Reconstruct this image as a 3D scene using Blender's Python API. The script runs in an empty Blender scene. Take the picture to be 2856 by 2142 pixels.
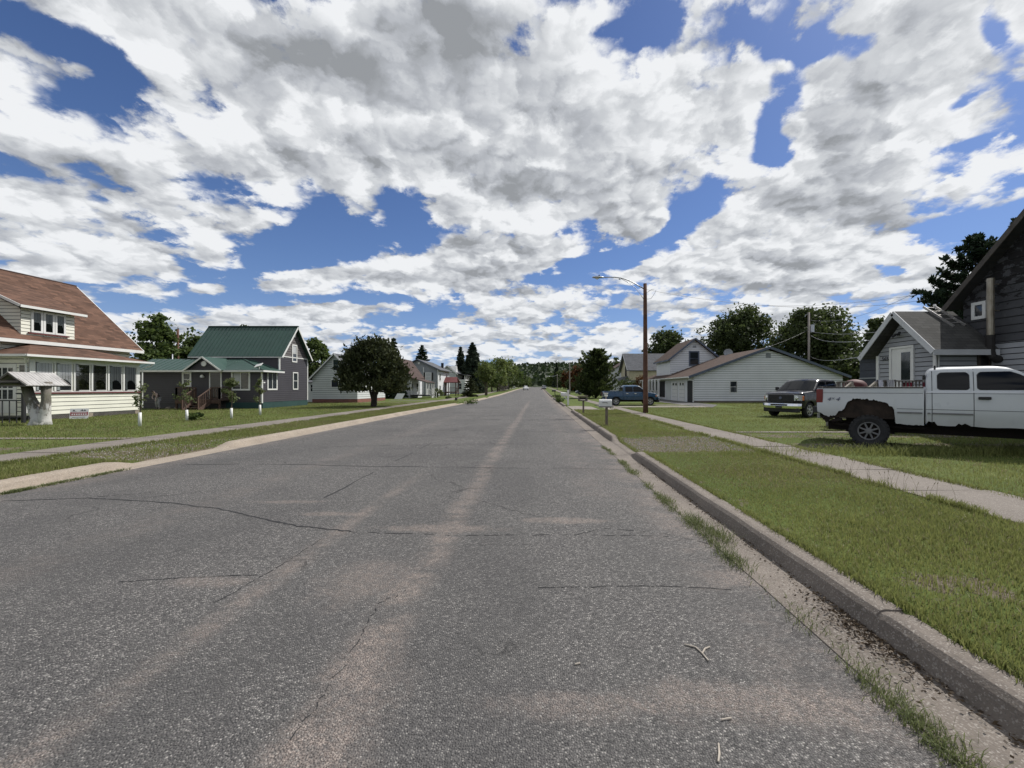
import bpy, bmesh, math, random
import numpy as np
from mathutils import Vector, Matrix
rnd = random.Random(7); NR = np.random.RandomState(11)
S = bpy.context.scene
C = S.collection
R = math.radians
F0, VX, VY, CH = 1150.0, 1500.0, 1082.0, 1.65      # focal length / vanishing point in photo pixels, camera height
# ---------------------------------------------------------------- camera
cd = bpy.data.cameras.new('camera'); cam = bpy.data.objects.new('camera', cd); C.objects.link(cam)
cam.location = (0, 0, CH); cam.rotation_euler = (R(90), 0, 0)
cd.sensor_width = 36; cd.lens = 36*F0/2856
cd.shift_x = -(VX-1428)/2856; cd.shift_y = (VY-1071)/2856
cd.clip_start = .05; cd.clip_end = 6000
S.camera = cam
S.view_settings.view_transform = 'Standard'; S.view_settings.look = 'None'
S.view_settings.exposure = 0.14; S.view_settings.gamma = 1.0
S.render.engine = 'CYCLES'; S.cycles.max_bounces = 5; S.cycles.diffuse_bounces = 2; S.cycles.glossy_bounces = 3; S.cycles.transparent_max_bounces = 8; S.cycles.caustics_reflective = False; S.cycles.caustics_refractive = False
# ---------------------------------------------------------------- sun
SUN_EL, SUN_AZ = R(50), R(33)      # azimuth measured from +X towards +Y
sd = Vector((math.cos(SUN_EL)*math.cos(SUN_AZ), math.cos(SUN_EL)*math.sin(SUN_AZ), math.sin(SUN_EL)))
sl = bpy.data.lights.new('sun', 'SUN'); sl.energy = 4.5; sl.angle = R(.6); sl.color = (1, .965, .91)
so = bpy.data.objects.new('sun', sl); C.objects.link(so); so.rotation_euler = (-sd).to_track_quat('-Z', 'Y').to_euler()
so.location = (30, 20, 40)
# ---------------------------------------------------------------- world: sky texture with procedural cumulus
W = bpy.data.worlds.new('World'); S.world = W; W.use_nodes = True
try: W.cycles.sampling_method = 'NONE'
except Exception: pass
nt = W.node_tree; nt.nodes.clear(); L = nt.links
def N(t, **k):
    n = nt.nodes.new(t)
    for a, b in k.items(): setattr(n, a, b)
    return n
def setin(n, i, v):
    if v is None: return
    if hasattr(v, 'is_linked'): L.new(v, n.inputs[i])
    else: n.inputs[i].default_value = v
def M(op, a, b=None, c=None, clamp=False):
    n = N('ShaderNodeMath', operation=op, use_clamp=clamp); setin(n, 0, a); setin(n, 1, b); setin(n, 2, c); return n.outputs[0]
def V(op, a, b=None):
    n = N('ShaderNodeVectorMath', operation=op); setin(n, 0, a); setin(n, 1, b)
    return n.outputs['Value'] if op in ('LENGTH', 'DOT_PRODUCT') else n.outputs[0]
def MR(v, a, b, c=0., d=1., smooth=True):
    n = N('ShaderNodeMapRange'); n.interpolation_type = 'SMOOTHSTEP' if smooth else 'LINEAR'
    setin(n, 0, v); setin(n, 1, a); setin(n, 2, b); setin(n, 3, c); setin(n, 4, d); return n.outputs[0]
def NOI(vec, scale, detail, rough=.5, dist=0.):
    n = N('ShaderNodeTexNoise', noise_dimensions='2D'); L.new(vec, n.inputs['Vector'])
    n.inputs['Scale'].default_value = scale; n.inputs['Detail'].default_value = detail
    n.inputs['Roughness'].default_value = rough; n.inputs['Distortion'].default_value = dist; return n
sky = N('ShaderNodeTexSky', sky_type='NISHITA'); sky.sun_disc = False
sky.sun_elevation = SUN_EL; sky.sun_rotation = math.atan2(sd.x, sd.y); sky.air_density = 1.0; sky.dust_density = .6; sky.ozone_density = 2.2
tc = N('ShaderNodeTexCoord'); D = tc.outputs['Generated']
sep = N('ShaderNodeSeparateXYZ'); L.new(D, sep.inputs[0]); dx, dy, dz = sep.outputs
dzc = M('MAXIMUM', dz, 0.0)
def comb(a, b, c=0.):
    n = N('ShaderNodeCombineXYZ'); setin(n, 0, a); setin(n, 1, b); setin(n, 2, c); return n.outputs[0]
den = M('ADD', dzc, .25)
q = comb(M('DIVIDE', dx, den), M('DIVIDE', dy, den), 0.)          # cloud deck plane
dyc = M('MAXIMUM', dy, .12)
uv0 = comb(M('DIVIDE', dx, dyc), M('DIVIDE', dzc, dyc), 0.)
warp = NOI(V('MULTIPLY', q, (1., 1., 1.)), 1.1, 4, .6)
wv = V('MULTIPLY', V('SUBTRACT', warp.outputs['Color'], (.5, .5, .5)), (.36, .17, 0.))
wv2 = V('MULTIPLY', wv, comb(M('ADD', dzc, .45), M('ADD', dzc, .25), 0.))
uv = V('ADD', uv0, wv2)
def blobsum(lst, start):
    acc = start
    for (x, y, rx, ry, rot, amp) in lst:     # layout of openings / bases by direction (photo 2212 px grid)
        m = N('ShaderNodeMapping', vector_type='TEXTURE')
        w_ = N('ShaderNodeVectorMath', operation='MULTIPLY_ADD'); setin(w_, 0, comb(acc, 0., 0.) if hasattr(acc, 'is_linked') else (0., 0., 0.))
        w_.inputs[1].default_value = (1e-7, 0, 0); L.new(uv, w_.inputs[2]); L.new(w_.outputs[0], m.inputs['Vector'])
        m.inputs['Location'].default_value = ((x*1.2911-VX)/F0, (VY-y*1.2911)/F0, 0)
        m.inputs['Rotation'].default_value = (0, 0, R(rot))
        m.inputs['Scale'].default_value = (rx*1.2911/F0, ry*1.2911/F0, 1)
        l = V('LENGTH', m.outputs[0])
        g = MR(l, 1.7, 0., 0., amp)
        acc = M('ADD', acc, g)
    return acc
HOLES = [(165,95,125,36,-24,-.56),(255,160,60,30,-30,-.35),(110,225,70,25,-25,-.35),(200,215,50,30,0,-.42),(60,45,50,40,0,-.2),
 (430,270,35,12,0,-.12),(640,520,110,26,-5,-.5),(880,455,72,42,-35,-.55),(790,520,150,38,3,-.5),(620,560,120,22,0,-.35),
 (520,590,120,30,8,-.5),(340,655,120,22,0,-.35),(400,560,60,30,-20,-.35),(960,520,60,30,20,-.3),(560,635,120,16,0,-.35),
 (900,690,70,28,10,-.45),(1130,690,30,12,0,-.1),(760,640,90,12,0,-.3),(370,520,70,15,0,-.3),
 (1650,290,42,70,-15,-.7),(1720,190,60,45,30,-.6),(1780,90,55,36,40,-.6),(1875,80,62,24,20,-.42),(1600,40,45,30,0,-.26),(1300,52,55,15,15,-.25),(1690,110,60,50,0,-.3),
 (1480,440,66,34,38,-.6),(1400,505,60,26,35,-.52),(1265,575,90,22,12,-.5),(1290,560,60,14,10,-.3),(1500,380,30,20,0,-.2),(1400,70,40,30,0,-.05),
 (2190,70,34,60,0,-.55),(2060,235,48,12,25,-.42),(2000,190,40,14,0,-.12),(2190,400,60,16,8,-.45),(1950,575,60,12,-4,-.42),(2060,330,70,10,14,-.25),(2180,205,30,40,30,-.2),
 (1230,610,60,12,0,-.35),(1370,690,60,9,0,-.34),(1200,760,60,8,0,-.25),(930,745,90,8,0,-.22),(2000,470,90,8,10,-.12),(2080,505,80,30,10,-.35),(1320,640,60,10,10,-.15),(1640,655,80,7,0,-.18),
 (860,150,280,120,0,.55),(640,330,260,80,0,.45),(1250,300,200,140,0,.5),(1900,280,170,90,40,.4),(90,430,110,50,0,.45),(1060,560,120,36,0,.62),(800,590,200,18,-3,.45),(200,570,190,34,5,.55),(455,615,38,14,0,.55),
 (1500,180,170,110,0,.35),(1750,440,240,70,0,.45),(1300,450,110,50,-30,.45),(700,668,110,18,0,.5),(560,690,90,14,0,.3),(1650,560,300,60,0,.3),(2000,100,130,60,45,.45),(1800,150,60,36,0,-.05),(1700,130,50,16,0,.22),(870,360,120,50,0,.25)]
GREY = [(820,110,290,90,12,.75),(1000,60,160,60,0,.35),(680,330,230,46,4,.6),(860,280,120,60,0,.3),(1230,400,170,55,6,.6),(1080,330,80,60,0,.2),(1780,300,110,60,38,.7),(1900,230,120,50,40,.3),(80,450,110,30,12,.55),
 (1110,580,120,20,0,.55),(950,590,120,12,0,.25),(250,600,170,14,6,.45),(30,390,60,30,0,.2),(1320,480,80,40,20,.45),(1680,560,110,20,0,.25),(1950,470,110,40,20,.2),(600,140,140,60,10,.25),(1380,660,140,14,0,.35),(640,690,120,9,0,.3),(1700,620,200,12,0,.3)]
nA = NOI(q, 2.0, 8, .58, .1); nB = NOI(q, 7.0, 7, .62, .1)
def BIL(vec, sc, det=2.):      # puffy billows
    n = N('ShaderNodeTexVoronoi', voronoi_dimensions='2D', feature='F1'); L.new(vec, n.inputs['Vector']); n.inputs['Scale'].default_value = sc
    n.inputs['Detail'].default_value = det; n.inputs['Roughness'].default_value = .55; n.inputs['Lacunarity'].default_value = 2.3; return M('SUBTRACT', 1., n.outputs['Distance'])
qw = V('ADD', q, V('MULTIPLY', V('SUBTRACT', nB.outputs['Color'], (.5, .5, .5)), (.16, .16, 0.)))
bil = BIL(qw, 4.4)
# same field looked up a little towards the sun, to light cloud flanks
q2 = V('ADD', V('MULTIPLY', qw, (.965, .965, .965)), (.028, 0., 0.)); bil2 = BIL(q2, 4.4); nC = NOI(q, 2.7, 4, .5, .2); nC2 = NOI(V('ADD', V('MULTIPLY', q, (.93, .93, .93)), (.04, 0., 0.)), 2.7, 4, .5, .2)
f = M('ADD', M('ADD', M('MULTIPLY', nA.outputs[0], 1.1), M('MULTIPLY', nB.outputs[0], .95)), M('MULTIPLY', bil, .42))
g1 = M('ADD', M('MULTIPLY', nC.outputs[0], 1.3), M('MULTIPLY', bil, .75)); f2 = M('ADD', M('MULTIPLY', nC2.outputs[0], 1.3), M('MULTIPLY', bil2, .75))
bias = blobsum(HOLES, -.84)
dens = M('ADD', f, bias)
cov = MR(dens, .04, .30)
lit = M('MULTIPLY', M('SUBTRACT', g1, f2), 1.7)
grey = blobsum(GREY, 0.)
thick = MR(dens, .15, .95)
sh = M('ADD', M('MULTIPLY', thick, .50), M('MULTIPLY', grey, .75))
sh = M('SUBTRACT', sh, lit)
sh = M('ADD', sh, M('MULTIPLY', M('SUBTRACT', nC.outputs[0], .5), .9)); sh = M('SUBTRACT', sh, M('MULTIPLY', M('SUBTRACT', bil, .55), .55))
shc = MR(sh, -.05, 1.38, 0., 1., False)
cr = N('ShaderNodeValToRGB'); L.new(shc, cr.inputs[0])
e = cr.color_ramp.elements; e[0].position = 0; e[0].color = (.79, .805, .825, 1); e[1].position = 1; e[1].color = (.28, .295, .315, 1)
x = cr.color_ramp.elements.new(.32); x.color = (.59, .61, .635, 1); x = cr.color_ramp.elements.new(.65); x.color = (.43, .45, .485, 1)
skym = N('ShaderNodeMix', data_type='RGBA', blend_type='MULTIPLY'); skym.inputs[0].default_value = 1
L.new(sky.outputs[0], skym.inputs[6]); skym.inputs[7].default_value = (.76, .92, 1.30, 1)
skys = V('SCALE', skym.outputs[2]); skys.node.inputs['Scale'].default_value = .062
lowb = N('ShaderNodeMix', data_type='RGBA'); L.new(M('MULTIPLY', M('POWER', 2.718, M('MULTIPLY', dzc, -5.)), .7), lowb.inputs[0]); L.new(skys, lowb.inputs[6]); lowb.inputs[7].default_value = (.20, .37, .70, 1)
mix = N('ShaderNodeMix', data_type='RGBA'); L.new(cov, mix.inputs[0]); L.new(lowb.outputs[2], mix.inputs[6]); L.new(cr.outputs[0], mix.inputs[7])
air = N('ShaderNodeMix', data_type='RGBA'); L.new(M('MULTIPLY', M('POWER', 2.718, M('MULTIPLY', dzc, -13.)), .5), air.inputs[0]); L.new(mix.outputs[2], air.inputs[6]); air.inputs[7].default_value = (.58, .645, .74, 1)
bg = N('ShaderNodeBackground'); lowm = N('ShaderNodeMix', data_type='RGBA'); L.new(MR(dz, -.01, .012), lowm.inputs[0]); lowm.inputs[6].default_value = (.30, .33, .34, 1); L.new(air.outputs[2], lowm.inputs[7]); L.new(lowm.outputs[2], bg.inputs[0]); bg.inputs[1].default_value = 1.0
wo = N('ShaderNodeOutputWorld'); L.new(bg.outputs[0], wo.inputs[0])
# ================================================================ helpers
def tag(o, label=None, cat=None, group=None, kind=None):
    if label: o['label'] = label
    if cat: o['category'] = cat
    if group: o['group'] = group
    if kind: o['kind'] = kind
    return o
def empty(name, loc, rz=0., label=None, cat=None, group=None):
    o = bpy.data.objects.new(name, None); C.objects.link(o); o.location = loc; o.rotation_euler = (0, 0, rz); o.empty_display_size = .3
    return tag(o, label, cat, group)
def rootof(o):
    while o.parent: o = o.parent
    return o
def uvgen(me):
    nf = len(me.polygons)
    if not nf: return
    nl = len(me.loops)
    co = np.empty(len(me.vertices)*3); me.vertices.foreach_get('co', co); co = co.reshape(-1, 3)
    vi = np.empty(nl, dtype=np.int32); me.loops.foreach_get('vertex_index', vi)
    no = np.empty(nf*3); me.polygons.foreach_get('normal', no); no = no.reshape(-1, 3)
    lt = np.empty(nf, dtype=np.int32); me.polygons.foreach_get('loop_total', lt)
    nn = np.repeat(no, lt, axis=0)
    flat = np.abs(nn[:, 2]) > .985
    t = np.stack([-nn[:, 1], nn[:, 0], np.zeros(nl)], 1); ln = np.linalg.norm(t, axis=1); ln[ln < 1e-6] = 1; t /= ln[:, None]
    t[flat] = (1, 0, 0)
    b = np.cross(nn, t); b[flat] = (0, 1, 0)
    p = co[vi]
    uvs = np.stack([(p*t).sum(1), (p*b).sum(1)], 1).astype(np.float32)
    ul = me.uv_layers.new(name='UVMap'); ul.data.foreach_set('uv', uvs.ravel())
class MB:
    def __init__(s): s.v = []; s.f = []
    def add(s, vs, fs):
        o = len(s.v); s.v += [tuple(v) for v in vs]; s.f += [tuple(o+i for i in f) for f in fs]; return s
    def quad(s, a, b, c, d): return s.add([a, b, c, d], [(0, 1, 2, 3)])
    def poly(s, pts): return s.add(pts, [tuple(range(len(pts)))])
    def box(s, x0, x1, y0, y1, z0, z1):
        return s.add([(x0,y0,z0),(x1,y0,z0),(x1,y1,z0),(x0,y1,z0),(x0,y0,z1),(x1,y0,z1),(x1,y1,z1),(x0,y1,z1)],
                     [(0,3,2,1),(4,5,6,7),(0,1,5,4),(1,2,6,5),(2,3,7,6),(3,0,4,7)])
    def obox(s, c, ax, ay, az):       # centre + three half-axis vectors
        c, ax, ay, az = map(Vector, (c, ax, ay, az)); vs = []
        for k in ((-1,-1,-1),(1,-1,-1),(1,1,-1),(-1,1,-1),(-1,-1,1),(1,-1,1),(1,1,1),(-1,1,1)): vs.append(c+ax*k[0]+ay*k[1]+az*k[2])
        return s.add(vs, [(0,3,2,1),(4,5,6,7),(0,1,5,4),(1,2,6,5),(2,3,7,6),(3,0,4,7)])
    def bar(s, a, b, w, h=None, up=(0,0,1)):
        a, b = Vector(a), Vector(b); d = b-a; h = h or w
        if d.length < 1e-6: return s
        x = d.cross(Vector(up))
        if x.length < 1e-4: x = d.cross(Vector((1,0,0)))
        x.normalize(); y = x.cross(d).normalized()
        return s.obox((a+b)/2, d/2, x*w/2, y*h/2)
    def tube(s, pts, rs, n=10, cap=True):
        pts = [Vector(p) for p in pts]
        if not isinstance(rs, (list, tuple)): rs = [rs]*len(pts)
        o = len(s.v); prev = None
        for i, p in enumerate(pts):
            d = (pts[min(i+1, len(pts)-1)]-pts[max(i-1, 0)]).normalized()
            if prev is None:
                x = d.cross(Vector((0,0,1)))
                if x.length < .05: x = d.cross(Vector((0,1,0)))
            else: x = prev-d*prev.dot(d)
            x.normalize(); prev = x; y = d.cross(x)
            for k in range(n):
                a = 2*math.pi*k/n; s.v.append(tuple(p+(x*math.cos(a)+y*math.sin(a))*rs[i]))
        for i in range(len(pts)-1):
            for k in range(n):
                a = o+i*n+k; b = o+i*n+(k+1) % n; s.f.append((a, b, b+n, a+n))
        if cap: s.f.append(tuple(o+k for k in range(n))[::-1]); s.f.append(tuple(o+(len(pts)-1)*n+k for k in range(n)))
        return s
    def lathe(s, c, axis, prof, n=32, closed=False):   # prof: (radius, offset along axis)
        c = Vector(c); ax = Vector(axis).normalized(); x = ax.cross(Vector((0,0,1)))
        if x.length < .05: x = Vector((1,0,0))
        x.normalize(); y = ax.cross(x); o = len(s.v)
        for (r, t) in prof:
            for k in range(n):
                a = 2*math.pi*k/n; s.v.append(tuple(c+ax*t+(x*math.cos(a)+y*math.sin(a))*r))
        m = len(prof)
        for i in range(m if closed else m-1):
            for k in range(n):
                a = o+i*n+k; b = o+i*n+(k+1) % n; c2 = o+((i+1) % m)*n+k; d2 = o+((i+1) % m)*n+(k+1) % n
                s.f.append((a, b, d2, c2))
        if not closed:
            s.f.append(tuple(o+k for k in range(n))[::-1]); s.f.append(tuple(o+(m-1)*n+k for k in range(n)))
        return s
    def prism(s, pts, vec):
        vec = Vector(vec); n = len(pts); a = [Vector(p) for p in pts]; b = [p+vec for p in a]
        return s.add(a+b, [tuple(range(n))[::-1], tuple(range(n, 2*n))]+[(i, (i+1) % n, n+(i+1) % n, n+i) for i in range(n)])
    def build(s, name, mat, parent=None, smooth=False, bevel=0, world=True, fix=True):
        me = bpy.data.meshes.new(name); vs = s.v
        if parent is not None and world:
            r = rootof(parent).location; vs = [(v[0]-r.x, v[1]-r.y, v[2]-r.z) for v in vs]
        me.from_pydata(vs, [], s.f); me.update()
        if fix:
            bm = bmesh.new(); bm.from_mesh(me); bmesh.ops.recalc_face_normals(bm, faces=bm.faces); bm.to_mesh(me); bm.free()
        uvgen(me); me.materials.append(mat)
        if smooth: me.polygons.foreach_set('use_smooth', [True]*len(me.polygons))
        o = bpy.data.objects.new(name, me); C.objects.link(o)
        if parent is not None: o.parent = parent
        if bevel:
            b = o.modifiers.new('b', 'BEVEL'); b.width = bevel; b.segments = 2; b.limit_method = 'ANGLE'; b.angle_limit = R(35)
        return o
def bigmesh(name, verts, k, mat, parent=None, smooth=False, origin=None):
    """verts: (n*k,3) array, each k consecutive vertices one face"""
    verts = np.asarray(verts, dtype=np.float32)
    if origin is not None: verts = verts-np.array(origin, dtype=np.float32)
    n = len(verts)//k; me = bpy.data.meshes.new(name)
    me.vertices.add(len(verts)); me.vertices.foreach_set('co', verts.ravel())
    me.loops.add(n*k); me.loops.foreach_set('vertex_index', np.arange(n*k, dtype=np.int32))
    me.polygons.add(n); me.polygons.foreach_set('loop_start', np.arange(0, n*k, k, dtype=np.int32))
    me.polygons.foreach_set('loop_total', np.full(n, k, dtype=np.int32))
    me.update(calc_edges=True); me.materials.append(mat)
    o = bpy.data.objects.new(name, me); C.objects.link(o)
    if parent is not None: o.parent = parent
    return o
# ---------------------------------------------------------------- materials
class MT:
    def __init__(s, name, col=(.5,.5,.5), rough=.6, metal=0., spec=.5):
        s.m = bpy.data.materials.new(name); s.m.use_nodes = True; s.t = s.m.node_tree; s.b = s.t.nodes['Principled BSDF']
        s.b.inputs['Base Color'].default_value = (*col, 1); s.b.inputs['Roughness'].default_value = rough
        s.b.inputs['Metallic'].default_value = metal; s.b.inputs['Specular IOR Level'].default_value = spec
    def n(s, t, **k):
        x = s.t.nodes.new(t)
        for a, b in k.items(): setattr(x, a, b)
        return x
    def put(s, n, i, v):
        if v is None: return
        if hasattr(v, 'is_linked'): s.t.links.new(v, n.inputs[i])
        elif isinstance(v, tuple) and len(v) == 3 and n.inputs[i].type == 'RGBA': n.inputs[i].default_value = (*v, 1)
        else: n.inputs[i].default_value = v
    def math(s, op, a, b=None, c=None, clamp=False):
        x = s.n('ShaderNodeMath', operation=op, use_clamp=clamp); s.put(x, 0, a); s.put(x, 1, b); s.put(x, 2, c); return x.outputs[0]
    def mr(s, v, a, b, c=0., d=1.):
        x = s.n('ShaderNodeMapRange'); x.interpolation_type = 'SMOOTHSTEP'
        for i, y in enumerate((v, a, b, c, d)): s.put(x, i, y)
        return x.outputs[0]
    def pos(s):
        if not hasattr(s, '_p'): s._p = s.n('ShaderNodeTexCoord')
        return s._p.outputs['Object']
    def uv(s):
        s.pos(); return s._p.outputs['UV']
    def map(s, vec, scale=(1,1,1), loc=(0,0,0), rot=(0,0,0)):
        x = s.n('ShaderNodeMapping'); s.put(x, 0, vec); x.inputs['Scale'].default_value = scale; x.inputs['Location'].default_value = loc
        x.inputs['Rotation'].default_value = rot; return x.outputs[0]
    def noise(s, vec, scale, detail=4, rough=.55, col=False, dist=0.):
        x = s.n('ShaderNodeTexNoise', noise_dimensions=getattr(s, 'dim', '3D')); s.put(x, 'Vector', vec); x.inputs['Scale'].default_value = scale
        x.inputs['Detail'].default_value = detail; x.inputs['Roughness'].default_value = rough; x.inputs['Distortion'].default_value = dist
        return x.outputs[1 if col else 0]
    def vor(s, vec, scale, feature='F1', out='Distance', rand=1.):
        x = s.n('ShaderNodeTexVoronoi', feature=feature, voronoi_dimensions=getattr(s, 'dim', '3D')); s.put(x, 'Vector', vec); x.inputs['Scale'].default_value = scale
        x.inputs['Randomness'].default_value = rand; return x.outputs[out]
    def ramp(s, v, stops):
        x = s.n('ShaderNodeValToRGB'); s.put(x, 0, v); el = x.color_ramp.elements
        while len(el) > 1: el.remove(el[-1])
        el[0].position = stops[0][0]; el[0].color = (*stops[0][1], 1)
        for p, c in stops[1:]: y = el.new(p); y.color = (*c, 1)
        return x.outputs[0]
    def mix(s, f, a, b, mode='MIX'):
        x = s.n('ShaderNodeMix', data_type='RGBA', blend_type=mode); s.put(x, 0, f); s.put(x, 6, a); s.put(x, 7, b); return x.outputs[2]
    def sep(s, vec):
        x = s.n('ShaderNodeSeparateXYZ'); s.put(x, 0, vec); return x.outputs
    def bump(s, h, strength=.5, dist=.01, prev=None):
        x = s.n('ShaderNodeBump'); s.put(x, 'Height', h); x.inputs['Strength'].default_value = strength; x.inputs['Distance'].default_value = dist
        if prev is not None: s.put(x, 'Normal', prev)
        s.t.links.new(x.outputs[0], s.b.inputs['Normal']); return x.outputs[0]
    def col(s, c): s.put(s.b, 'Base Color', c)
    def rough(s, c): s.put(s.b, 'Roughness', c)
def weathered(name, col, rough=.6, var=.14, scale=1.5, fine=25, metal=0., spec=.4, dirt=(.12,.10,.07), dirtamt=.25, bump=.15):
    m = MT(name, col, rough, metal, spec); p = m.pos()
    n1 = m.noise(p, scale, 5); n2 = m.noise(p, fine, 3)
    lo = tuple(c*(1-var) for c in col); hi = tuple(min(1, c*(1+var)) for c in col)
    c = m.ramp(n1, [(.3, lo), (.7, hi)])
    c = m.mix(m.mr(n2, .35, .75, 0., .22), c, tuple(x*.8 for x in col))
    d = m.noise(m.map(p, (1,1,.25)), scale*2.3, 6, .65)
    c = m.mix(m.mr(d, .58, .85, 0., dirtamt), c, dirt); m.col(c)
    m.rough(m.mr(n2, .2, .8, max(.05, rough-.12), min(1, rough+.12)))
    if bump: m.bump(n2, bump, .004)
    return m.m
def paint(name, col, rough=.25, dirtamt=.2, coat=.5, flakes=0.):
    m = MT(name, col, rough, flakes, .5); p = m.pos(); b = m.b
    b.inputs['Coat Weight'].default_value = coat; b.inputs['Coat Roughness'].default_value = .06
    n = m.noise(p, 2.2, 6, .6); z = m.sep(p)[2]
    low = m.mr(z, 1.0, .35, 0., 1.)
    c = m.mix(m.math('MULTIPLY', m.mr(n, .35, .7, .25, 1.), m.math('MULTIPLY', low, dirtamt)), col, (.16,.13,.10))
    f = m.noise(m.map(p, (1,1,.4)), 9, 6, .7)
    c = m.mix(m.mr(f, .55, .8, 0., dirtamt*.6), c, tuple(x*.6+.03 for x in col)); m.col(c)
    m.rough(m.mr(n, .3, .7, rough-.08, rough+.15))
    return m.m
def glassm(name, col=(.02,.025,.03), rough=.04, spec=.8):
    m = MT(name, col, rough, 0., spec); p = m.pos()
    n = m.noise(p, 3., 3); m.rough(m.mr(n, .3, .8, rough, rough+.06)); m.bump(m.noise(p, 1.4, 2), .10, .02); return m.m
def shingles(name, col, var=.28, w=.3, h=.14, mortar=(.05,.04,.035)):
    m = MT(name, col, .9, 0., .2)
    x = m.n('ShaderNodeTexBrick'); m.put(x, 'Vector', m.uv()); x.offset = .5
    x.inputs['Color1'].default_value = (*[c*(1-var) for c in col], 1); x.inputs['Color2'].default_value = (*[min(1, c*(1+var)) for c in col], 1)
    x.inputs['Mortar'].default_value = (*mortar, 1); x.inputs['Scale'].default_value = 1; x.inputs['Mortar Size'].default_value = .008
    x.inputs['Brick Width'].default_value = w; x.inputs['Row Height'].default_value = h; x.inputs['Mortar Smooth'].default_value = .3
    n = m.noise(m.uv(), .9, 4); n2 = m.noise(m.uv(), 120, 2)
    c = m.mix(m.mr(n, .35, .7, 0., .45), x.outputs[0], tuple(min(1, c*1.35+.01) for c in col))
    c = m.mix(m.mr(n2, .3, .7, 0., .3), c, tuple(v*.55 for v in col)); m.col(c)
    m.bump(x.outputs['Fac'], -.6, .01); return m.m
# ---------------------------------------------------------------- terrain profile
_by = [-50, 15, 50, 80, 135, 220, 400, 700]; _bz = [0, 0, .02, .18, .85, 1.65, 2.35, 3.0]
def base(y): return np.interp(y, _by, _bz)
def XL(y): return np.interp(np.asarray(y, dtype=float), [6, 26, 45, 100], [-8.25, -8.0, -7.45, -7.2])      # left asphalt edge
GUT, CF = 1.85, 2.24                                                          # right gutter edge, curb face base
RG = [(9.9, 12.7), (28.2, 36.2), (61, 66)]; LG = [(8.6, 11.3), (40.5, 44.5), (62, 66)]   # curb openings (drives)
def gap(y, gs):
    y = np.asarray(y, dtype=float); g = np.zeros_like(y)
    for a, b in gs: g = np.maximum(g, np.clip(np.minimum(y-a+.25, b-y+.25)/.5, 0, 1))
    return g
def gz(x, y):
    x = np.asarray(x, dtype=float); y = np.asarray(y, dtype=float); xl = XL(y)
    off = np.where((x < CF+.18) & (x > xl-.50), -.12, .15)
    r = (x >= CF+.18); l = (x <= xl-.50)
    off = np.where(r, .15-.12*gap(y, RG)*np.clip(1-(x-CF-.2)/2.2, 0, 1), off)
    off = np.where(l, .15-.12*gap(y, LG)*np.clip(1-(xl-.25-x)/2.0, 0, 1), off)
    return base(y)+off
def GP(px, py, off=.15):       # point of the ground seen at a photo pixel
    Y = 20.
    for _ in range(40): Y = F0*(CH-float(base(Y))-off)/max(py-VY, .5)*.5+Y*.5
    return (px-VX)*Y/F0, Y, float(base(Y))+off
def PX(px, Y): return (px-VX)*Y/F0
def PZ(py, Y): return CH-(py-VY)*Y/F0
# ================================================================ ground, road, curbs, walks
def ground_mat():
    m = MT('turf', (.06,.08,.03), .95, 0., .15); m.dim = '2D'; p = m.pos()
    at = m.n('ShaderNodeAttribute', attribute_name='dirt').outputs['Fac']
    n1 = m.noise(p, .22, 5); n2 = m.noise(p, 3.5, 6, .65); n3 = m.noise(p, 28, 4, .7)
    g = m.ramp(n1, [(.3, (.085,.115,.026)), (.55, (.118,.148,.036)), (.75, (.155,.172,.052))])
    g = m.mix(m.mr(n2, .35, .7, 0., .6), g, (.072,.104,.026)); g = m.mix(m.mr(n2, .62, .8, 0., .6), g, (.165,.15,.08))
    g = m.mix(m.mr(n3, .3, .75, 0., .7), g, (.036,.052,.014))
    v = m.vor(p, 45, out='Color'); vs = m.sep(v)[0]
    d = m.ramp(vs, [(0, (.072,.058,.038)), (.5, (.120,.098,.068)), (1, (.20,.175,.135))])
    d = m.mix(m.mr(n2, .3, .7, 0., .55), d, (.12,.10,.08))
    k = m.math('ADD', at, m.math('MULTIPLY', m.math('SUBTRACT', m.noise(p, 2.1, 7, .68), .5), 1.5))
    k = m.math('ADD', k, m.math('MULTIPLY', m.math('SUBTRACT', n3, .5), .5))
    m.col(m.mix(m.mr(k, .42, .62), g, d)); m.bump(n3, .8, .03); return m.m
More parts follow.
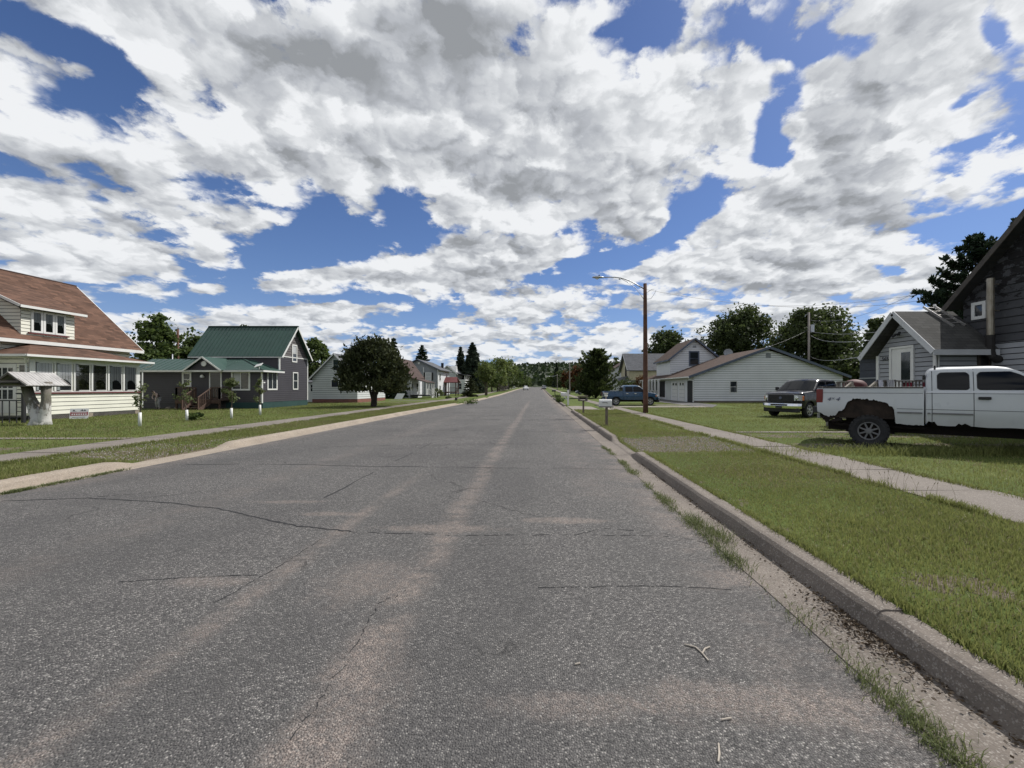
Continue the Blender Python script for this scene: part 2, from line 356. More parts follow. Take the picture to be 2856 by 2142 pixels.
def road_mat():
    m = MT('asphalt', (.1,.1,.1), .9, 0., .25); m.dim = '2D'; p = m.pos(); s = m.sep(p)
    vr = m.vor(p, 80, out='Color'); vd = m.vor(p, 80); vs = m.sep(vr)
    vr2 = m.sep(m.vor(p, 215, out='Color')); vd2 = m.vor(p, 215)
    body = m.ramp(vs[0], [(0, (.030,.030,.031)), (.38, (.075,.072,.071)), (.68, (.14,.132,.126)), (.88, (.27,.255,.24)), (1, (.56,.53,.49))])
    fine = m.ramp(vr2[1], [(0, (.04,.039,.039)), (.6, (.12,.114,.110)), (1, (.38,.36,.34))])
    c = m.mix(m.mr(vd, .30, .52, 0., .85), body, (.040,.039,.040)); c = m.mix(.34, c, fine)
    big = m.noise(m.map(p, (1, .25, 1)), .8, 6, .6); c = m.mix(m.mr(big, .3, .7, 0., .34), c, (.085,.083,.08))
    c = m.mix(m.mr(m.noise(p, .35, 5, .7), .38, .68, 0., .30), c, (.045,.044,.046))
    # pinkish sand worked up along the paving seams, wheel lines and the gutter
    yy = s[1]; wob = m.math('MULTIPLY', m.math('SUBTRACT', m.noise(m.map(p, (1,.6,1)), .55, 4), .5), .9)
    def band(x0, w, a, y0, y1):
        d = m.math('ABSOLUTE', m.math('SUBTRACT', m.math('ADD', s[0], m.math('MULTIPLY', wob, .22)), x0))
        return m.math('MULTIPLY', m.math('MULTIPLY', m.mr(d, w, 0., 0., a), m.mr(yy, y1, y1*.6, 0., 1.)), m.mr(yy, y0-.6, y0+.3, 0., 1.))
    sd_ = m.math('ADD', band(-1.02, .26, 1.1, 0, 60), band(-2.2, .18, .75, 0, 9))
    sd_ = m.math('ADD', sd_, band(.9, .5, .35, 6, 30)); sd_ = m.math('ADD', sd_, band(-4.6, .5, .3, 2, 30))
    sd_ = m.math('ADD', sd_, m.mr(s[0], 1.05, 1.9, 0., 1.05)); sd_ = m.math('ADD', sd_, m.mr(s[0], -7.3, -8.2, 0., .6))
    pn = m.noise(m.map(p, (.7, 1.4, 1)), 1.5, 7, .68)
    sd_ = m.math('MULTIPLY', sd_, m.mr(pn, .36, .62, .1, 1.))
    # sandy lips where the transverse cracks cross
    for (cx, cy, rx, ry, a) in ((.35, 5.05, .62, .13, 1.), (-1.1, 4.72, .75, .16, .9), (-2.6, 5.25, .5, .10, .9), (-3.5, 5.8, .6, .10, .7), (1.1, 2.15, .7, .18, .8), (.2, 2.1, .5, .12, .6), (-6.3, 3.9, .8, .35, .5), (-1.45, 3.45, .4, .5, .6), (-.95, 2.0, .28, .7, .5), (-2.7, 3.4, .4, .12, .6)):
        e = m.n('ShaderNodeMapping', vector_type='TEXTURE'); m.put(e, 0, p); e.inputs['Location'].default_value = (cx, cy, 0); e.inputs['Scale'].default_value = (rx, ry, 1)
        l = m.n('ShaderNodeVectorMath', operation='LENGTH'); l0 = m.n('ShaderNodeSeparateXYZ'); m.put(l0, 0, e.outputs[0])
        q = m.n('ShaderNodeCombineXYZ'); m.put(q, 0, l0.outputs[0]); m.put(q, 1, l0.outputs[1]); m.put(l, 0, q.outputs[0])
        sd_ = m.math('ADD', sd_, m.mr(m.math('ADD', l.outputs['Value'], m.math('MULTIPLY', m.math('SUBTRACT', m.noise(p, 5, 5, .7), .5), 1.4)), 1.15, .3, 0., a))
    sd_ = m.math('MULTIPLY', m.math('MINIMUM', sd_, .92), m.mr(m.noise(p, 14, 4, .7), .34, .6, .45, 1.))
    sc = m.ramp(vr2[0], [(0, (.105,.086,.076)), (.6, (.20,.166,.148)), (1, (.40,.345,.305))])
    sf = m.math('MULTIPLY', sd_, m.mr(vs[2], .0, .75, .45, 1.)); c = m.mix(sf, c, sc)
    # hairline crazing
    c2 = m.noise(p, 1.7, 3, col=True); cv = m.n('ShaderNodeVectorMath', operation='MULTIPLY_ADD'); m.put(cv, 0, c2); cv.inputs[1].default_value = (.5,.5,0); m.put(cv, 2, p)
    ed = m.vor(m.map(cv.outputs[0], (.5, .8, 1)), .8, feature='DISTANCE_TO_EDGE')
    ck = m.math('MULTIPLY', m.mr(ed, .012, .003), m.mr(m.noise(p, .5, 3), .5, .62)); c = m.mix(m.math('MULTIPLY', ck, .45), c, (.015,.015,.015))
    m.col(c); m.rough(m.mr(vs[0], 0., 1., .95, .72))
    h = m.math('SUBTRACT', m.math('MULTIPLY', m.mr(vd, .1, .55, 1., 0.), 1.), m.math('MULTIPLY', ck, .6)); m.bump(h, .8, .006); return m.m
def conc_mat(name, a=(.27,.235,.20), b=(.40,.36,.315), scale=1.2, dark=.5):
    m = MT(name, a, .9, 0., .25); p = m.pos()
    n = m.noise(p, scale, 6, .62); n2 = m.noise(p, 60, 3, .7); n3 = m.noise(p, 9, 5, .7)
    c = m.ramp(n, [(.3, a), (.7, b)]); sp = m.sep(m.vor(p, 120, out='Color'))[0]
    c = m.mix(m.mr(sp, .75, 1., 0., .35), c, (.48,.45,.41)); c = m.mix(m.mr(sp, .25, 0., 0., .45), c, (.10,.09,.08))
    c = m.mix(m.mr(n3, .5, .78, 0., dark), c, (.10,.088,.072)); c = m.mix(m.mr(n2, .4, .8, 0., .25), c, (.14,.12,.10))
    m.col(c); m.bump(m.math('ADD', n2, m.math('MULTIPLY', n3, .6)), .7, .008); return m.m
mt_ground, mt_road = ground_mat(), road_mat()
mt_curb = conc_mat('curb concrete', (.115,.098,.085), (.20,.172,.148), 1.3, .6)
mt_curbL = conc_mat('sandy curb concrete', (.24,.20,.16), (.33,.28,.225), 1.3, .4)
mt_walk = conc_mat('sidewalk concrete', (.135,.117,.102), (.20,.175,.153), .6, .4)
def struct(o): o['kind'] = 'structure'; return o
def sheet(name, xs, ys, zf, mat, attr=None):
    Xg, Yg = np.meshgrid(xs, ys); Z = zf(Xg, Yg); nx, ny = len(xs), len(ys)
    me = bpy.data.meshes.new(name); v = np.stack([Xg, Yg, Z], -1).reshape(-1, 3).astype(np.float32)
    me.vertices.add(len(v)); me.vertices.foreach_set('co', v.ravel())
    i = np.arange(nx*ny).reshape(ny, nx); f = np.stack([i[:-1,:-1], i[:-1,1:], i[1:,1:], i[1:,:-1]], -1).reshape(-1, 4).astype(np.int32)
    me.loops.add(f.size); me.loops.foreach_set('vertex_index', f.ravel()); me.polygons.add(len(f))
    me.polygons.foreach_set('loop_start', np.arange(0, f.size, 4, dtype=np.int32)); me.polygons.foreach_set('loop_total', np.full(len(f), 4, dtype=np.int32))
    me.update(calc_edges=True)
    if attr is not None:
        a = me.attributes.new('dirt', 'FLOAT', 'POINT'); a.data.foreach_set('value', attr(Xg, Yg).ravel().astype(np.float32))
    me.materials.append(mat); o = bpy.data.objects.new(name, me); C.objects.link(o); return o
def box_in(x, y, x0, x1, y0, y1, s=.35):
    return np.clip((np.minimum(x-x0, x1-x)+s)/(2*s), 0, 1)*np.clip((np.minimum(y-y0, y1-y)+s)/(2*s), 0, 1)
def dirt(x, y):
    x = np.asarray(x, dtype=float); y = np.asarray(y, dtype=float); d = np.zeros(np.broadcast(x, y).shape)+.0
    for (x0, x1, y0, y1, a) in ((2.3, 5.3, 9.6, 12.9, .70), (6.3, 17., 10.2, 11.3, .60), (6.3, 17., 12.2, 13.6, .52), (6.3, 14., 11.2, 12.2, .22),
        (-10.6, -8.3, 8.8, 11.4, .60), (-9.6, -8.4, 11, 13.5, .45), (-30, -12, 9.6, 10.5, .6), (-30, -12, 11.1, 11.9, .35), (6.3, 7.8, 17.5, 21.5, .25), (4.6, 5.4, 14.5, 18.5, .5), (2.45, 2.75, 1, 9.5, .42), (-8.6, -8.3, 3, 60, .3),
        (2.5, 3.7, 2.6, 3.5, .52), (2.5, 3.0, 1.2, 2.5, .5), (3.6, 4.3, 4.8, 5.3, .5), (2.9, 3.5, 6.5, 7.0, .42), (-45, -12, 40.3, 44.5, .5), (14.4, 15.9, 36, 60, .3), (-23.5, -22.8, 18, 24.5, .35), (-9.5, -8.2, 25, 60, .1)):
        d = np.maximum(d, a*box_in(x, y, x0, x1, y0, y1))
    return d
xs = np.unique(np.concatenate([[-3000,-1200,-500,-250,-150,-100,-70], np.arange(-50,-30,2), np.arange(-30,-12,.6), np.arange(-12,-9.05,.2), np.arange(-9.0,-8.4,.05), np.arange(-8.4,-7.6,.08), [-7,0,1.9,2.2,2.38,2.46], np.arange(2.6,7.2,.2), np.arange(7.4,22,.4), np.arange(22,50,2), [60,80,110,160,260,500,1200,3000]]))
ys = np.unique(np.concatenate([[-60,-20,-8,-3], np.arange(-1,16,.2), np.arange(16,48,.5), np.arange(48,90,2), np.arange(90,240,8), [260,300,360,440,550,700,1000,1800,3500]]))
struct(sheet('ground', xs, ys, gz, mt_ground, dirt))
def crown(x, y):
    c = np.clip((x+3.1)/5., -1, 1); return base(y)+.045*(1-c*c)+.004
ry = np.unique(np.concatenate([np.arange(-6, 60, 1.), np.arange(60, 430, 5.)])); t = np.linspace(0, 1, 15)
Xr = XL(ry)[:, None]+(1.87-XL(ry))[:, None]*t[None, :]
ro = sheet('road', t, ry, lambda a, b: a*0, mt_road)
co = np.stack([Xr, np.repeat(ry[:, None], 15, 1), crown(Xr, ry[:, None])], -1).astype(np.float32); ro.data.vertices.foreach_set('co', co.ravel()); struct(ro)
ro.data.polygons.foreach_set('use_smooth', [True]*len(ro.data.polygons))
def ribbon(name, prof, ylist, mat, joint=3.05, jit=.006, hs=None):
    """prof(y) -> list of (x, z) ; swept along y with little settlement between castings"""
    mb = MB(); rows = []
    for y in ylist: rows.append([(x, y, z) for (x, z) in prof(y)])
    n = len(rows[0])
    for i in range(len(rows)-1):
        for k in range(n-1): mb.quad(rows[i][k], rows[i+1][k], rows[i+1][k+1], rows[i][k+1])
    mb.poly(rows[0]); mb.poly(rows[-1][::-1]); return struct(mb.build(name, mat, fix=True))
def ywob(y, a, s=1.): return a*(math.sin(y*1.7*s)+math.sin(y*3.9*s+1)+.7*math.sin(y*9.1*s+2))/2
def curb_prof(y, side):
    g = float(gap(y, RG if side > 0 else LG)); h = .03+(.155-.03)*(1-g); b = float(base(y))
    j = .012 if abs((y+.3) % 3.05) < .03 else 0.
    if side > 0:
        w = ywob(y, .008)
        return [(GUT-.02, b-.02), (GUT+w*.5, b+.012), (GUT+.22, b+.004), (CF-j*0+w, b+.006+j*0), (CF+.045+w, b+h*.75-j), (CF+.075+w, b+h*.95-j), (CF+.11+w, b+h-j), (CF+.24+w*2, b+h-.004-j), (CF+.27, b-.02)]
    x = float(XL(y)); w = ywob(y, .012)
    return [(x+.02, b-.02), (x-w*.5, b+.014), (x-.20, b+.012), (x-.24+w, b+.016), (x-.30+w, b+h*.72-j), (x-.35+w, b+h*.95-j), (x-.40+w, b+h-j), (x-.56+w, b+h-.004-j), (x-.60, b-.02)]
yl = sorted(set([round(float(v), 3) for v in np.concatenate([np.arange(-4, 40, .15), np.arange(40, 100, 1.), np.arange(100, 400, 6.)])]+[round(k*3.05-.3+d, 3) for k in range(0, 13) for d in (-.035, -.03, .03, .035)]))
ribbon('curb', lambda y: curb_prof(y, 1), yl, mt_curb)
ribbon('curb', lambda y: curb_prof(y, -1), yl, mt_curbL)
def walk(x0, x1, y0, y1, step=1.5, name='sidewalk'):
    mb = MB(); y = y0; k = 0
    while y < y1:
        a, b = x0(y), x1(y); st = step if y < 60 else step*4; z = lambda xx, yy: float(gz(xx, yy))+.012+rnd.uniform(-.005, .009)
        za, zb, zc, zd = z(a, y), z(b, y), z(x1(y+st), y+st), z(x0(y+st), y+st); e = .02
        a2, b2 = x0(y+st), x1(y+st); A, B, Cc, Dd = (a, y+e, za), (b, y+e, zb), (b2, y+st-e, zc), (a2, y+st-e, zd)
        low = [(p[0], p[1], p[2]-.06) for p in (A, B, Cc, Dd)]
        mb.add([A, B, Cc, Dd]+low, [(0,1,2,3), (0,4,5,1), (1,5,6,2), (2,6,7,3), (3,7,4,0)]); y += st
    return struct(mb.build(name, mt_walk))
walk(lambda y: 5.28, lambda y: 6.58-.3*min(1, max(0, (y-8)/14)), -3, 330)
walk(lambda y: -12.0, lambda y: -10.55, 2, 330)
# house walks and drives crossing to the houses
def pad(name, pts, mat, lift=.02, n=1):
    mb = MB(); mb.poly([(x, y, float(gz(x, y))+lift) for x, y in pts]); return struct(mb.build(name, mat))
mt_drive = conc_mat('drive concrete', (.19,.165,.145), (.26,.235,.205), .5, .35)
mt_tar = conc_mat('tar drive', (.055,.055,.057), (.10,.098,.095), .5, .2)
pad('driveway', [(2.53,28.2),(5.26,28.2),(5.26,31),(2.53,36.2)][:0] or [(2.53,28.3),(5.25,28.3),(5.25,35.9),(2.53,35.9)], mt_drive, .01)
pad('driveway', [(6.32,31.4),(13.2,31.4),(13.2,33.2),(6.32,33.2)], mt_drive, .022)
pad('driveway', [(6.32,34.6),(12.6,34.6),(12.6,36.0),(6.32,36.0)], mt_drive, .022)
pad('driveway', [(13.22,31.2),(15.7,36.0),(15.7,58),(12.62,58),(12.62,33.4)], mt_tar, .016)
pad('path', [(-30,11.95),(-12.02,12.0),(-12.02,12.35),(-30,12.35)], mt_walk, .016)
pad('path', [(6.6,13.75),(17,13.75),(17,14.1),(6.45,14.1)], mt_walk, .016)
pad('path', [(-17.8,49.0),(-12.02,47.6),(-12.02,48.9),(-17.8,50.2)], mt_walk, .016)
# tar-dark cracks wandering over the asphalt
mt_crack = MT('crack tar', (.012,.012,.013), .8).m
ck = MB()
def rp(px, py): d = py-VY; return ((px-VX)*CH/d, F0*CH/d)
def crack(pts, w=.02, jag=.03, n=14, gapp=.12):
    P = []
    for i in range(len(pts)-1):
        for k in range(n):
            t_ = k/n; P.append((pts[i][0]*(1-t_)+pts[i+1][0]*t_, pts[i][1]*(1-t_)+pts[i+1][1]*t_))
    P.append(pts[-1]); off = 0; Q = []
    for i, p in enumerate(P):
        off = off*.75+rnd.uniform(-jag, jag); dxx = P[min(i+1, len(P)-1)][0]-P[max(i-1, 0)][0]; dyy = P[min(i+1, len(P)-1)][1]-P[max(i-1, 0)][1]; l = math.hypot(dxx, dyy) or 1
        Q.append((p[0]-dyy/l*off, p[1]+dxx/l*off, dxx/l, dyy/l))
    wl = w
    for i in range(len(Q)-1):
        if rnd.random() < gapp: continue
        a, b = Q[i], Q[i+1]; w2 = w*rnd.uniform(.35, 1.15); z = lambda x_, y_: float(crown(np.float64(x_), np.float64(y_)))+.003
        vs = [(a[0]+a[3]*wl/2, a[1]-a[2]*wl/2), (b[0]+b[3]*w2/2, b[1]-b[2]*w2/2), (b[0]-b[3]*w2/2, b[1]+b[2]*w2/2), (a[0]-a[3]*wl/2, a[1]+a[2]*wl/2)]
        ck.add([(x_, y_, z(x_, y_)) for x_, y_ in vs], [(0,1,2,3)]); wl = w2
crack([rp(*p) for p in ((2,1400),(240,1394),(300,1398),(480,1411),(586,1426),(690,1446),(752,1463),(830,1478),(905,1487),(975,1494))], .030, .012, 12, .03)
crack([rp(*p) for p in ((240,1394),(330,1386),(430,1380))], .016, .01)
crack([rp(*p) for p in ((975,1494),(1120,1500),(1300,1503),(1500,1500),(1700,1497),(1880,1500))], .014, .012, 12, .35)
crack([rp(*p) for p in ((1500,1650),(1640,1646),(1830,1640),(2040,1648))], .010, .008)
crack([rp(*p) for p in ((330,1640),(520,1628),(720,1618))], .010, .008)
crack([rp(*p) for p in ((900,1515),(820,1570),(730,1620),(600,1700))], .010, .01, 10, .3)
crack([rp(*p) for p in ((1600,1500),(1690,1478),(1850,1492),(1990,1520))], .012, .01, 10, .2)
crack([rp(*p) for p in ((1130,1660),(1060,1700),(1010,1790),(900,1950),(800,2090))], .007, .02, 12, .35)
y = 8.4
while y < 120:
    x0 = float(XL(y))+rnd.uniform(.1, 2.5); x1 = 1.8-rnd.choice([0, 0, 0, 2.5, 5]); s_ = rnd.uniform(-.03, .03)
    crack([(x0+(x1-x0)*k/4, y+s_*(x0+(x1-x0)*k/4)*4+rnd.uniform(-.12, .12)) for k in range(5)], .022+.0014*y, .05, 6, .14); y += rnd.uniform(1.8, 4.2)*(1+y/40)
crack([(-3.15+rnd.uniform(-.05,.05), v) for v in (6, 12, 20, 34, 60, 100)], .03, .03, 10, .45)
o = ck.build('road_cracks', mt_crack, parent=ro, world=False)
# ---------------------------------------------------------------- far hill
def hill(x, y): 
    x = np.asarray(x, dtype=float); y = np.asarray(y, dtype=float)
    t_ = np.clip((y-430)/380, 0, 1); t_ = t_*t_*(3-2*t_)
    return 2+t_*(37+4*np.sin(x/140.)+3*np.sin(x/57.+1))
mt_hill = weathered('forest floor', (.03,.042,.018), .95)
struct(sheet('hills', np.arange(-1500, 1501, 60.), np.array([425,500,560,620,680,740,800,900,1100.]), lambda a, b: hill(a, b)+.3, mt_hill))
# ================================================================ houses
WH = weathered('white trim', (.66,.66,.64), .5, .06, 2, 30, dirtamt=.12)
CREAM = weathered('cream siding', (.70,.69,.60), .6, .06, 1.2, 30, dirtamt=.10)
CHAR = weathered('charcoal siding', (.050,.047,.056), .55, .08, 1.2, 30, dirtamt=.10)
SHAKE = weathered('brown grey shakes', (.115,.105,.105), .8, .15, 4, 30)
GREENM = MT('green metal roof', (.040,.098,.078), .42, .25, .5); _n = GREENM.noise(GREENM.pos(), 1.2, 5); GREENM.col(GREENM.ramp(_n, [(.3, (.028,.064,.052)), (.7, (.040,.084,.068))])); GREENM.rough(GREENM.mr(_n, .3, .7, .36, .5)); GREENM = GREENM.m
TEAL = weathered('teal foundation paint', (.02,.055,.052), .8)
RSH = shingles('brown shingles', (.105,.058,.040), .5, .36, .16); RSH2 = shingles('weathered brown shingles', (.070,.045,.035)); RSH3 = shingles('dark brown shingles', (.075,.052,.047)); GSH = shingles('grey shingles', (.10,.105,.115)); GSH2 = shingles('worn grey shingles', (.070,.069,.066), .22, .34, .15, (.02,.02,.02))
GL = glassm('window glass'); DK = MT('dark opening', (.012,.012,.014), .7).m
BRK = shingles('red brick', (.20,.075,.055), .25, .22, .075, (.22,.20,.18))
GREYS = weathered('pale grey siding', (.54,.56,.55), .6, .06, 1.2, 30, dirtamt=.2)
GREY5 = weathered('blue grey siding', (.25,.265,.28), .6, .06, 1.2, 30, dirtamt=.1)
WSID = weathered('white vinyl siding', (.68,.69,.70), .55, .05, 1.2, 30, dirtamt=.14)
YEL = weathered('butter yellow siding', (.50,.45,.30), .6, .06, 1.2, 30, dirtamt=.1)
SLATE = weathered('slate blue trim', (.085,.105,.145), .5, .1)
REDT = weathered('dark red trim', (.12,.035,.035), .6, .1)
WOODR = weathered('red brown deck wood', (.085,.052,.040), .8, .2, 3, 40)
WOODG = weathered('weathered grey wood', (.20,.185,.17), .9, .25, 3, 40, dirtamt=.5)
WOODP = weathered('pale weathered wood', (.36,.32,.27), .9, .2, 3, 40, dirtamt=.4)
CURT = MT('lace curtain', (.62,.60,.60), .95).m; CURT2 = MT('pale blind', (.42,.43,.44), .9).m
GREYB = weathered('pale blue grey boards', (.30,.31,.33), .7, .08, 1.5, 30, dirtamt=.25)
def peel():
    m = MT('peeling slate boards', (.1,.11,.13), .85, 0., .3); p = m.pos(); n = m.noise(m.map(p, (1,1,1.6)), 2.6, 8, .66); n2 = m.noise(m.map(p, (1,1,.5)), 7, 6, .7)
    z = m.sep(p)[2]
    c = m.ramp(m.noise(p, 1.1, 5), [(.3, (.045,.046,.050)), (.7, (.074,.075,.082))])
    k = m.math('ADD', n, m.mr(z, 5.6, 3.6, .10, -.10)); c = m.mix(m.mr(k, .545, .575), c, (.012,.011,.012)); c = m.mix(m.mr(n2, .60, .8, 0., .5), c, (.17,.17,.17))
    m.col(c); m.bump(m.mr(k, .54, .58, 1., 0.), .5, .006); return m.m
PEEL = peel(); STEEL = MT('galvanised pipe', (.33,.30,.25), .42, .6); _n = STEEL.noise(STEEL.map(STEEL.pos(), (1,1,.3)), 8, 5); STEEL.col(STEEL.ramp(_n, [(.3, (.20,.17,.13)), (.7, (.42,.38,.31))])); STEEL = STEEL.m
def see_glass():
    m = MT('clear pane', (.1,.1,.1), .05); t = m.t; out = t.nodes['Material Output']; tr = m.n('ShaderNodeBsdfTransparent'); tr.inputs[0].default_value = (.80,.83,.84,1)
    gl = m.n('ShaderNodeBsdfGlossy'); gl.inputs['Roughness'].default_value = .03; fr = m.n('ShaderNodeFresnel'); fr.inputs[0].default_value = 1.5
    mx = m.n('ShaderNodeMixShader'); t.links.new(m.math('ADD', m.math('MULTIPLY', fr.outputs[0], .9), .06), mx.inputs[0]); t.links.new(tr.outputs[0], mx.inputs[1]); t.links.new(gl.outputs[0], mx.inputs[2]); t.links.new(mx.outputs[0], out.inputs[0]); return m.m
CLEAR = see_glass()
LAP_SHADE = MT('painted lap shade line', (.045,.045,.05), .95).m  # shade line under the laps, put into the colour of the recessed strips
def ext(poly, z):
    xs_ = []
    for i in range(len(poly)):
        (a, za), (b, zb) = poly[i], poly[(i+1) % len(poly)]
        if (za-z)*(zb-z) <= 0 and za != zb: xs_.append(a+(b-a)*(z-za)/(zb-za))
    return (min(xs_), max(xs_)) if xs_ else None
def P3(ax, c, a, z, out=0.):      # ax: 'x+','x-','y-','y+' = wall facing
    s = 1 if ax[1] == '+' else -1
    return (c+s*out, a, z) if ax[0] == 'x' else (a, c+s*out, z)
def siding(par, ax, c, poly, mat, pitch=.11, name='wall', lap=.014):
    mb = MB(); z0 = min(p[1] for p in poly); z1 = max(p[1] for p in poly); z = z0
    while z < z1-.01:
        zt = min(z+pitch, z1); e0, e1 = ext(poly, z+.0005), ext(poly, zt-.0005)
        if e0 and e1:
            zg = z+min(.15*pitch, .030); eg = ext(poly, zg) or e0        # recessed strip under each board, coloured dark as lap shade, then the board itself
            mb.quad(P3(ax, c, e0[0], z, -.017), P3(ax, c, e0[1], z, -.017), P3(ax, c, eg[1], zg, -.017), P3(ax, c, eg[0], zg, -.017))
            b0, b1, t1, t0 = P3(ax, c, eg[0], zg, lap), P3(ax, c, eg[1], zg, lap), P3(ax, c, e1[1], zt, .002), P3(ax, c, e1[0], zt, .002)
            mb.quad(b0, b1, t1, t0); mb.quad(P3(ax, c, eg[0], zg, -.017), P3(ax, c, eg[1], zg, -.017), b1, b0); mb.quad(t0, t1, P3(ax, c, e1[1], zt, -.017), P3(ax, c, e1[0], zt, -.017))
        z = zt
    o = mb.build(name, mat, par); o.data.materials.append(LAP_SHADE); o.data.polygons.foreach_set('material_index', [1 if i % 4 == 0 else 0 for i in range(len(mb.f))]); return o
def wbox(mb, ax, c, a0, a1, z0, z1, o0, o1):
    p, q = P3(ax, c, a0, z0, o0), P3(ax, c, a1, z1, o1)
    return mb.box(min(p[0],q[0]), max(p[0],q[0]), min(p[1],q[1]), max(p[1],q[1]), z0, z1)
def slab(par, name, pts, mat, th=.10, ribs=None):
    a, b, c = Vector(pts[0]), Vector(pts[1]), Vector(pts[2]); n = (b-a).cross(c-a).normalized()
    if n.z < 0: n = -n
    mb = MB().prism(pts, -n*th)
    if ribs:
        d0, d1, e0, e1 = map(Vector, pts); k = int((d1-d0).length/ribs)
        for i in range(k+1):
            t_ = i/max(1, k); p, q = d0.lerp(d1, t_)+n*.012, e1.lerp(e0, t_)+n*.012
            if (p-q).length > .2: mb.bar(p, q, .035, .03, up=n)
    return mb.build(name, mat, par)
def trim(par, name, segs, mat, w=.03, h=.15):
    mb = MB()
    for a, b in segs: mb.bar(a, b, w, h)
    return mb.build(name, mat, par)
def window(par, ax, c, a0, a1, z0, z1, fw=.09, fm=None, glass=None, rail=True, mull=0, curtain=None, depth=.05, grid=0, label=None):
    fm = fm or WH; glass = glass or GL; mb = MB()
    for (p, q, r, s_) in ((a0-fw, a1+fw, z1, z1+fw), (a0-fw, a1+fw, z0-fw, z0), (a0-fw, a0, z0, z1), (a1, a1+fw, z0, z1)): wbox(mb, ax, c, p, q, r, s_, .0, depth)
    if rail: wbox(mb, ax, c, a0, a1, (z0+z1)/2-.02, (z0+z1)/2+.02, .0, depth-.017)
    for k in range(mull): am = a0+(a1-a0)*(k+1)/(mull+1); wbox(mb, ax, c, am-.022, am+.022, z0, z1, .0, depth-.008)
    for k in range(grid): am = a0+(a1-a0)*(k+1)/(grid+1); wbox(mb, ax, c, am-.008, am+.008, (z0+z1)/2+.02, z1, .0, depth-.018)
    f = mb.build('window', fm, par)
    if label: f['label'] = label
    if curtain:
        wbox(MB(), ax, c, 0, 0, 0, 0, 0, 0)
        MB().poly([P3(ax, c, a0, z0, .019), P3(ax, c, a1, z0, .019), P3(ax, c, a1, z1, .019), P3(ax, c, a0, z1, .019)]).build('backing', DK, f)
        cm = MB(); zb = z0+(z1-z0)*curtain[0]; n = 14
        for k in range(n):
            u0, u1 = a0+(a1-a0)*k/n, a0+(a1-a0)*(k+1)/n; o0, o1 = .023+.006*math.sin(k*2.1), .023+.006*math.sin((k+1)*2.1)
            sw = curtain[1]*(z1-z0); e0 = zb-sw*abs(2*k/n-1)**2; e1 = zb-sw*abs(2*(k+1)/n-1)**2
            cm.quad(P3(ax, c, u0, max(e0, z0), o0), P3(ax, c, u1, max(e1, z0), o1), P3(ax, c, u1, z1, o1), P3(ax, c, u0, z1, o0))
        cm.build('curtain', CURT, f, fix=False)
        MB().poly([P3(ax, c, a0, z0, .033), P3(ax, c, a1, z0, .033), P3(ax, c, a1, z1, .033), P3(ax, c, a0, z1, .033)]).build('pane', CLEAR, f)
    else:
        MB().poly([P3(ax, c, a0, z0, .02), P3(ax, c, a1, z0, .02), P3(ax, c, a1, z1, .02), P3(ax, c, a0, z1, .02)]).build('pane', glass, f)
    return f
def core(par, boxes, mat=None, name='wall'):       # plain far sides so that houses are closed
    mb = MB()
    for b in boxes: mb.box(*b)
    return mb.build(name, mat or WSID, par)
def gable_core(par, ax, c0, c1, poly, mat, name='wall'):   # solid body under a roof, polygon swept from c0 to c1
    pts = [P3(ax[0]+'+', c0, a, z) for a, z in poly]; v = (c1-c0, 0, 0) if ax[0] == 'x' else (0, c1-c0, 0)
    return MB().prism(pts, v).build(name, mat, par)
# ------------------------------------------------ cream house with sun porch (left)
H = empty('cream_house', (-27, 21, .15), 0, 'cream house with brown shingle roof, dormer and a sun porch of curtained windows', 'house', 'houses along the street')
XM, XP, XR, YN, YF = -25.0, -23.2, -28.8, 15.2, 25.25
gable_core(H, 'y', YN+.02, YF-.02, [(-33.0,.15),(XM-.02,.15),(XM-.02,3.85),(XR,7.6),(-33.0,3.85)], CREAM)
siding(H, 'x+', XM, [(YN,.45),(YF,.45),(YF,3.95),(YN,3.95)], CREAM, .17); siding(H, 'y+', YF, [(-33,.45),(XM,.45),(XM,3.9),(XR,7.65),(-33,3.9)], CREAM, .17)
zr, ze = 8.0, 3.97; sl_ = (zr-ze)/(28.8-24.6)
rf = slab(H, 'roof', [(-24.6,YN-.3,ze),(-24.6,25.7,ze),(XR,25.7,zr),(XR,YN-.3,zr)], RSH, .12)
slab(H, 'roof', [(-33.0,YN-.3,ze),(XR,YN-.3,zr-.01),(XR,25.7,zr-.01),(-33.0,25.7,ze)], RSH, .12)
trim(H, 'fascia', [((-24.58,YN-.3,ze-.09),(-24.58,25.72,ze-.09)), ((-24.6,25.72,ze-.10),(XR,25.72,zr-.10)), ((-33,25.72,ze-.10),(XR,25.72,zr-.10))], WH, .04, .17)
MB().tube([(XR,YN-.3,zr+.0),(XR,25.72,zr+.0)], .05, 6).build('ridge_cap', RSH3, H)
# dormer
zd = lambda x_: ze+sl_*(-24.6-x_)
dm = siding(H, 'x+', -24.9, [(19.85,4.2),(22.15,4.2),(22.15,5.52),(19.85,5.52)], CREAM, .17, 'dormer_front')
for (yy, ax) in ((19.85, 'y-'), (22.15, 'y+')): siding(H, ax, yy, [(-24.9,zd(-24.9)),(-24.9,5.5),(-27.7,6.82)], CREAM, .17, 'dormer_cheek')
slab(H, 'dormer_roof', [(-24.55,19.55,5.62),(-24.55,22.45,5.62),(-27.9,22.45,7.2),(-27.9,19.55,7.2)], RSH, .07)
trim(H, 'dormer_fascia', [((-24.53,19.55,5.56),(-24.53,22.45,5.56)), ((-24.55,19.53,5.57),(-27.8,19.53,7.10)), ((-24.55,22.42,5.50),(-27.8,22.42,7.03))], WH, .03, .12)
for k in range(3): window(H, 'x+', -24.9, 20.33+k*.50, 20.63+k*.50, 4.48, 5.38, .09, curtain=(.55,.3), grid=2)
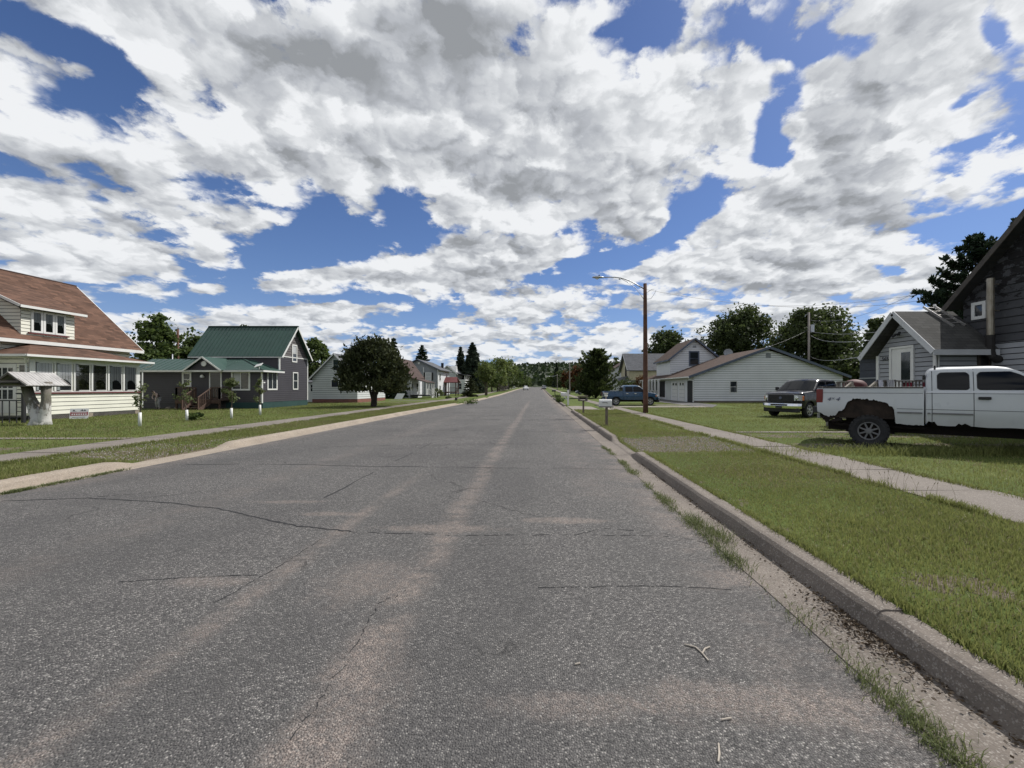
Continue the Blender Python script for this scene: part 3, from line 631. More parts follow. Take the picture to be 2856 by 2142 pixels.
trim(H, 'sill', [((-24.84,20.1,4.34),(-24.84,21.85,4.34))], REDT, .06, .06)
# sun porch
gable_core(H, 'y', 18.82, 23.98, [(XM,.35),(XP-.02,.35),(XP-.02,3.05),(XM,3.05)], CREAM)
siding(H, 'x+', XP, [(18.8,.36),(24,.36),(24,1.38),(18.8,1.38)], CREAM, .2); siding(H, 'y-', 18.8, [(-25,.36),(XP,.36),(XP,3.1),(-25,3.1)], CREAM, .2); siding(H, 'y+', 24, [(-25,.36),(XP,.36),(XP,3.1),(-25,3.1)], CREAM, .2)
mb = MB(); mb.box(XP-.05, XP+.012, 18.8, 24, 2.85, 3.12); mb.box(XP-.05, XP+.012, 18.8, 24, 1.44, 1.5)
for k in range(7): yc = [18.98, 19.88, 20.72, 21.53, 22.35, 23.17, 23.94][k]; w = .11 if k else .17; mb.box(XP-.05, XP+.03, yc-w, yc+w if k < 6 else 24.02, 1.5, 2.85)
mb.build('porch_frame', WH, H)
trim(H, 'sill', [((XP+.03,18.8,1.41),(XP+.03,24.02,1.41))], REDT, .09, .07)
for k in range(6):
    yc = 19.36+.822*k; window(H, 'x+', XP, yc-.30, yc+.30, 1.54, 2.82, .035, curtain=(.42,.22), depth=.03)
# lattice and piers below the porch
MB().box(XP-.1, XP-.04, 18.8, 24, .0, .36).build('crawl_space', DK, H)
mb = MB()
for k in range(60):
    y0 = 19+k*.085; a, b = (XP-.02, y0, .05), (XP-.02, y0+.28, .35)
    if y0 < 23.7: mb.bar(a, b, .012, .03, up=(1,0,0)); mb.bar((XP-.017, y0, .35), (XP-.017, y0+.28, .05), .012, .03, up=(1,0,0))
mb.build('lattice', WOODG, H)
mb = MB(); mb.box(XP-.2, XP+.01, 21.15, 21.5, 0, .36); mb.box(XP-.2, XP+.01, 23.75, 24.0, 0, .36); mb.build('pier', mt_curbL, H)
# porch roof (hipped) + gutter
e = 3.16; pts = {'a': (-22.8,18.4,e), 'b': (-22.8,24.35,e), 'c': (-25.0,24.35,e), 'd': (-25.4,18.4,e), 'h': (-24.95,20.3,3.86), 'k': (-24.95,22.2,3.86), 'g': (-24.98,18.4,e)}
slab(H, 'porch_roof', [pts['a'], pts['b'], pts['k'], pts['h']], RSH, .08); MB().poly([pts['a'], pts['h'], pts['g']]).build('porch_roof', RSH, H); MB().poly([pts['b'], (-24.99,24.35,e), pts['k']]).build('porch_roof', RSH, H)
MB().box(-25, -22.82, 18.42, 24.33, e-.1, e-.085).build('soffit', WH, H)
mb = MB(); mb.bar((-22.76,18.34,e-.04),(-22.76,24.45,e-.04), .09, .10); mb.bar((-22.76,18.36,e-.04),(-25.2,18.36,e-.04), .09, .10)
mb.tube([(-22.8,24.42,e-.1),(-22.85,24.35,e-.22),(-23.12,24.1,e-.38),(-23.12,24.1,.5)], .035, 8); mb.tube([(-23.0,18.45,e-.1),(-23.1,18.6,e-.25),(-23.25,18.74,e-.4),(-23.25,18.74,.5)], .035, 8)
mb.build('gutter', WH, H)
# porch door facing the drive
d = MB(); wbox(d, 'y-', 18.8, -24.75, -23.75, .5, 2.75, 0, .03); d = d.build('door', WH, H)
for r in range(3):
    for q_ in range(3):
        x0 = -24.62+q_*.26; z0 = 1.15+r*.5; MB().poly([P3('y-',18.8,x0,z0,.034),P3('y-',18.8,x0+.2,z0,.034),P3('y-',18.8,x0+.2,z0+.42,.034),P3('y-',18.8,x0,z0+.42,.034)]).build('pane', GL, d)
window(H, 'y-', 18.8, -23.6, -23.36, 2.15, 2.7, .03, rail=False, depth=.03)
# ------------------------------------------------ green-roofed house
H = empty('green_roof_house', (-24, 32, .15), 0, 'charcoal grey house with green metal roofs and a wooden entry deck', 'house', 'houses along the street')
gable_core(H, 'x', -26.7, -20.02, [(31.9,.15),(35.8,.15),(35.8,4.1),(33.8,6.5),(31.9,4.1)], CHAR)
siding(H, 'x+', -20, [(29.9,.60),(31.9,.60),(31.9,2.9),(29.9,2.9)], CHAR, .15); siding(H, 'x+', -20, [(31.9,.60),(35.8,.60),(35.8,4.12),(31.9,4.12)], CHAR, .15)
siding(H, 'x+', -20, [(31.9,4.16),(35.8,4.16),(33.85,6.55)], SHAKE, .2, 'gable_shakes', .02); siding(H, 'y-', 31.9, [(-26.7,3.2),(-20,3.2),(-20,4.1),(-26.7,4.1)], CHAR, .15)
core(H, [(-29.5,-20.02,29.92,31.9,.15,2.88), (-29.5,-26.7,31.9,34.4,.15,2.88)], CHAR)
siding(H, 'y-', 29.9, [(-29.5,.5),(-20,.5),(-20,2.9),(-29.5,2.9)], CHAR, .15)
mb = MB(); mb.box(-22.6, -19.985, 29.885, 29.95, .1, .6); mb.box(-20.03, -19.985, 29.9, 35.8, .1, .6); mb.build('foundation', TEAL, H)
mb = MB(); mb.box(-20.06, -19.965, 29.86, 29.96, .55, 2.9); mb.box(-20.06, -19.965, 31.86, 31.97, 3.0, 4.1); mb.box(-20.06, -19.965, 35.73, 35.83, .6, 4.1); mb.box(-20.02, -19.97, 31.9, 35.8, 4.09, 4.17); mb.build('corner_board', WH, H)
slab(H, 'roof', [(-26.95,31.75,4.08),(-19.65,31.75,4.08),(-19.65,33.8,6.68),(-26.95,33.8,6.68)], GREENM, .07, .3)
slab(H, 'roof', [(-26.95,35.95,4.08),(-19.65,35.95,4.08),(-19.65,33.8,6.66),(-26.95,33.8,6.66)], GREENM, .07, .3)
MB().bar((-26.95,33.8,6.70),(-19.62,33.8,6.70), .22, .05).build('ridge_cap', GREENM, H)
trim(H, 'rake_board', [((-19.64,31.72,4.0),(-19.64,33.8,6.60)), ((-19.64,35.97,4.0),(-19.64,33.8,6.60))], WH, .03, .13); trim(H, 'fascia', [((-26.95,31.74,4.02),(-19.65,31.74,4.02))], WH, .02, .07)
MB().poly([(-19.66,35.93,4.03),(-19.66,33.82,6.56),(-20,33.82,6.56),(-20,35.93,4.03)]).build('soffit', WH, H)
zt = 3.88
slab(H, 'wing_roof', [(-29.2,29.45,2.93),(-22.75,29.45,2.93),(-22.75,31.8,zt),(-29.7,31.8,zt)], GREENM, .05, .4)
slab(H, 'wing_roof', [(-22.75,29.45,2.93),(-19.6,29.45,2.93),(-22.7,31.8,zt),(-22.75,31.8,zt)], GREENM, .05)
slab(H, 'wing_roof', [(-19.6,29.45,2.93),(-19.6,31.88,2.93),(-21.9,31.88,3.80),(-22.7,31.8,zt)], GREENM, .05)
slab(H, 'wing_roof', [(-29.7,31.8,zt),(-26.95,31.8,zt),(-26.95,34.5,2.93),(-29.3,34.5,2.93)], GREENM, .05)
MB().bar((-22.7,31.8,zt+.03),(-19.6,29.45,2.96), .12, .03).build('hip_cap', GREENM, H)
trim(H, 'fascia', [((-29.3,29.44,2.86),(-19.58,29.44,2.86)), ((-19.59,29.44,2.86),(-19.59,31.9,2.86))], WH, .03, .12)
MB().box(-29.2,-19.62,29.47,29.9,2.79,2.80).build('soffit', WH, H)
# entry gable
g0, g1, gc, gt = -25.05, -22.55, -23.8, 3.87
siding(H, 'y-', 29.42, [(g0+.1,2.93),(g1-.1,2.93),(gc,gt-.08)], CHAR, .15, 'entry_gable')
for a in (g0-.12, g1+.12): slab(H, 'entry_roof', [(a,29.2,2.9),(gc,29.2,gt+.02),(gc,31.5,gt+.02),(a,29.9 if 1 else 0,2.98)], GREENM, .05)
trim(H, 'rake_board', [((g0-.1,29.19,2.86),(gc,29.19,gt-.03)), ((g1+.1,29.19,2.86),(gc,29.19,gt-.03))], WH, .03, .10)
MB().lathe((gc+.0,29.39,3.38), (0,-1,0), [(.19,0),(.19,.03),(.15,.045),(.14,.02)], 20).build('round_vent', WH, H)
MB().lathe((-19.97,33.83,5.95), (1,0,0), [(.17,0),(.17,.03),(.13,.045),(.12,.02)], 20).build('round_vent', WH, H)
d = MB(); wbox(d, 'y-', 29.9, -23.8, -23.72, .85, 2.85, 0, .05); wbox(d, 'y-', 29.9, -22.98, -22.9, .85, 2.85, 0, .05); wbox(d, 'y-', 29.9, -23.8, -22.9, 2.78, 2.87, 0, .052); d = d.build('door', WH, H)
MB().poly([P3('y-',29.9,-23.72,.87,.03),P3('y-',29.9,-22.98,.87,.03),P3('y-',29.9,-22.98,2.78,.03),P3('y-',29.9,-23.72,2.78,.03)]).build('pane', GL, d)
window(H, 'y-', 29.9, -25.65, -25.22, 1.86, 2.68, .12); window(H, 'y-', 29.9, -22.1, -20.95, 1.58, 2.75, .11, rail=False, mull=1)
MB().poly([P3('y-',29.9,-22.05,1.9,.024),P3('y-',29.9,-21.56,1.9,.024),P3('y-',29.9,-21.56,2.72,.024),P3('y-',29.9,-22.05,2.72,.024)]).build('blind', CURT2, H)
window(H, 'x+', -20, 30.55, 31.5, 1.6, 2.78, .11, rail=False, mull=1); window(H, 'x+', -20, 33.7, 34.25, 1.6, 2.86, .09); window(H, 'x+', -20, 33.6, 34.1, 3.85, 5.1, .10)
MB().poly([P3('x+',-20,33.64,4.52,.024),P3('x+',-20,34.06,4.52,.024),P3('x+',-20,34.06,5.06,.024),P3('x+',-20,33.64,5.06,.024)]).build('blind', CURT2, H)
MB().tube([(-24.25,29.9,2.45),(-24.25,29.72,2.5)], [.09,.11], 12).build('wall_lamp', WH, H)
MB().box(-19.985,-19.96,30.02,30.2,2.0,2.09).build('house_number_plate', WH, H)
mb = MB(); mb.bar((-20.0,29.6,2.95),(-20.0,29.6,3.2), .03); mb.obox((-20.05,29.6,3.28),(.24,0,.07),(0,.13,.10),(0,-.017,.016)); mb.build('solar_light', WH, H)
# deck and steps
D_ = MB(); D_.box(-25.3, -22.2, 28.75, 29.86, .76, .84); D_.box(-25.3,-22.2,28.73,28.77,.56,.76)
for x in (-25.25,-23.9,-22.25): D_.box(x-.05,x+.05,28.78,28.88,.1,.76)
for k in range(4): D_.box(-23.85, -22.85, 28.75-.27*(k+1), 28.75-.27*k+.02, .62-.15*k-.035, .62-.15*k)
for x in (-23.86,-22.84): D_.bar((x,28.75,.62),(x,27.7,.1), .04, .2)
deck = D_.build('deck', WOODR, H)
def rail(par, p0, p1, z0, z1, mat, n, top=None, drop0=0, drop1=0):
    p0, p1 = Vector(p0), Vector(p1); mb = MB(); up = Vector((0,0,1))
    a0, a1, b0, b1 = p0+up*z0, p1+up*(z0+drop1), p0+up*z1, p1+up*(z1+drop1)
    mb.bar(b0, b1, .09, .04); mb.bar(a0+up*.08, a1+up*.08, .04, .06)
    for k in range(n+1): t_ = k/n; mb.bar(a0.lerp(a1, t_)+up*.05, b0.lerp(b1, t_), .03 if 0 < k < n else .08, None, (1,0,0))
    return mb.build('railing', mat, par)
rail(H, (-25.25,28.8,0), (-23.9,28.8,0), .84, 1.68, WOODR, 11); rail(H, (-22.85,28.8,0), (-22.25,28.8,0), .84, 1.68, WOODR, 5); rail(H, (-22.25,28.8,0), (-22.25,29.8,0), .84, 1.68, WOODR, 7); rail(H, (-25.25,28.8,0), (-25.25,29.8,0), .84, 1.68, WOODR, 7)
for x in (-23.9,-22.82): rail(H, (x,28.75,0), (x,27.7,0), .72, 1.62, WOODR, 7, drop1=-.6)
# ------------------------------------------------ pale grey clapboard house with chimney
H = empty('clapboard_house', (-20.6, 45, .15), 0, 'pale grey gabled house with a chimney, half hidden by the wide cedar', 'house', 'houses along the street')
zb = .15; g = [(-22.85,.5),(-18.3,.5),(-18.3,2.75),(-20.55,5.05),(-22.85,2.75)]
gable_core(H, 'y', 41.82, 49.4, [(-22.85,.15),(-18.32,.15),(-18.32,2.75),(-20.55,5.0),(-22.85,2.75)], GREYS)
siding(H, 'y-', 41.8, g, GREYS, .22); siding(H, 'x+', -18.3, [(41.8,.5),(49.4,.5),(49.4,2.75),(41.8,2.75)], GREYS, .22)
mb = MB(); mb.box(-22.87,-18.28,41.79,41.85,.1,.5); mb.box(-18.33,-18.28,41.85,49.4,.1,.5); mb.build('foundation', BRK, H)
slab(H, 'roof', [(-18.0,41.5,2.5),(-18.0,49.7,2.5),(-20.57,49.7,5.16),(-20.57,41.5,5.16)], GSH, .09); slab(H, 'roof', [(-23.15,41.5,2.5),(-20.57,41.5,5.15),(-20.57,49.7,5.15),(-23.15,49.7,2.5)], GSH, .09)
trim(H, 'rake_board', [((-18.0,41.48,2.42),(-20.57,41.48,5.08)), ((-23.15,41.48,2.42),(-20.57,41.48,5.08))], WH, .03, .12)
MB().box(-20.4,-19.85,43.6,44.15,4.3,5.75).build('chimney', weathered('dark chimney brick', (.07,.055,.05), .9), H)
window(H, 'y-', 41.8, -20.72, -20.2, 3.45, 4.5, .12, fm=GREYS); window(H, 'y-', 41.8, -20.9, -19.5, 1.75, 2.45, .06, rail=False, mull=1)
core(H, [(-24.4,-22.9,43.6,47,.15,2.3)], GREYS); slab(H, 'annex_roof', [(-24.6,43.4,2.25),(-22.8,43.4,2.25),(-22.8,46,3.3),(-24.6,46,3.3)], GSH, .07); window(H, 'y-', 43.6, -24.0, -23.5, 1.3, 2.0, .07)
# ------------------------------------------------ white house with porch and brown roof
H = empty('brown_roof_house', (-19, 60, .15), 0, 'small white house with dark brown roof and white railed front porch', 'house', 'houses along the street')
gable_core(H, 'y', 57.2, 63, [(-21.2,.15),(-17.7,.15),(-17.7,3.2),(-19.45,5.6),(-21.2,3.2)], WSID); siding(H, 'y-', 57.18, [(-21.2,.4),(-17.7,.4),(-17.7,3.2),(-19.45,5.6),(-21.2,3.2)], WSID, .2); siding(H, 'x+', -17.68, [(57.2,.4),(63,.4),(63,3.2),(57.2,3.2)], WSID, .2)
slab(H, 'roof', [(-17.35,56.8,3.1),(-17.35,63.4,3.1),(-19.45,63.4,5.85),(-19.45,56.8,5.85)], RSH3, .1); slab(H, 'roof', [(-21.5,56.8,3.1),(-19.45,56.8,5.84),(-19.45,63.4,5.84),(-21.5,63.4,3.1)], RSH3, .1)
slab(H, 'porch_roof', [(-15.2,56.7,2.45),(-15.2,61.3,2.45),(-17.65,61.3,3.15),(-17.65,56.7,3.15)], RSH3, .09)
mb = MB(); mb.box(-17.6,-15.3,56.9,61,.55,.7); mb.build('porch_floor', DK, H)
mb = MB()
for (x, y) in ((-15.4,56.95),(-15.4,58.2),(-15.4,59.7),(-15.4,60.95),(-17.5,56.95),(-16.4,56.95)): mb.box(x-.07,x+.07,y-.07,y+.07,.7,2.5)
mb.box(-15.46,-15.34,59.7,61,.2,.56); mb.build('post', WH, H)
rail(H, (-17.5,56.92,0), (-16.4,56.92,0), .7, 1.5, WH, 9); rail(H, (-15.4,56.95,0), (-15.4,58.2,0), .7, 1.5, WH, 9); rail(H, (-15.4,59.7,0), (-15.4,61,0), .7, 1.5, WH, 9); rail(H, (-15.35,58.2,0), (-14.7,58.2,0), .7, 1.5, WH, 3, drop1=-.5); rail(H, (-15.35,59.7,0), (-14.7,59.7,0), .7, 1.5, WH, 3, drop1=-.5)
window(H, 'y-', 57.18, -17.3+.0, -16.9, .9, 2.3, .05) if 0 else None
d = MB(); wbox(d, 'x+', -17.68, 58.6, 59.5, .7, 2.6, 0, .04); d.build('door', WH, H); window(H, 'x+', -17.68, 60, 60.8, 1.2, 2.3, .08); window(H, 'x+', -17.68, 57.4, 58.2, 1.2, 2.3, .08)
# ------------------------------------------------ blue-grey two-storey house
zb = float(gz(-19, 68)); H = empty('two_storey_house', (-19.5, 72, zb), 0, 'two storey blue grey house with dark shutters and a white road side wall', 'house', 'houses along the street')
gable_core(H, 'y', 68.02, 77, [(-23.1,zb),(-16.5,zb),(-16.5,4.75),(-19.8,6.2),(-23.1,4.75)], GREY5); siding(H, 'y-', 68, [(-23.1,.5),(-16.5,.5),(-16.5,4.75),(-19.8,6.2),(-23.1,4.75)], GREY5, .2); siding(H, 'x+', -16.48, [(68,.5),(77,.5),(77,4.75),(68,4.75)], WSID, .2)
slab(H, 'roof', [(-15.9,67.6,4.6),(-15.9,77.4,4.6),(-19.8,77.4,6.42),(-19.8,67.6,6.42)], GSH, .1); slab(H, 'roof', [(-23.7,67.6,4.6),(-19.8,67.6,6.41),(-19.8,77.4,6.41),(-23.7,77.4,4.6)], GSH, .1)
trim(H, 'rake_board', [((-15.9,67.58,4.52),(-19.8,67.58,6.34)), ((-23.7,67.58,4.52),(-19.8,67.58,6.34))], SLATE, .03, .14)
mb = MB(); mb.box(-18.9,-18.8,67.96,68,.5,5.1); mb.box(-16.55,-16.45,67.96,68.1,.5,4.7); mb.build('corner_board', WH, H)
window(H, 'y-', 68, -18.45, -17.65, 3.0, 4.1, .1, glass=CURT2); window(H, 'y-', 68, -17.5, -16.9, .8, 1.6, .1, glass=CURT2)
mb = MB(); mb.box(-18.85,-18.6,67.95,68,2.9,4.2); mb.box(-17.5,-17.25,67.95,68,2.9,4.2); mb.build('shutter', DK, H)
window(H, 'x+', -16.48, 69, 69.8, 2.9, 4.0, .08); window(H, 'x+', -16.48, 74, 74.8, 2.9, 4.0, .08); window(H, 'x+', -16.48, 69, 69.8, .9, 2.0, .08)
MB().lathe((-19.6,67.97,5.75), (0,-1,0), [(.2,0),(.2,.04),(.15,.05)], 14).build('round_vent', WH, H); MB().box(-17.6,-17.2,75,75.4,5.2,6.2).build('chimney', DK, H)
# roofed entry
mb = MB()
for (x, y) in ((-14.4,72.4),(-14.4,74.6),(-16.2,72.4),(-16.2,74.6)): mb.box(x-.08,x+.08,y-.08,y+.08,zb,2.7)
mb.box(-16.4,-14.2,72.3,74.7,.75,.9); mb.build('entry_deck', WOODR, H)
slab(H, 'entry_roof', [(-16.5,72.0,2.65),(-14.0,72.0,2.65),(-14.4,73.5,3.6),(-16.4,73.5,3.6)], REDT, .1); slab(H, 'entry_roof', [(-16.5,75.0,2.65),(-16.4,73.5,3.59),(-14.4,73.5,3.59),(-14.0,75.0,2.65)], REDT, .1)
rail(H, (-16.2,72.36,0), (-14.4,72.36,0), .9, 1.7, WOODR, 8); rail(H, (-14.36,72.4,0), (-14.36,74.6,0), .9, 1.7, WOODR, 8)
# ------------------------------------------------ grey house with upstairs balcony
zb = float(gz(-17, 88)); H = empty('balcony_house', (-17, 89, zb), 0, 'grey house with steep dark roof and white upstairs balcony, left of the spruces', 'house', 'houses along the street')
gable_core(H, 'y', 86, 94, [(-20.6,zb),(-17.0,zb),(-17.0,4.6),(-18.85,6.1),(-20.6,4.6)], GREYS); siding(H, 'y-', 85.98, [(-20.6,.5),(-17.0,.5),(-17.0,4.6),(-18.85,6.1),(-20.6,4.6)], GREYS, .25); core(H, [(-17,-15.2,86,92,zb,3.05)], GREYS)
slab(H, 'roof', [(-16.6,85.6,4.45),(-16.6,94,4.45),(-18.85,94,6.35),(-18.85,85.6,6.35)], GSH, .12); slab(H, 'roof', [(-20.9,85.6,4.45),(-18.85,85.6,6.34),(-18.85,94,6.34),(-20.9,94,4.45)], GSH, .12); slab(H, 'balcony_roof', [(-14.8,85.6,4.4),(-14.8,92,4.4),(-16.9,92,4.75),(-16.9,85.6,4.75)], GSH, .1)
trim(H, 'rake_board', [((-16.6,85.58,4.4),(-18.85,85.58,6.28)), ((-20.9,85.58,4.4),(-18.85,85.58,6.28))], WH, .04, .18)
mb = MB()
for k in range(4): mb.box(-15.3,-15.15,86.05+k*1.9,86.2+k*1.9,3.05,4.4)
mb.box(-17,-15.12,85.98,86.04,3.05,3.4); mb.box(-15.16,-15.1,86,92,3.05,3.4); mb.build('balcony', WH, H)
window(H, 'y-', 85.98, -16.6, -15.9, 1.4, 2.6, .1); window(H, 'y-', 85.98, -19.2, -18.5, 3.2, 4.3, .12)
MB().prism([(-17.2,86.8,5.0),(-17.2,88.6,5.0),(-17.2,87.7,6.4)], (-1.2,0,0)).build('dormer', WH, H)
# ------------------------------------------------ long white house + garage gable (right)
H = empty('long_white_house', (21, 48, .15), 0, 'long white sided house and garage with brown roof and slate blue gable edges', 'house', 'houses along the street')
X0, X1, XC, ZE, ZR = 15.8, 30.9, 23.35, 3.05, 5.68
gable_core(H, 'y', 41.82, 60.5, [(X0+.02,.15),(X1,.15),(X1,2.95),(XC,5.4),(X0+.02,2.95)], WSID)
siding(H, 'y-', 41.8, [(X0,.32),(X1,.32),(X1,3.0),(XC,5.5),(X0,3.0)], WSID, .23, 'wall', .02)
MB().box(X0,X1,41.78,41.83,.1,.32).build('foundation', mt_curb, H)
fl = MB(); fl.box(X0-.01,X0+.03,41.8,60.5,.15,3.0); fl.build('wall', WSID, H)
for s in (1, -1):
    xe = XC-s*(XC-15.2)
    slab(H, 'roof', [(xe,41.45,2.80),(xe,61,2.80),(XC,61,5.78-(.01 if s < 0 else 0)),(XC,41.45,5.78-(.01 if s < 0 else 0))], RSH2, .11)
trim(H, 'rake_board', [((15.18,41.43,2.74),(XC,41.43,5.72)), ((2*XC-15.18,41.43,2.74),(XC,41.43,5.72))], SLATE, .04, .24)
mb = MB(); mb.bar((15.14,41.4,2.74),(15.14,61,2.74), .09, .12); mb.tube([(15.14,41.6,2.7),(15.3,41.7,2.55),(15.72,41.74,2.35),(15.72,41.74,.3)], .045, 8); mb.build('gutter', WH, H)
window(H, 'y-', 41.8, 19.5, 20.15, 1.22, 2.3, .06)
mb = MB(); wbox(mb, 'y-', 41.8, 23.1, 23.6, 4.68, 5.2, .0, .03)
for k in range(5): wbox(mb, 'y-', 41.8, 23.13, 23.57, 4.72+k*.1, 4.76+k*.1, .03, .05)
mb.build('vent', GREY5, H)
# road side: dark doorway, two garage doors, white porch posts
d = MB(); wbox(d, 'x-', X0, 42.05, 43.5, .15, 2.4, .01, .03); d.build('door', DK, H)
def gdoor(y0, y1):
    o = MB(); wbox(o, 'x-', X0, y0, y1, .2, 2.35, .02, .05); o = o.build('garage_door', WH, H); m2 = MB()
    for k in range(4): wbox(m2, 'x-', X0, y0+.03, y1-.03, .62+k*.42, .645+k*.42, .05, .056)
    m2.build('groove', GREY5, o); m3 = MB()
    for k in range(2): w = (y1-y0)/2; wbox(m3, 'x-', X0, y0+k*w+.25, y0+(k+1)*w-.25, 1.95, 2.2, .05, .058)
    m3.build('pane', GL, o)
gdoor(44.3,46.0); gdoor(46.5,48.4); d = MB(); wbox(d, 'x-', X0, 48.9, 50.6, .2, 2.4, .02, .05); d.build('garage_door', GREYS, H)
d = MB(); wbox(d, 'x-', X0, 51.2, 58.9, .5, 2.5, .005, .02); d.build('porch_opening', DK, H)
mb = MB()
for y in (51.3,52.8,54.3,55.8,57.4,58.9): mb.box(14.9,15.12,y-.11,y+.11,.2,2.7)
mb.build('post', WH, H); rail(H, (15.0,51.3,0), (15.0,55.8,0), .3, 1.3, WH, 20)
# taller gable
siding(H, 'y-', 52, [(16.7,3.0),(22.8,3.0),(22.8,5.3),(19.75,7.7),(16.7,5.3)], WSID, .23, 'upper_wall'); gable_core(H, 'y', 52.02, 58, [(16.7,3),(22.8,3),(22.8,5.3),(19.75,7.6),(16.7,5.3)], WSID, 'upper_wall')
siding(H, 'x-', 16.7, [(52,3.2),(58,3.2),(58,5.35),(52,5.35)], WSID, .23, 'upper_wall')
slab(H, 'upper_roof', [(16.35,51.6,5.2),(16.35,58.4,5.2),(19.75,58.4,7.9),(19.75,51.6,7.9)], RSH2, .12); slab(H, 'upper_roof', [(23.15,51.6,5.2),(19.75,51.6,7.89),(19.75,58.4,7.89),(23.15,58.4,5.2)], RSH2, .12)
trim(H, 'rake_board', [((16.33,51.58,5.12),(19.75,51.58,7.83)), ((23.17,51.58,5.12),(19.75,51.58,7.83))], SLATE, .04, .2); trim(H, 'fascia', [((16.33,51.6,5.12),(16.33,58.4,5.12))], SLATE, .03, .2)
window(H, 'y-', 52, 19.2, 20.2, 4.6, 6.15, .16, fm=SLATE); mb = MB(); wbox(mb, 'y-', 52, 19.55, 19.95, 6.75, 7.0, 0, .04); mb.build('vent', GREY5, H)
mb = MB(); mb.lathe((23.3,50.5,5.9), Vector((-.3,-1,.35)), [(.02,.0),(.3,.05),(.5,.16),(.52,.17),(.3,.07),(.02,.02)], 20); mb.tube([(23.3,50.5,5.9),(23.4,50.9,5.5)], .03, 6); mb.build('satellite_dish', GREY5, H)
# ------------------------------------------------ yellow house with grey roof
zb = float(gz(18, 70)); H = empty('yellow_house', (18, 72, zb), 0, 'butter yellow house with a steep grey shingle roof', 'house', 'houses along the street')
gable_core(H, 'x', 15.6, 24, [(70,zb),(77,zb),(77,4.9),(73.5,7.5),(70,4.9)], YEL); siding(H, 'y-', 69.98, [(15.6,.5),(24,.5),(24,4.9),(15.6,4.9)], YEL, .16); siding(H, 'x-', 15.58, [(70,.5),(77,.5),(77,4.9),(73.5,7.5),(70,4.9)], YEL, .16)
slab(H, 'roof', [(15.1,69.6,4.62),(24.3,69.6,4.62),(24.3,73.5,7.78),(15.1,73.5,7.78)], GSH, .12); slab(H, 'roof', [(15.1,77.4,4.62),(24.3,77.4,4.62),(24.3,73.5,7.77),(15.1,73.5,7.77)], GSH, .12)
trim(H, 'rake_board', [((15.08,69.58,4.55),(15.08,73.5,7.7)), ((15.08,77.42,4.55),(15.08,73.5,7.7))], GREY5, .04, .2); window(H, 'x-', 15.58, 72.3, 73.3, 3.4, 5.4, .1, fm=DK)
slab(H, 'porch_roof', [(12.9,69.6,2.75),(12.9,77,2.75),(15.5,75.5,3.7),(15.5,71.2,3.7)], GSH, .1); slab(H, 'porch_roof', [(12.9,69.6,2.75),(17.8,69.6,2.75),(15.5,71.2,3.7)], GSH, .08)
trim(H, 'fascia', [((12.9,69.58,2.66),(17.8,69.58,2.66)), ((12.88,69.6,2.66),(12.88,77,2.66))], WH, .03, .16)
mb = MB()
for (x, y) in ((13.1,69.8),(14.2,69.8),(13.1,72.2),(13.1,74.6),(13.1,76.8),(16.4,69.8)): mb.box(x-.1,x+.1,y-.1,y+.1,zb,2.6)
mb.build('post', WH, H); rail(H, (13.1,69.8,0), (15.4,69.8,0), .5, 1.2, WH, 12)
# ------------------------------------------------ white house beyond
zb = float(gz(17, 88)); H = empty('far_white_house', (17.5, 90, zb), 0, 'white house with dark low gable beyond the yellow house', 'house', 'houses along the street')
gable_core(H, 'y', 86, 94, [(15.2,zb),(22.5,zb),(22.5,5.2),(18.9,7.4),(15.2,5.2)], WSID); siding(H, 'y-', 85.98, [(15.2,.6),(22.5,.6),(22.5,5.2),(18.9,7.4),(15.2,5.2)], WSID, .2)
slab(H, 'roof', [(14.8,85.6,5.0),(14.8,94.4,5.0),(18.9,94.4,7.6),(18.9,85.6,7.6)], RSH3, .1); slab(H, 'roof', [(22.9,85.6,5.0),(18.9,85.6,7.59),(18.9,94.4,7.59),(22.9,94.4,5.0)], RSH3, .1)
core(H, [(13.6,15.2,86,92,zb,2.9)], WSID); window(H, 'y-', 85.98, 13.9, 14.8, 1.2, 2.5, .1)
# ------------------------------------------------ dark house at the right edge with its entry annex
H = empty('weathered_dark_house', (18, 12, .15), 0, 'tall dark house with peeling boards, stove pipe and grey gabled annex', 'house', 'houses along the street')
XB = 15.8; yr, zr = 10.6, 9.7
gz_ = lambda yy: zr-abs(yy-yr)*1.0
siding(H, 'x-', XB, [(5.9,.5),(15.3,.5),(15.3,3.2),(5.9,3.2)], GREYB, .19, 'lower_wall', .02)
siding(H, 'x-', XB, [(5.9,3.2),(15.3,3.2),(15.3,4.95),(yr,zr-.15),(5.9,4.95)], PEEL, .27, 'upper_wall', .022)
gable_core(H, 'x', XB+.02, 25.5, [(5.9,.15),(15.3,.15),(15.3,4.9),(yr,zr-.2),(5.9,4.9)], PEEL, 'upper_wall')
MB().box(XB-.03,XB+.02,5.9,15.3,.1,.5).build('foundation', mt_curb, H)
DRF = shingles('black shingles', (.035,.035,.037)); DTR = weathered('bare dark rake board', (.075,.066,.06), .9, .3, 4, 30)
slab(H, 'roof', [(XB-.4,15.62,4.66),(25.8,15.62,4.66),(25.8,yr,zr),(XB-.4,yr,zr)], DRF, .10); slab(H, 'roof', [(XB-.4,5.58,4.66),(25.8,5.58,4.66),(25.8,yr,zr-.01),(XB-.4,yr,zr-.01)], DRF, .10)
trim(H, 'rake_board', [((XB-.42,15.66,4.60),(XB-.42,yr,zr-.09)), ((XB-.42,5.55,4.56),(XB-.42,yr,zr-.09))], DTR, .035, .17)
window(H, 'x-', XB, 14.62, 14.88, 4.22, 4.62, .11, rail=False, label='small square white framed window beside the stove pipe')
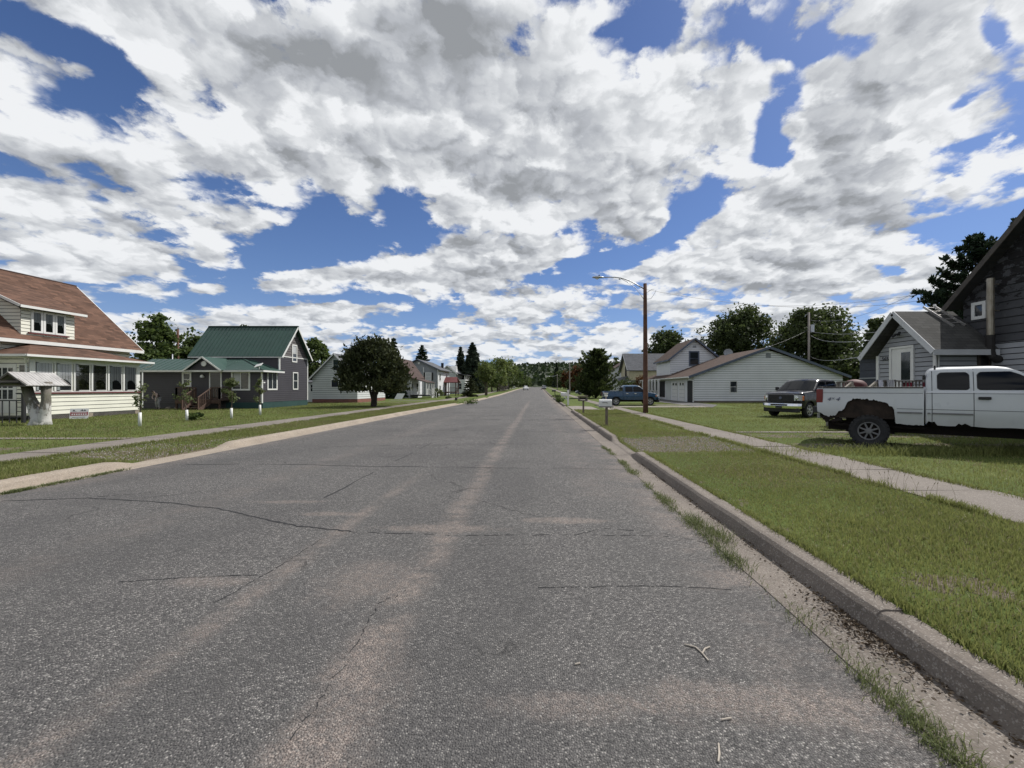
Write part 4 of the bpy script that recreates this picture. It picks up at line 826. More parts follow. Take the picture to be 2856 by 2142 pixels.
mb = MB(); mb.tube([(15.5,14.12,3.42),(15.5,14.12,5.4)], .098, 14)
for z in (3.5,4.3,4.75,5.3): mb.tube([(15.5,14.12,z),(15.5,14.12,z+.04)], .106, 14)
for z in (4.3,5.2): mb.bar((15.5,14.12,z),(15.8,14.12,z), .03)
mb.build('stove_pipe', STEEL, H)
MB().tube([(15.5,14.12,3.46),(15.5,14.12,2.9),(15.53,14.1,2.72),(15.66,14.1,2.63),(15.82,14.1,2.63)], .12, 12).build('pipe_elbow', weathered('sooty pipe', (.02,.018,.017), .7), H)
# annex
siding(H, 'x-', 13.9, [(14.4,.6),(16.85,.6),(16.85,2.95),(15.66,4.25),(14.4,2.95)], GREYB, .165, 'annex_wall', .02)
siding(H, 'y-', 14.4, [(13.9,.6),(15.8,.6),(15.8,2.95),(13.9,2.95)], GREYB, .165, 'annex_wall', .02)
gable_core(H, 'x', 13.92, 15.8, [(14.42,.15),(16.85,.15),(16.85,2.9),(15.66,4.15),(14.42,2.9)], GREYB, 'annex_wall')
mb = MB(); mb.box(13.86,13.93,14.36,14.47,.5,2.95); mb.box(13.86,13.93,16.78,16.9,.5,2.95); mb.box(13.9,13.99,14.36,14.41,.5,2.95); mb.build('corner_board', WH, H)
slab(H, 'annex_roof', [(13.5,14.08,2.97),(15.78,14.08,2.97),(15.78,15.68,4.56),(13.5,15.68,4.56)], GSH2, .09); slab(H, 'annex_roof', [(13.5,17.3,2.93),(15.78,17.3,2.93),(15.78,15.68,4.55),(13.5,15.68,4.55)], GSH2, .09)
TRG = weathered('grey white trim', (.50,.51,.53), .6, .08, 2, 30)
trim(H, 'rake_board', [((13.48,14.06,2.88),(13.48,15.68,4.48)), ((13.48,17.32,2.84),(13.48,15.68,4.48))], TRG, .03, .19); trim(H, 'fascia', [((13.48,14.05,2.87),(15.74,14.05,2.87))], TRG, .03, .19)
d = MB(); wbox(d, 'x-', 13.9, 15.28, 16.16, .9, 3.16, 0, .03)
d = d.build('door', WH, H); mb = MB()
for (a, b, z0, z1) in ((15.2,15.28,.9,3.24),(16.16,16.25,.9,3.24),(15.28,16.16,3.16,3.24)): wbox(mb, 'x-', 13.9, a, b, z0, z1, 0, .06)
mb.build('frame', WH, d); mb = MB(); wbox(mb, 'x-', 13.9, 15.36, 15.74, 1.95, 3.0, .03, .036); mb.build('pane', GL, d); mb = MB(); wbox(mb, 'x-', 13.9, 15.36, 15.74, 1.35, 1.95, .03, .037); mb.build('panel', CURT2, d)
MB().tube([(13.85,16.02,1.95),(13.8,16.02,1.95),(13.8,15.9,1.95)], .018, 8).build('handle', DK, d)
mb = MB(); mb.tube([(13.86,15.8,3.68),(13.76,15.8,3.7),(13.72,15.72,3.66)], .028, 8); mb.tube([(13.78,15.85,3.7),(13.70,15.95,3.62)], [.03,.05], 8); mb.tube([(13.78,15.72,3.7),(13.70,15.62,3.74)], [.03,.05], 8); mb.build('wall_lamp', DK, H)
window(H, 'y-', 14.4, 15.42, 15.72, 2.42, 2.84, .10, fm=weathered('rotten window frame', (.06,.048,.04), .9), rail=False, glass=DK, label='boarded dark window with a rotten brown frame')
def text(s, name, par, loc, rx, size, mat, rz=0, sy=1., ext_=.004, shear=0.):
    c = bpy.data.curves.new(name, 'FONT'); c.body = s; c.size = size; c.extrude = ext_; c.shear = shear; c.align_x = 'CENTER'; c.align_y = 'CENTER'
    t_ = bpy.data.objects.new('tmp', c); me = bpy.data.meshes.new_from_object(t_); bpy.data.objects.remove(t_)
    M_ = Matrix.Rotation(rz, 4, 'Z') @ Matrix.Rotation(rx, 4, 'X') @ Matrix.Diagonal((1, sy, 1, 1)); me.transform(M_)
    me.materials.clear(); me.materials.append(mat); o = bpy.data.objects.new(name, me); C.objects.link(o); o.parent = par
    r_ = rootof(par).location if par else Vector((0,0,0)); o.location = Vector(loc)-r_; return o
text('565', 'house_number', H, (13.868,16.46,2.80), R(90), .21, DK, rz=R(-90))
# entry deck with ramp rails on the road side of the annex
H2 = empty('entry_deck', (12.5, 15, .15), 0, 'weathered wooden deck with railing and stair rails behind the white pickup', 'deck')
mb = MB(); mb.box(11.3,13.86,13.7,16.3,.82,.9)
for x in (11.4,12.6,13.7):
    for y in (13.8,15.0,16.2): mb.box(x-.05,x+.05,y-.05,y+.05,.1,.82)
mb.build('platform', WOODG, H2); WOODD = weathered('dark grey wood', (.12,.105,.095), .9, .25, 3, 40)
rail(H2, (11.35,13.74,0), (13.86,13.74,0), .9, 1.88, WOODD, 22); rail(H2, (11.35,14.9,0), (11.35,15.6,0), .9, 1.88, WOODG, 6)
for y in (13.78,14.85): rail(H2, (11.3,y,0), (10.72,y,0), .8, 1.85, WOODP, 5, drop1=-.48)
mb = MB()
for k in range(4): mb.box(11.3-.15*(k+1),11.3-.15*k,13.8,14.85,.70-.17*k,.74-.17*k)
mb.build('steps', WOODG, H2)
def cloth(name, label, x0, x1, y, z1, len_, col, cat='towel'):
    m = MT(name+' cloth', col, .95, 0, .1).m; mb = MB(); n = 10
    for sgn, ln in ((-1, len_), (1, len_*.6)):
        for k in range(n):
            for j in range(4):
                f_ = lambda kk, jj: (x0+(x1-x0)*kk/n, y+sgn*(.055+.012*math.sin(kk*1.9+jj)), z1+.02-ln*jj/4+(.01*math.sin(kk*2.3) if jj == 4 else 0))
                mb.quad(f_(k, j), f_(k+1, j), f_(k+1, j+1), f_(k, j+1))
    mb.quad((x0,y-.06,z1+.022),(x1,y-.06,z1+.022),(x1,y+.06,z1+.022),(x0,y+.06,z1+.022))
    return tag(mb.build(name, m, None, True, world=False), label, cat, 'cloths hung over the deck railing')
cloth('towel', 'white towel hung on the left end of the deck railing', 11.30, 11.44, 13.74, 1.90, .62, (.55,.55,.62)); cloth('towel', 'pale grey rag over the deck railing, right of the white towel', 11.58, 11.82, 13.74, 1.90, .42, (.36,.36,.38))
cloth('towel', 'dark red cloth hanging inside the deck railing near the white door', 12.28, 12.52, 13.80, 1.82, .5, (.22,.03,.05))
# ladder on the annex roof
LD = empty('ladder', (15.1, 15, 3.9), 0, 'aluminium ladder lying on the grey annex roof and poking over its ridge', 'ladder')
ALU = MT('aluminium', (.62,.60,.58), .35, .8).m; n_ = Vector((0,-.707,.707))*.075
a0, a1, b0, b1 = Vector((15.08,14.97,3.86))+n_*.5, Vector((14.80,15.86,4.74))+n_*.5, Vector((15.54,15.02,3.91))+n_*.5, Vector((15.26,15.86,4.74))+n_*.5
mb = MB(); mb.bar(a0, a1, .03, .075, up=n_); mb.bar(b0, b1, .03, .075, up=n_); mb.build('side_rail', ALU, LD)
for k in range(5): t_ = .15+k*.2; MB().tube([a0.lerp(a1, t_), b0.lerp(b1, t_)], .014, 8).build('rung', ALU, LD)
MB().tube([b1+Vector((0,0,.0)), b1+Vector((.02,.05,.08))], .05, 8).build('end_cap', WH, LD)
# grey shed seen past the annex
SH = empty('grey_shed', (22, 25, .15), 0, 'dark blue grey shed seen between the annex and the long white house', 'shed')
BG = weathered('slate shed siding', (.045,.05,.065), .7); siding(SH, 'x-', 20.3, [(24,.2),(26,.2),(26,3.45),(24,3.45)], BG, .5, 'wall', .01); core(SH, [(20.32,26,24,26,.15,3.45)], BG); slab(SH, 'roof', [(20.1,23.8,3.45),(26.3,23.8,3.45),(26.3,26.2,3.6),(20.1,26.2,3.6)], GSH, .1); trim(SH, 'rail_band', [((20.27,24,2.25),(20.27,26,2.25))], GREY5, .03, .07)
# ================================================================ vehicles (x forward from the rear bumper, z up, built at the origin)
RUB = weathered('tyre rubber', (.022,.022,.024), .85, .2, 6, 40, dirt=(.10,.085,.07), dirtamt=.5); RIM = MT('alloy rim', (.45,.45,.46), .35, .9).m; RIMD = weathered('dull steel rim', (.17,.17,.175), .5, .1, 6, 60, metal=.5)
CHR = MT('chrome', (.75,.75,.76), .12, 1.).m; PLB = weathered('black plastic', (.02,.02,.022), .55, .1); UND = weathered('rusty underbody', (.012,.008,.007), .95, .35, 5, 40, dirt=(.04,.02,.012), dirtamt=.4)
RUSTY = weathered('flaking rust', (.024,.016,.012), .95, .5, 6, 40, dirt=(.035,.016,.009), dirtamt=.5); TAIL = MT('tail lamp red', (.14,.012,.012), .15).m; HEADG = MT('headlamp lens', (.62,.64,.66), .10, .35).m; AMB = MT('amber lens', (.55,.14,.02), .2).m
CARGL = glassm('car glass', (.005,.006,.008), .03, .22)
def cargl2():
    m = MT('side glass', (.1,.1,.1), .05); t = m.t; out = t.nodes['Material Output']; tr = m.n('ShaderNodeBsdfTransparent'); tr.inputs[0].default_value = (.42,.50,.50,1)
    gl = m.n('ShaderNodeBsdfGlossy'); gl.inputs['Roughness'].default_value = .02; fr = m.n('ShaderNodeFresnel'); fr.inputs[0].default_value = 1.5
    mx = m.n('ShaderNodeMixShader'); t.links.new(m.math('ADD', m.math('MULTIPLY', fr.outputs[0], .95), .05), mx.inputs[0]); t.links.new(tr.outputs[0], mx.inputs[1]); t.links.new(gl.outputs[0], mx.inputs[2]); t.links.new(mx.outputs[0], out.inputs[0]); return m.m
SEEG = cargl2()
def interp(pts): xs_, ys_ = zip(*pts); return lambda x: float(np.interp(x, xs_, ys_))
def panel(mb, xs_, bot, top, hw, side, off=0., rows=6):
    """skin of one side between bottom(x) and top(x); y = side*hw(x,z)"""
    o = len(mb.v)
    for x in xs_:
        b, t_ = bot(x), top(x)
        for j in range(rows+1): z = b+(t_-b)*j/rows; mb.v.append((x, side*(hw(x, z)+off), z))
    n = rows+1
    for i in range(len(xs_)-1):
        for j in range(rows): a = o+i*n+j; mb.f.append((a, a+n, a+n+1, a+1))
    return mb
def loft(mb, xs_, bot, top, hw, rows=7, across=8, crown_=.03):
    o = len(mb.v); n = 0
    for x in xs_:
        b, t_ = bot(x), top(x); row = [(x, -hw(x, b+(t_-b)*j/rows), b+(t_-b)*j/rows) for j in range(rows+1)]; w = hw(x, t_)
        row += [(x, -w+2*w*k/across, t_+crown_*(1-(2*k/across-1)**2)) for k in range(1, across)]
        row += [(x, hw(x, b+(t_-b)*j/rows), b+(t_-b)*j/rows) for j in range(rows, -1, -1)]; n = len(row); mb.v += row
    for i in range(len(xs_)-1):
        for k in range(n-1): a = o+i*n+k; mb.f.append((a, a+n, a+n+1, a+1))
    for i in (0, len(xs_)-1): mb.f.append(tuple(o+i*n+k for k in range(n))[::1 if i == 0 else -1])
    return mb
def lin(a, b, st): n = max(1, int(round((b-a)/st))); return [a+(b-a)*k/n for k in range(n+1)]
def wheel(par, x, y, r, w, side, spokes=5, mat=None, offroad=False, hubr=.07):
    wl = empty('wheel', (x, y, r)); wl.parent = par
    t_ = MB(); hw_ = w/2; rr = r*(.57 if offroad else .66)
    t_.lathe((0,0,0), (0,1,0), [(rr,-hw_*.8),(r*.80,-hw_*1.0),(r*.93,-hw_*.96),(r*.985,-hw_*.78),(r,-hw_*.4),(r,hw_*.4),(r*.985,hw_*.78),(r*.93,hw_*.96),(r*.80,hw_),(rr,hw_*.8)], 40, closed=True)
    if offroad:
        for k in range(26):
            a = 2*math.pi*k/26
            for s_ in (-1, 1): a2 = a+s_*.06; c = Vector((math.cos(a2)*r*.985, s_*hw_*.66, math.sin(a2)*r*.985)); t_.obox(c, Vector((-math.sin(a2), 0, math.cos(a2)))*.030, Vector((0,1,0))*hw_*.34, Vector((math.cos(a2),0,math.sin(a2)))*.022)
    t_.build('tyre', RUB, wl, smooth=not offroad, world=False)
    m = MB(); s = side
    m.lathe((0,0,0), (0,s,0), [(rr*1.01,hw_*.86),(rr*1.0,hw_*.92),(rr*.90,hw_*.90),(rr*.86,hw_*.55),(rr*.88,hw_*.40),(rr*1.0,hw_*.38)], 36, closed=True)
    for k in range(spokes):
        a = 2*math.pi*(k+.5)/spokes; ra = Vector((math.cos(a),0,math.sin(a))); ta = Vector((-math.sin(a),0,math.cos(a)))
        m.obox(ra*(rr*.53)+Vector((0,s*hw_*.72,0)), ra*rr*.36, ta*rr*(.13 if spokes < 7 else .085), Vector((0,hw_*.13,0)))
    m.lathe((0,0,0), (0,s,0), [(rr*.34,hw_*.3),(rr*.34,hw_*.86),(max(hubr,rr*.28),hw_*.97),(.01,hw_*.99)], 20)
    m.build('rim', mat or RIM, wl, world=False, bevel=.004)
    MB().lathe((0,0,0), (0,s,0), [(rr*.97,hw_*.30),(rr*.97,hw_*.36),(.05,hw_*.36)], 24).build('dark_spoke_backing', UND, wl, world=False)  # dark backing disc, paints the gaps between the spokes as shaded
    return wl
def kfn(*k): return interp(list(k))
def pickup(name, loc, rz, label, cat, group, p):
    T = empty(name, loc, rz, label, cat, group); W2, Ln = p['W']/2, p['L']; rw, fw, r = p['rw'], p['fw'], p['r']; bt, rt = p['belt'], p['roof']; sill = p['sill']
    cb0, ws = p['cab0'], p['ws']       # cab rear, windshield base x
    PM = p['paint']; fr = .42
    def hwx(x, z):
        w = W2-.02
        if x > Ln-fr-.1: q_ = (x-(Ln-fr-.1))/fr; w -= .22*min(1, q_)**2.2
        if x < .12: w -= .02*(1-x/.12)
        zz = (z-sill)/(bt-sill); return w-.05*max(0, zz-.72)**2*8*.5-.035*max(0, .3-zz)-.012*math.cos(zz*7)
    bed_bot = p['bed_bot']
    def arch(cx, R_, b0): return lambda x: max(b0, (r+math.sqrt(max(0, R_*R_-(x-cx)**2))*1.0) if abs(x-cx) < R_ else b0)
    fa = arch(fw, r*1.20, sill); hood = p['hood']
    xb = lin(.10, cb0-.03, .03 if p.get('rust') else .04)
    # bed: outer skins, inner skins, floor, rails, tailgate
    mb = MB(); btop = lambda x: p['bedtop']
    for s_ in (-1, 1): panel(mb, xb, bed_bot if s_ < 0 or not p.get('rust') else arch(rw, r*1.2, sill), btop, hwx, s_, rows=9)
    for s_ in (-1, 1): mb.box(.12, cb0-.04, min(s_*(W2-.16), s_*(W2-.11)), max(s_*(W2-.16), s_*(W2-.11)), .75, p['bedtop']-.02)
    mb.box(.10, .16, -W2+.05, W2-.05, .68, p['bedtop']); mb.box(cb0-.09, cb0-.04, -W2+.06, W2-.06, .75, p['bedtop']-.01); mb.box(.12, cb0-.05, -W2+.12, W2-.12, .74, .80)
    mb.build('bed', PM, T, smooth=True, world=False, fix=False).data.materials
    rl = MB()
    for s_ in (-1, 1): rl.box(.10, cb0-.035, min(s_*(W2-.03), s_*(W2-.17)), max(s_*(W2-.03), s_*(W2-.17)), p['bedtop']-.005, p['bedtop']+.028)
    rl.build('bed_rail', p.get('rail', PLB), T, world=False, bevel=.01)
    # cab lower body, fenders and hood
    xc = sorted(set(lin(cb0, Ln-.12, .05)+[fw-r*1.2+d for d in (-.01, .004, .02)]+[fw+r*1.2+d for d in (-.02, -.004, .01)]+[Ln-.10, Ln-.08]))
    ctop = lambda x: bt if x < ws-.05 else hood(x)
    loft(MB(), xc, p.get('cab_bot') or fa, ctop, hwx, 9, 10, .045).build('body', PM, T, smooth=True, world=False, fix=False)
    # greenhouse
    gx = p['gx']; gt = kfn(*gx); gxs = lin(cb0+.01, ws+.02, .05)
    def hwg(x, z): zz = max(0, (z-bt)/(rt-bt)); return W2-.055-.17*zz**1.15-.05*max(0, zz-.86)*7*.5
    gb = loft(MB(), gxs, lambda x: bt-.03, lambda x: max(bt+.0, gt(x)), hwg, 8, 10, .05).build('cab', PM, T, smooth=True, world=False, fix=False)
    # side windows and seams
    for (x0, x1, lead, mat_, drv) in p['wins']:
        for s_ in (-1, 1):
            xs_ = lin(x0, x1, .03); rc = .07
            def tp(x, x0=x0, x1=x1, lead=lead):
                t_ = min(rt-.115, gt(x)-.075); e_ = min(x-x0, (x1-x) if not lead else 9)
                return t_-(rc-math.sqrt(max(0, rc*rc-(rc-e_)**2)) if e_ < rc else 0)
            def bo(x, x0=x0, x1=x1, lead=lead): e_ = min(x-x0, x1-x); return bt+.035+(.04-math.sqrt(max(0, .0016-(.04-e_)**2)) if e_ < .04 else 0)
            f2 = lambda x: max(tp(x), bo(x)+.002)
            g_ = panel(MB(), lin(x0-.014, x1+.014, .03), lambda x: bo(min(max(x,x0),x1))-.013, lambda x: f2(min(max(x,x0),x1))+.013, hwg, s_, .002, 6).build('window_seal', PLB, T, smooth=True, world=False)
            panel(MB(), xs_, bo, f2, hwg, s_, .006, 6).build('side_window', mat_, T, smooth=True, world=False)
    sm = MB()
    for (x, z0, z1) in p['seams']:
        for s_ in (-1, 1):
            panel(sm, [x-.006, x+.006], lambda _: z0, lambda _: min(z1, bt-.04), hwx, s_, .0025, 8)
            if z1 > bt: panel(sm, [x-.006, x+.006], lambda _: bt-.03, lambda _: min(z1, gt(x)-.01), hwg, s_, .003, 6)
    for z in p.get('creases', []):
        for s_ in (-1, 1): panel(sm, lin(cb0+.0, fw-r*1.25, .1), lambda _: z-.005, lambda _: z+.005, hwx, s_, .002, 1); panel(sm, lin(rw+r*1.35, cb0-.05, .1) if z < 1.1 else lin(.2, cb0-.05, .1), lambda _: z-.005, lambda _: z+.005, hwx, s_, .002, 1)
    sm.build('panel_seam', PLB, T, world=False)
    # windshield
    x0, x1 = p['wsx']; z0, z1 = gt(x1), gt(x0); wsm = MB()
    def wv(x, f, off): z = max(bt, gt(x)); w = hwg(x, z)-.06; nx, nz = (z0-z1), (x0-x1); l_ = math.hypot(nx, nz); return (x+off*(-nx/l_) if 1 else x, f*w, z+.05*(1-f*f)+off*(-nz/l_))
    for i in range(6):
        for k in range(8):
            xa, xb_ = x0+(x1-x0)*i/6, x0+(x1-x0)*(i+1)/6; fa_, fb_ = -1+k/4, -1+(k+1)/4
            wsm.quad(wv(xa, fa_, .010), wv(xb_, fa_, .010), wv(xb_, fb_, .010), wv(xa, fb_, .010))
    wsm.build('windshield', CARGL, T, smooth=True, world=False)
    rg = MB(); rg.quad((cb0-.002,-W2+.28,bt+.10),(cb0-.002,W2-.28,bt+.10),(cb0-.002,W2-.32,rt-.14),(cb0-.002,-W2+.32,rt-.14)); rg.build('rear_window', CARGL, T, world=False)
    for s_ in (-1, 1):
        m = MB(); yc = s_*(W2+.12); xm = p['mir']; m.box(xm, xm+.10, min(yc-.09, yc+.09), max(yc-.09, yc+.09), bt+.02, bt+.22); m.bar((xm+.05, s_*(W2-.06), bt+.06), (xm+.05, yc, bt+.09), .05, .06); m.build('mirror', PLB, T, world=False, bevel=.025)
        MB().box(p['handle']-.10, p['handle']+.10, min(s_*(W2-.005), s_*(W2+.03)), max(s_*(W2-.005), s_*(W2+.03)), p['hz']-.028, p['hz']+.038).build('door_handle', p.get('hm', PLB), T, world=False, bevel=.02)
        if p.get('handle2'): MB().box(p['handle2']-.10, p['handle2']+.10, min(s_*(W2-.005), s_*(W2+.03)), max(s_*(W2-.005), s_*(W2+.03)), p['hz']-.028, p['hz']+.038).build('door_handle', p.get('hm', PLB), T, world=False, bevel=.02)
    # underbody
    u = MB(); u.box(.3, Ln-.3, -.42, .42, r*.9, r*.9+.22); u.box(cb0+.1, fw-r*1.25, -W2+.22, W2-.22, sill-.02, sill+.25)
    u.box(fw+r*1.25, Ln-.22, -W2+.25, W2-.25, sill+.05, sill+.35); u.bar((fw,-W2+.2,r),(fw,W2-.2,r), .10); u.bar((rw,-W2+.2,r),(rw,W2-.2,r), .13); u.lathe((rw,0,r), (1,0,0), [(.02,-.16),(.15,-.05),(.15,.05),(.02,.16)], 12)
    u.build('underbody', UND, T, world=False)
    lm = MB()
    for cx in (rw, fw):
        for s_ in (-1, 1): lm.box(cx-r*1.25, cx+r*1.25, min(s_*.45, s_*(W2-.10)), max(s_*.45, s_*(W2-.10)), r+r*1.12, bt-.12); lm.box(cx-r*1.3, cx-r*1.22, min(s_*.45, s_*(W2-.06)), max(s_*.45, s_*(W2-.06)), sill+.05, bt-.12) if 0 else None
        for s_ in (-1, 1): lm.box(cx-r*1.25, cx+r*1.25, s_*.46-.01, s_*.46+.01, r*.8, r+r*1.3)
    lm.build('wheel_well', UND if p.get('rust') else PLB, T, world=False)
    for cx in (rw, fw):
        for s_ in (-1, 1): wheel(T, cx, s_*(W2-.15), r, p['tw'], s_, p['spokes'], p['rim'], p.get('offroad', False))
    for s_ in (-1, 1):      # tail lamps wrap the rear corners
        a, b = (s_*(W2-.11), s_*(W2-.012)); MB().box(.085, p['tl'], min(a, b), max(a, b)+(0), p['tlz'][0], p['tlz'][1]).build('tail_lamp', TAIL, T, world=False, bevel=.015)
    # front end
    gz0, gz1 = p['grz']; gw = W2-.36
    mb = MB(); mb.box(Ln-.14, Ln-.06, -gw, gw, gz0, gz1); mb.build('grille', p['grm'], T, world=False, bevel=.02)
    mb = MB()
    for k in range(9): mb.box(Ln-.062, Ln-.05, -gw+.04+k*(2*gw-.08)/8-.008, -gw+.04+k*(2*gw-.08)/8+.008, gz0+.03, gz1-.03)
    for k in range(4): mb.box(Ln-.064, Ln-.052, -gw+.03, gw-.03, gz0+.05+k*(gz1-gz0-.1)/3-.01, gz0+.05+k*(gz1-gz0-.1)/3+.01)
    mb.build('grille_mesh', PLB, T, world=False)
    for s_ in (-1, 1):
        m = MB(); xs_ = [Ln-.09, Ln-.16, Ln-.25, Ln-.36]; ys = [gw+.02, gw+.17, gw+.27, W2-.045]
        for i in range(3): m.prism([(xs_[i],s_*ys[i],gz0+.06),(xs_[i+1],s_*ys[i+1],gz0+.08),(xs_[i+1],s_*ys[i+1],gz1-.03),(xs_[i],s_*ys[i],gz1-.02)], (.035,s_*.012,0))
        m.build('headlight', HEADG, T, world=False); MB().lathe((Ln-.12,s_*(gw+.12),(gz0+gz1)/2+.02), (1,s_*.3,0), [(.075,.0),(.08,.03),(.05,.045)], 16).build('lamp_ring', CHR, T, world=False)
        MB().box(Ln-.37,Ln-.27,min(s_*(W2-.06),s_*(W2-.01)),max(s_*(W2-.06),s_*(W2-.01)),gz0+.08,gz1-.08).build('marker_lamp', AMB, T, world=False, bevel=.01)
    # bumpers
    def bumper(x, z0, z1, mat_, sgn, name_):
        m = MB(); n = 14; P_ = []
        for k in range(n+1): f = -1+2*k/n; P_.append((x+sgn*(.10-.26*abs(f)**3.2), f*(W2-.02)))
        for k in range(n):
            (xa, ya), (xb_, yb) = P_[k], P_[k+1]; m.add([(xa,ya,z0),(xb_,yb,z0),(xb_+sgn*.02,yb,(z0+z1)/2),(xa+sgn*.02,ya,(z0+z1)/2),(xb_,yb,z1),(xa,ya,z1),(xb_-sgn*.14,yb*.97,z1),(xa-sgn*.14,ya*.97,z1),(xb_-sgn*.14,yb*.97,z0),(xa-sgn*.14,ya*.97,z0)], [(0,1,2,3),(3,2,4,5),(5,4,6,7),(1,0,9,8)])
        return m.build(name_, mat_, T, smooth=False, world=False)
    fb = bumper(Ln, p['fbz'][0], p['fbz'][1], p['fbm'], 1, 'front_bumper')
    MB().box(Ln+.06, Ln+.128, -.42, .42, p['fbz'][0]+.13, p['fbz'][1]-.03).build('intake', PLB, fb, world=False, bevel=.015)
    MB().box(Ln+.12, Ln+.134, -.155, .155, p['fbz'][0]+.01, p['fbz'][0]+.115).build('plate', p.get('plate', WH), fb, world=False)
    MB().box(Ln-.25, Ln-.02, -W2+.12, W2-.12, p['fbz'][0]-.20, p['fbz'][0]+.02).build('valance', PLB, fb, world=False, bevel=.03)
    bumper(.06, p['rbz'][0], p['rbz'][1], p['rbm'], -1, 'rear_bumper')
    return T
# --- white pickup with rusted bed
jag = random.Random(3)
_rp = [(0.1, 0.861), (0.185, 0.832), (0.235, 0.792), (0.344, 0.739), (0.459, 0.755), (0.519, 0.772), (0.544, 0.846), (0.577, 0.888), (0.627, 0.88), (0.694, 0.938), (0.714, 0.975), (0.723, 1.047), (0.743, 1.088), (0.809, 1.171), (0.874, 1.218), (1.06, 1.207), (1.242, 1.206), (1.467, 1.156), (1.556, 1.119), (1.605, 1.032), (1.666, 1.014), (1.688, 0.947), (1.696, 0.918), (1.699, 0.684), (1.718, 0.626), (1.83, 0.607), (1.978, 0.6), (2.302, 0.608)]
_rf = interp(_rp); _jg = {}
def rustbot(x):
    k = round(x, 3)
    if k not in _jg: _jg[k] = jag.uniform(-.024, .024) if .35 < x < 1.72 else jag.uniform(-.008, .008)
    return _rf(x)+_jg[k]
def cabbot(x):
    r_ = .40*1.2; b = .62+.008*math.sin(x*9)
    if 2.27 < x < 2.42: b = .70+.04*math.sin(x*60)
    if 2.80 < x < 3.0: b = .67+.02*math.sin(x*50)
    return max(b, .40+math.sqrt(max(0, r_*r_-(x-4.84)**2))) if abs(x-4.84) < r_ else b
WPAINT = paint('worn white paint', (.47,.49,.51), .35, .55, .3)
WT = pickup('white_pickup', (8.162, 12.027, .15), R(-41), 'white pickup with a rusted away rear wheel arch parked on the rutted drive', 'pickup truck', 'pickup trucks', dict(
    W=1.96, L=5.75, rw=1.2, fw=4.84, r=.40, belt=1.43, roof=1.97, sill=.60, cab0=2.26, ws=4.25, bedtop=1.50, paint=WPAINT, rust=True, bed_bot=rustbot, cab_bot=cabbot,
    hood=kfn((4.2,1.43),(4.4,1.40),(5.4,1.30),(5.58,1.24),(5.68,1.05)), gx=[(2.26,1.62),(2.29,1.86),(2.36,1.94),(2.6,1.97),(3.4,1.97),(3.6,1.94),(3.76,1.86),(4.0,1.67),(4.3,1.43)],
    wins=[(2.47,2.98,False,CARGL,0),(3.12,4.0,True,CARGL,1)], seams=[(2.37,.66,1.90),(3.055,.62,1.93),(4.06,.66,1.40)], creases=[1.37,.99], wsx=(3.66,4.22), mir=3.95, handle=3.22, hz=1.265,
    tl=.235, tlz=(1.10,1.47), grz=(.98,1.24), grm=PLB, fbz=(.60,.84), fbm=CHR, rbz=(.90,.92), rbm=PLB, tw=.27, spokes=8, rim=RIMD, offroad=True))
MB().tube([(2.42,-.84,1.93),(2.42,-.84,2.03)], .018, 8).build('aerial_stub', PLB, WT, world=False)
m_ = MB()
for (a, b) in ((1.75,2.20),(2.38,3.04)): m_.box(a, b, -.988, -.96, .88, .915)
m_.box(2.29,2.34,-.988,-.96,.88,.915); m_.build('side_moulding', RIMD, WT, world=False)
DEC = MT('decal grey', (.09,.10,.15), .5).m
for (s, x, sz) in (('4', .36, .17), ('x', .455, .12), ('4', .55, .17)):
    o_ = text(s, 'decal', WT, (0,0,0), R(90), sz, DEC, sy=.85, ext_=.002, shear=.35); o_.location = (x, -.972, 1.20+(.03 if s == 'x' else 0))
MB().box(.0,.12,-.97,-.62,.82,1.0).build('bumper_stub', PLB, WT, world=False, bevel=.02)
MB().tube([(.45,-.70,.56),(.6,-.70,.52),(1.1,-.68,.52),(2.3,-.6,.50)], .035, 8).build('exhaust_pipe', UND, WT, world=False)
u = MB()
for k in range(26): x = jag.uniform(.22, .62); z = jag.uniform(.62, .80); u.obox((x, jag.uniform(-.93,-.86), z), Vector((jag.uniform(.02,.09),0,jag.uniform(-.03,.03))), (0,.006,0), Vector((jag.uniform(-.02,.02),0,jag.uniform(.015,.05))))
u.build('rust_scraps', UND, WT, world=False)
MB().prism([(.45,-.90,.72),(1.75,-.90,.72),(1.74,-.90,1.10),(1.5,-.88,1.22),(.95,-.88,1.27),(.75,-.90,1.20)], (0,.02,0)).build('inner_fender', RUSTY, WT, world=False)
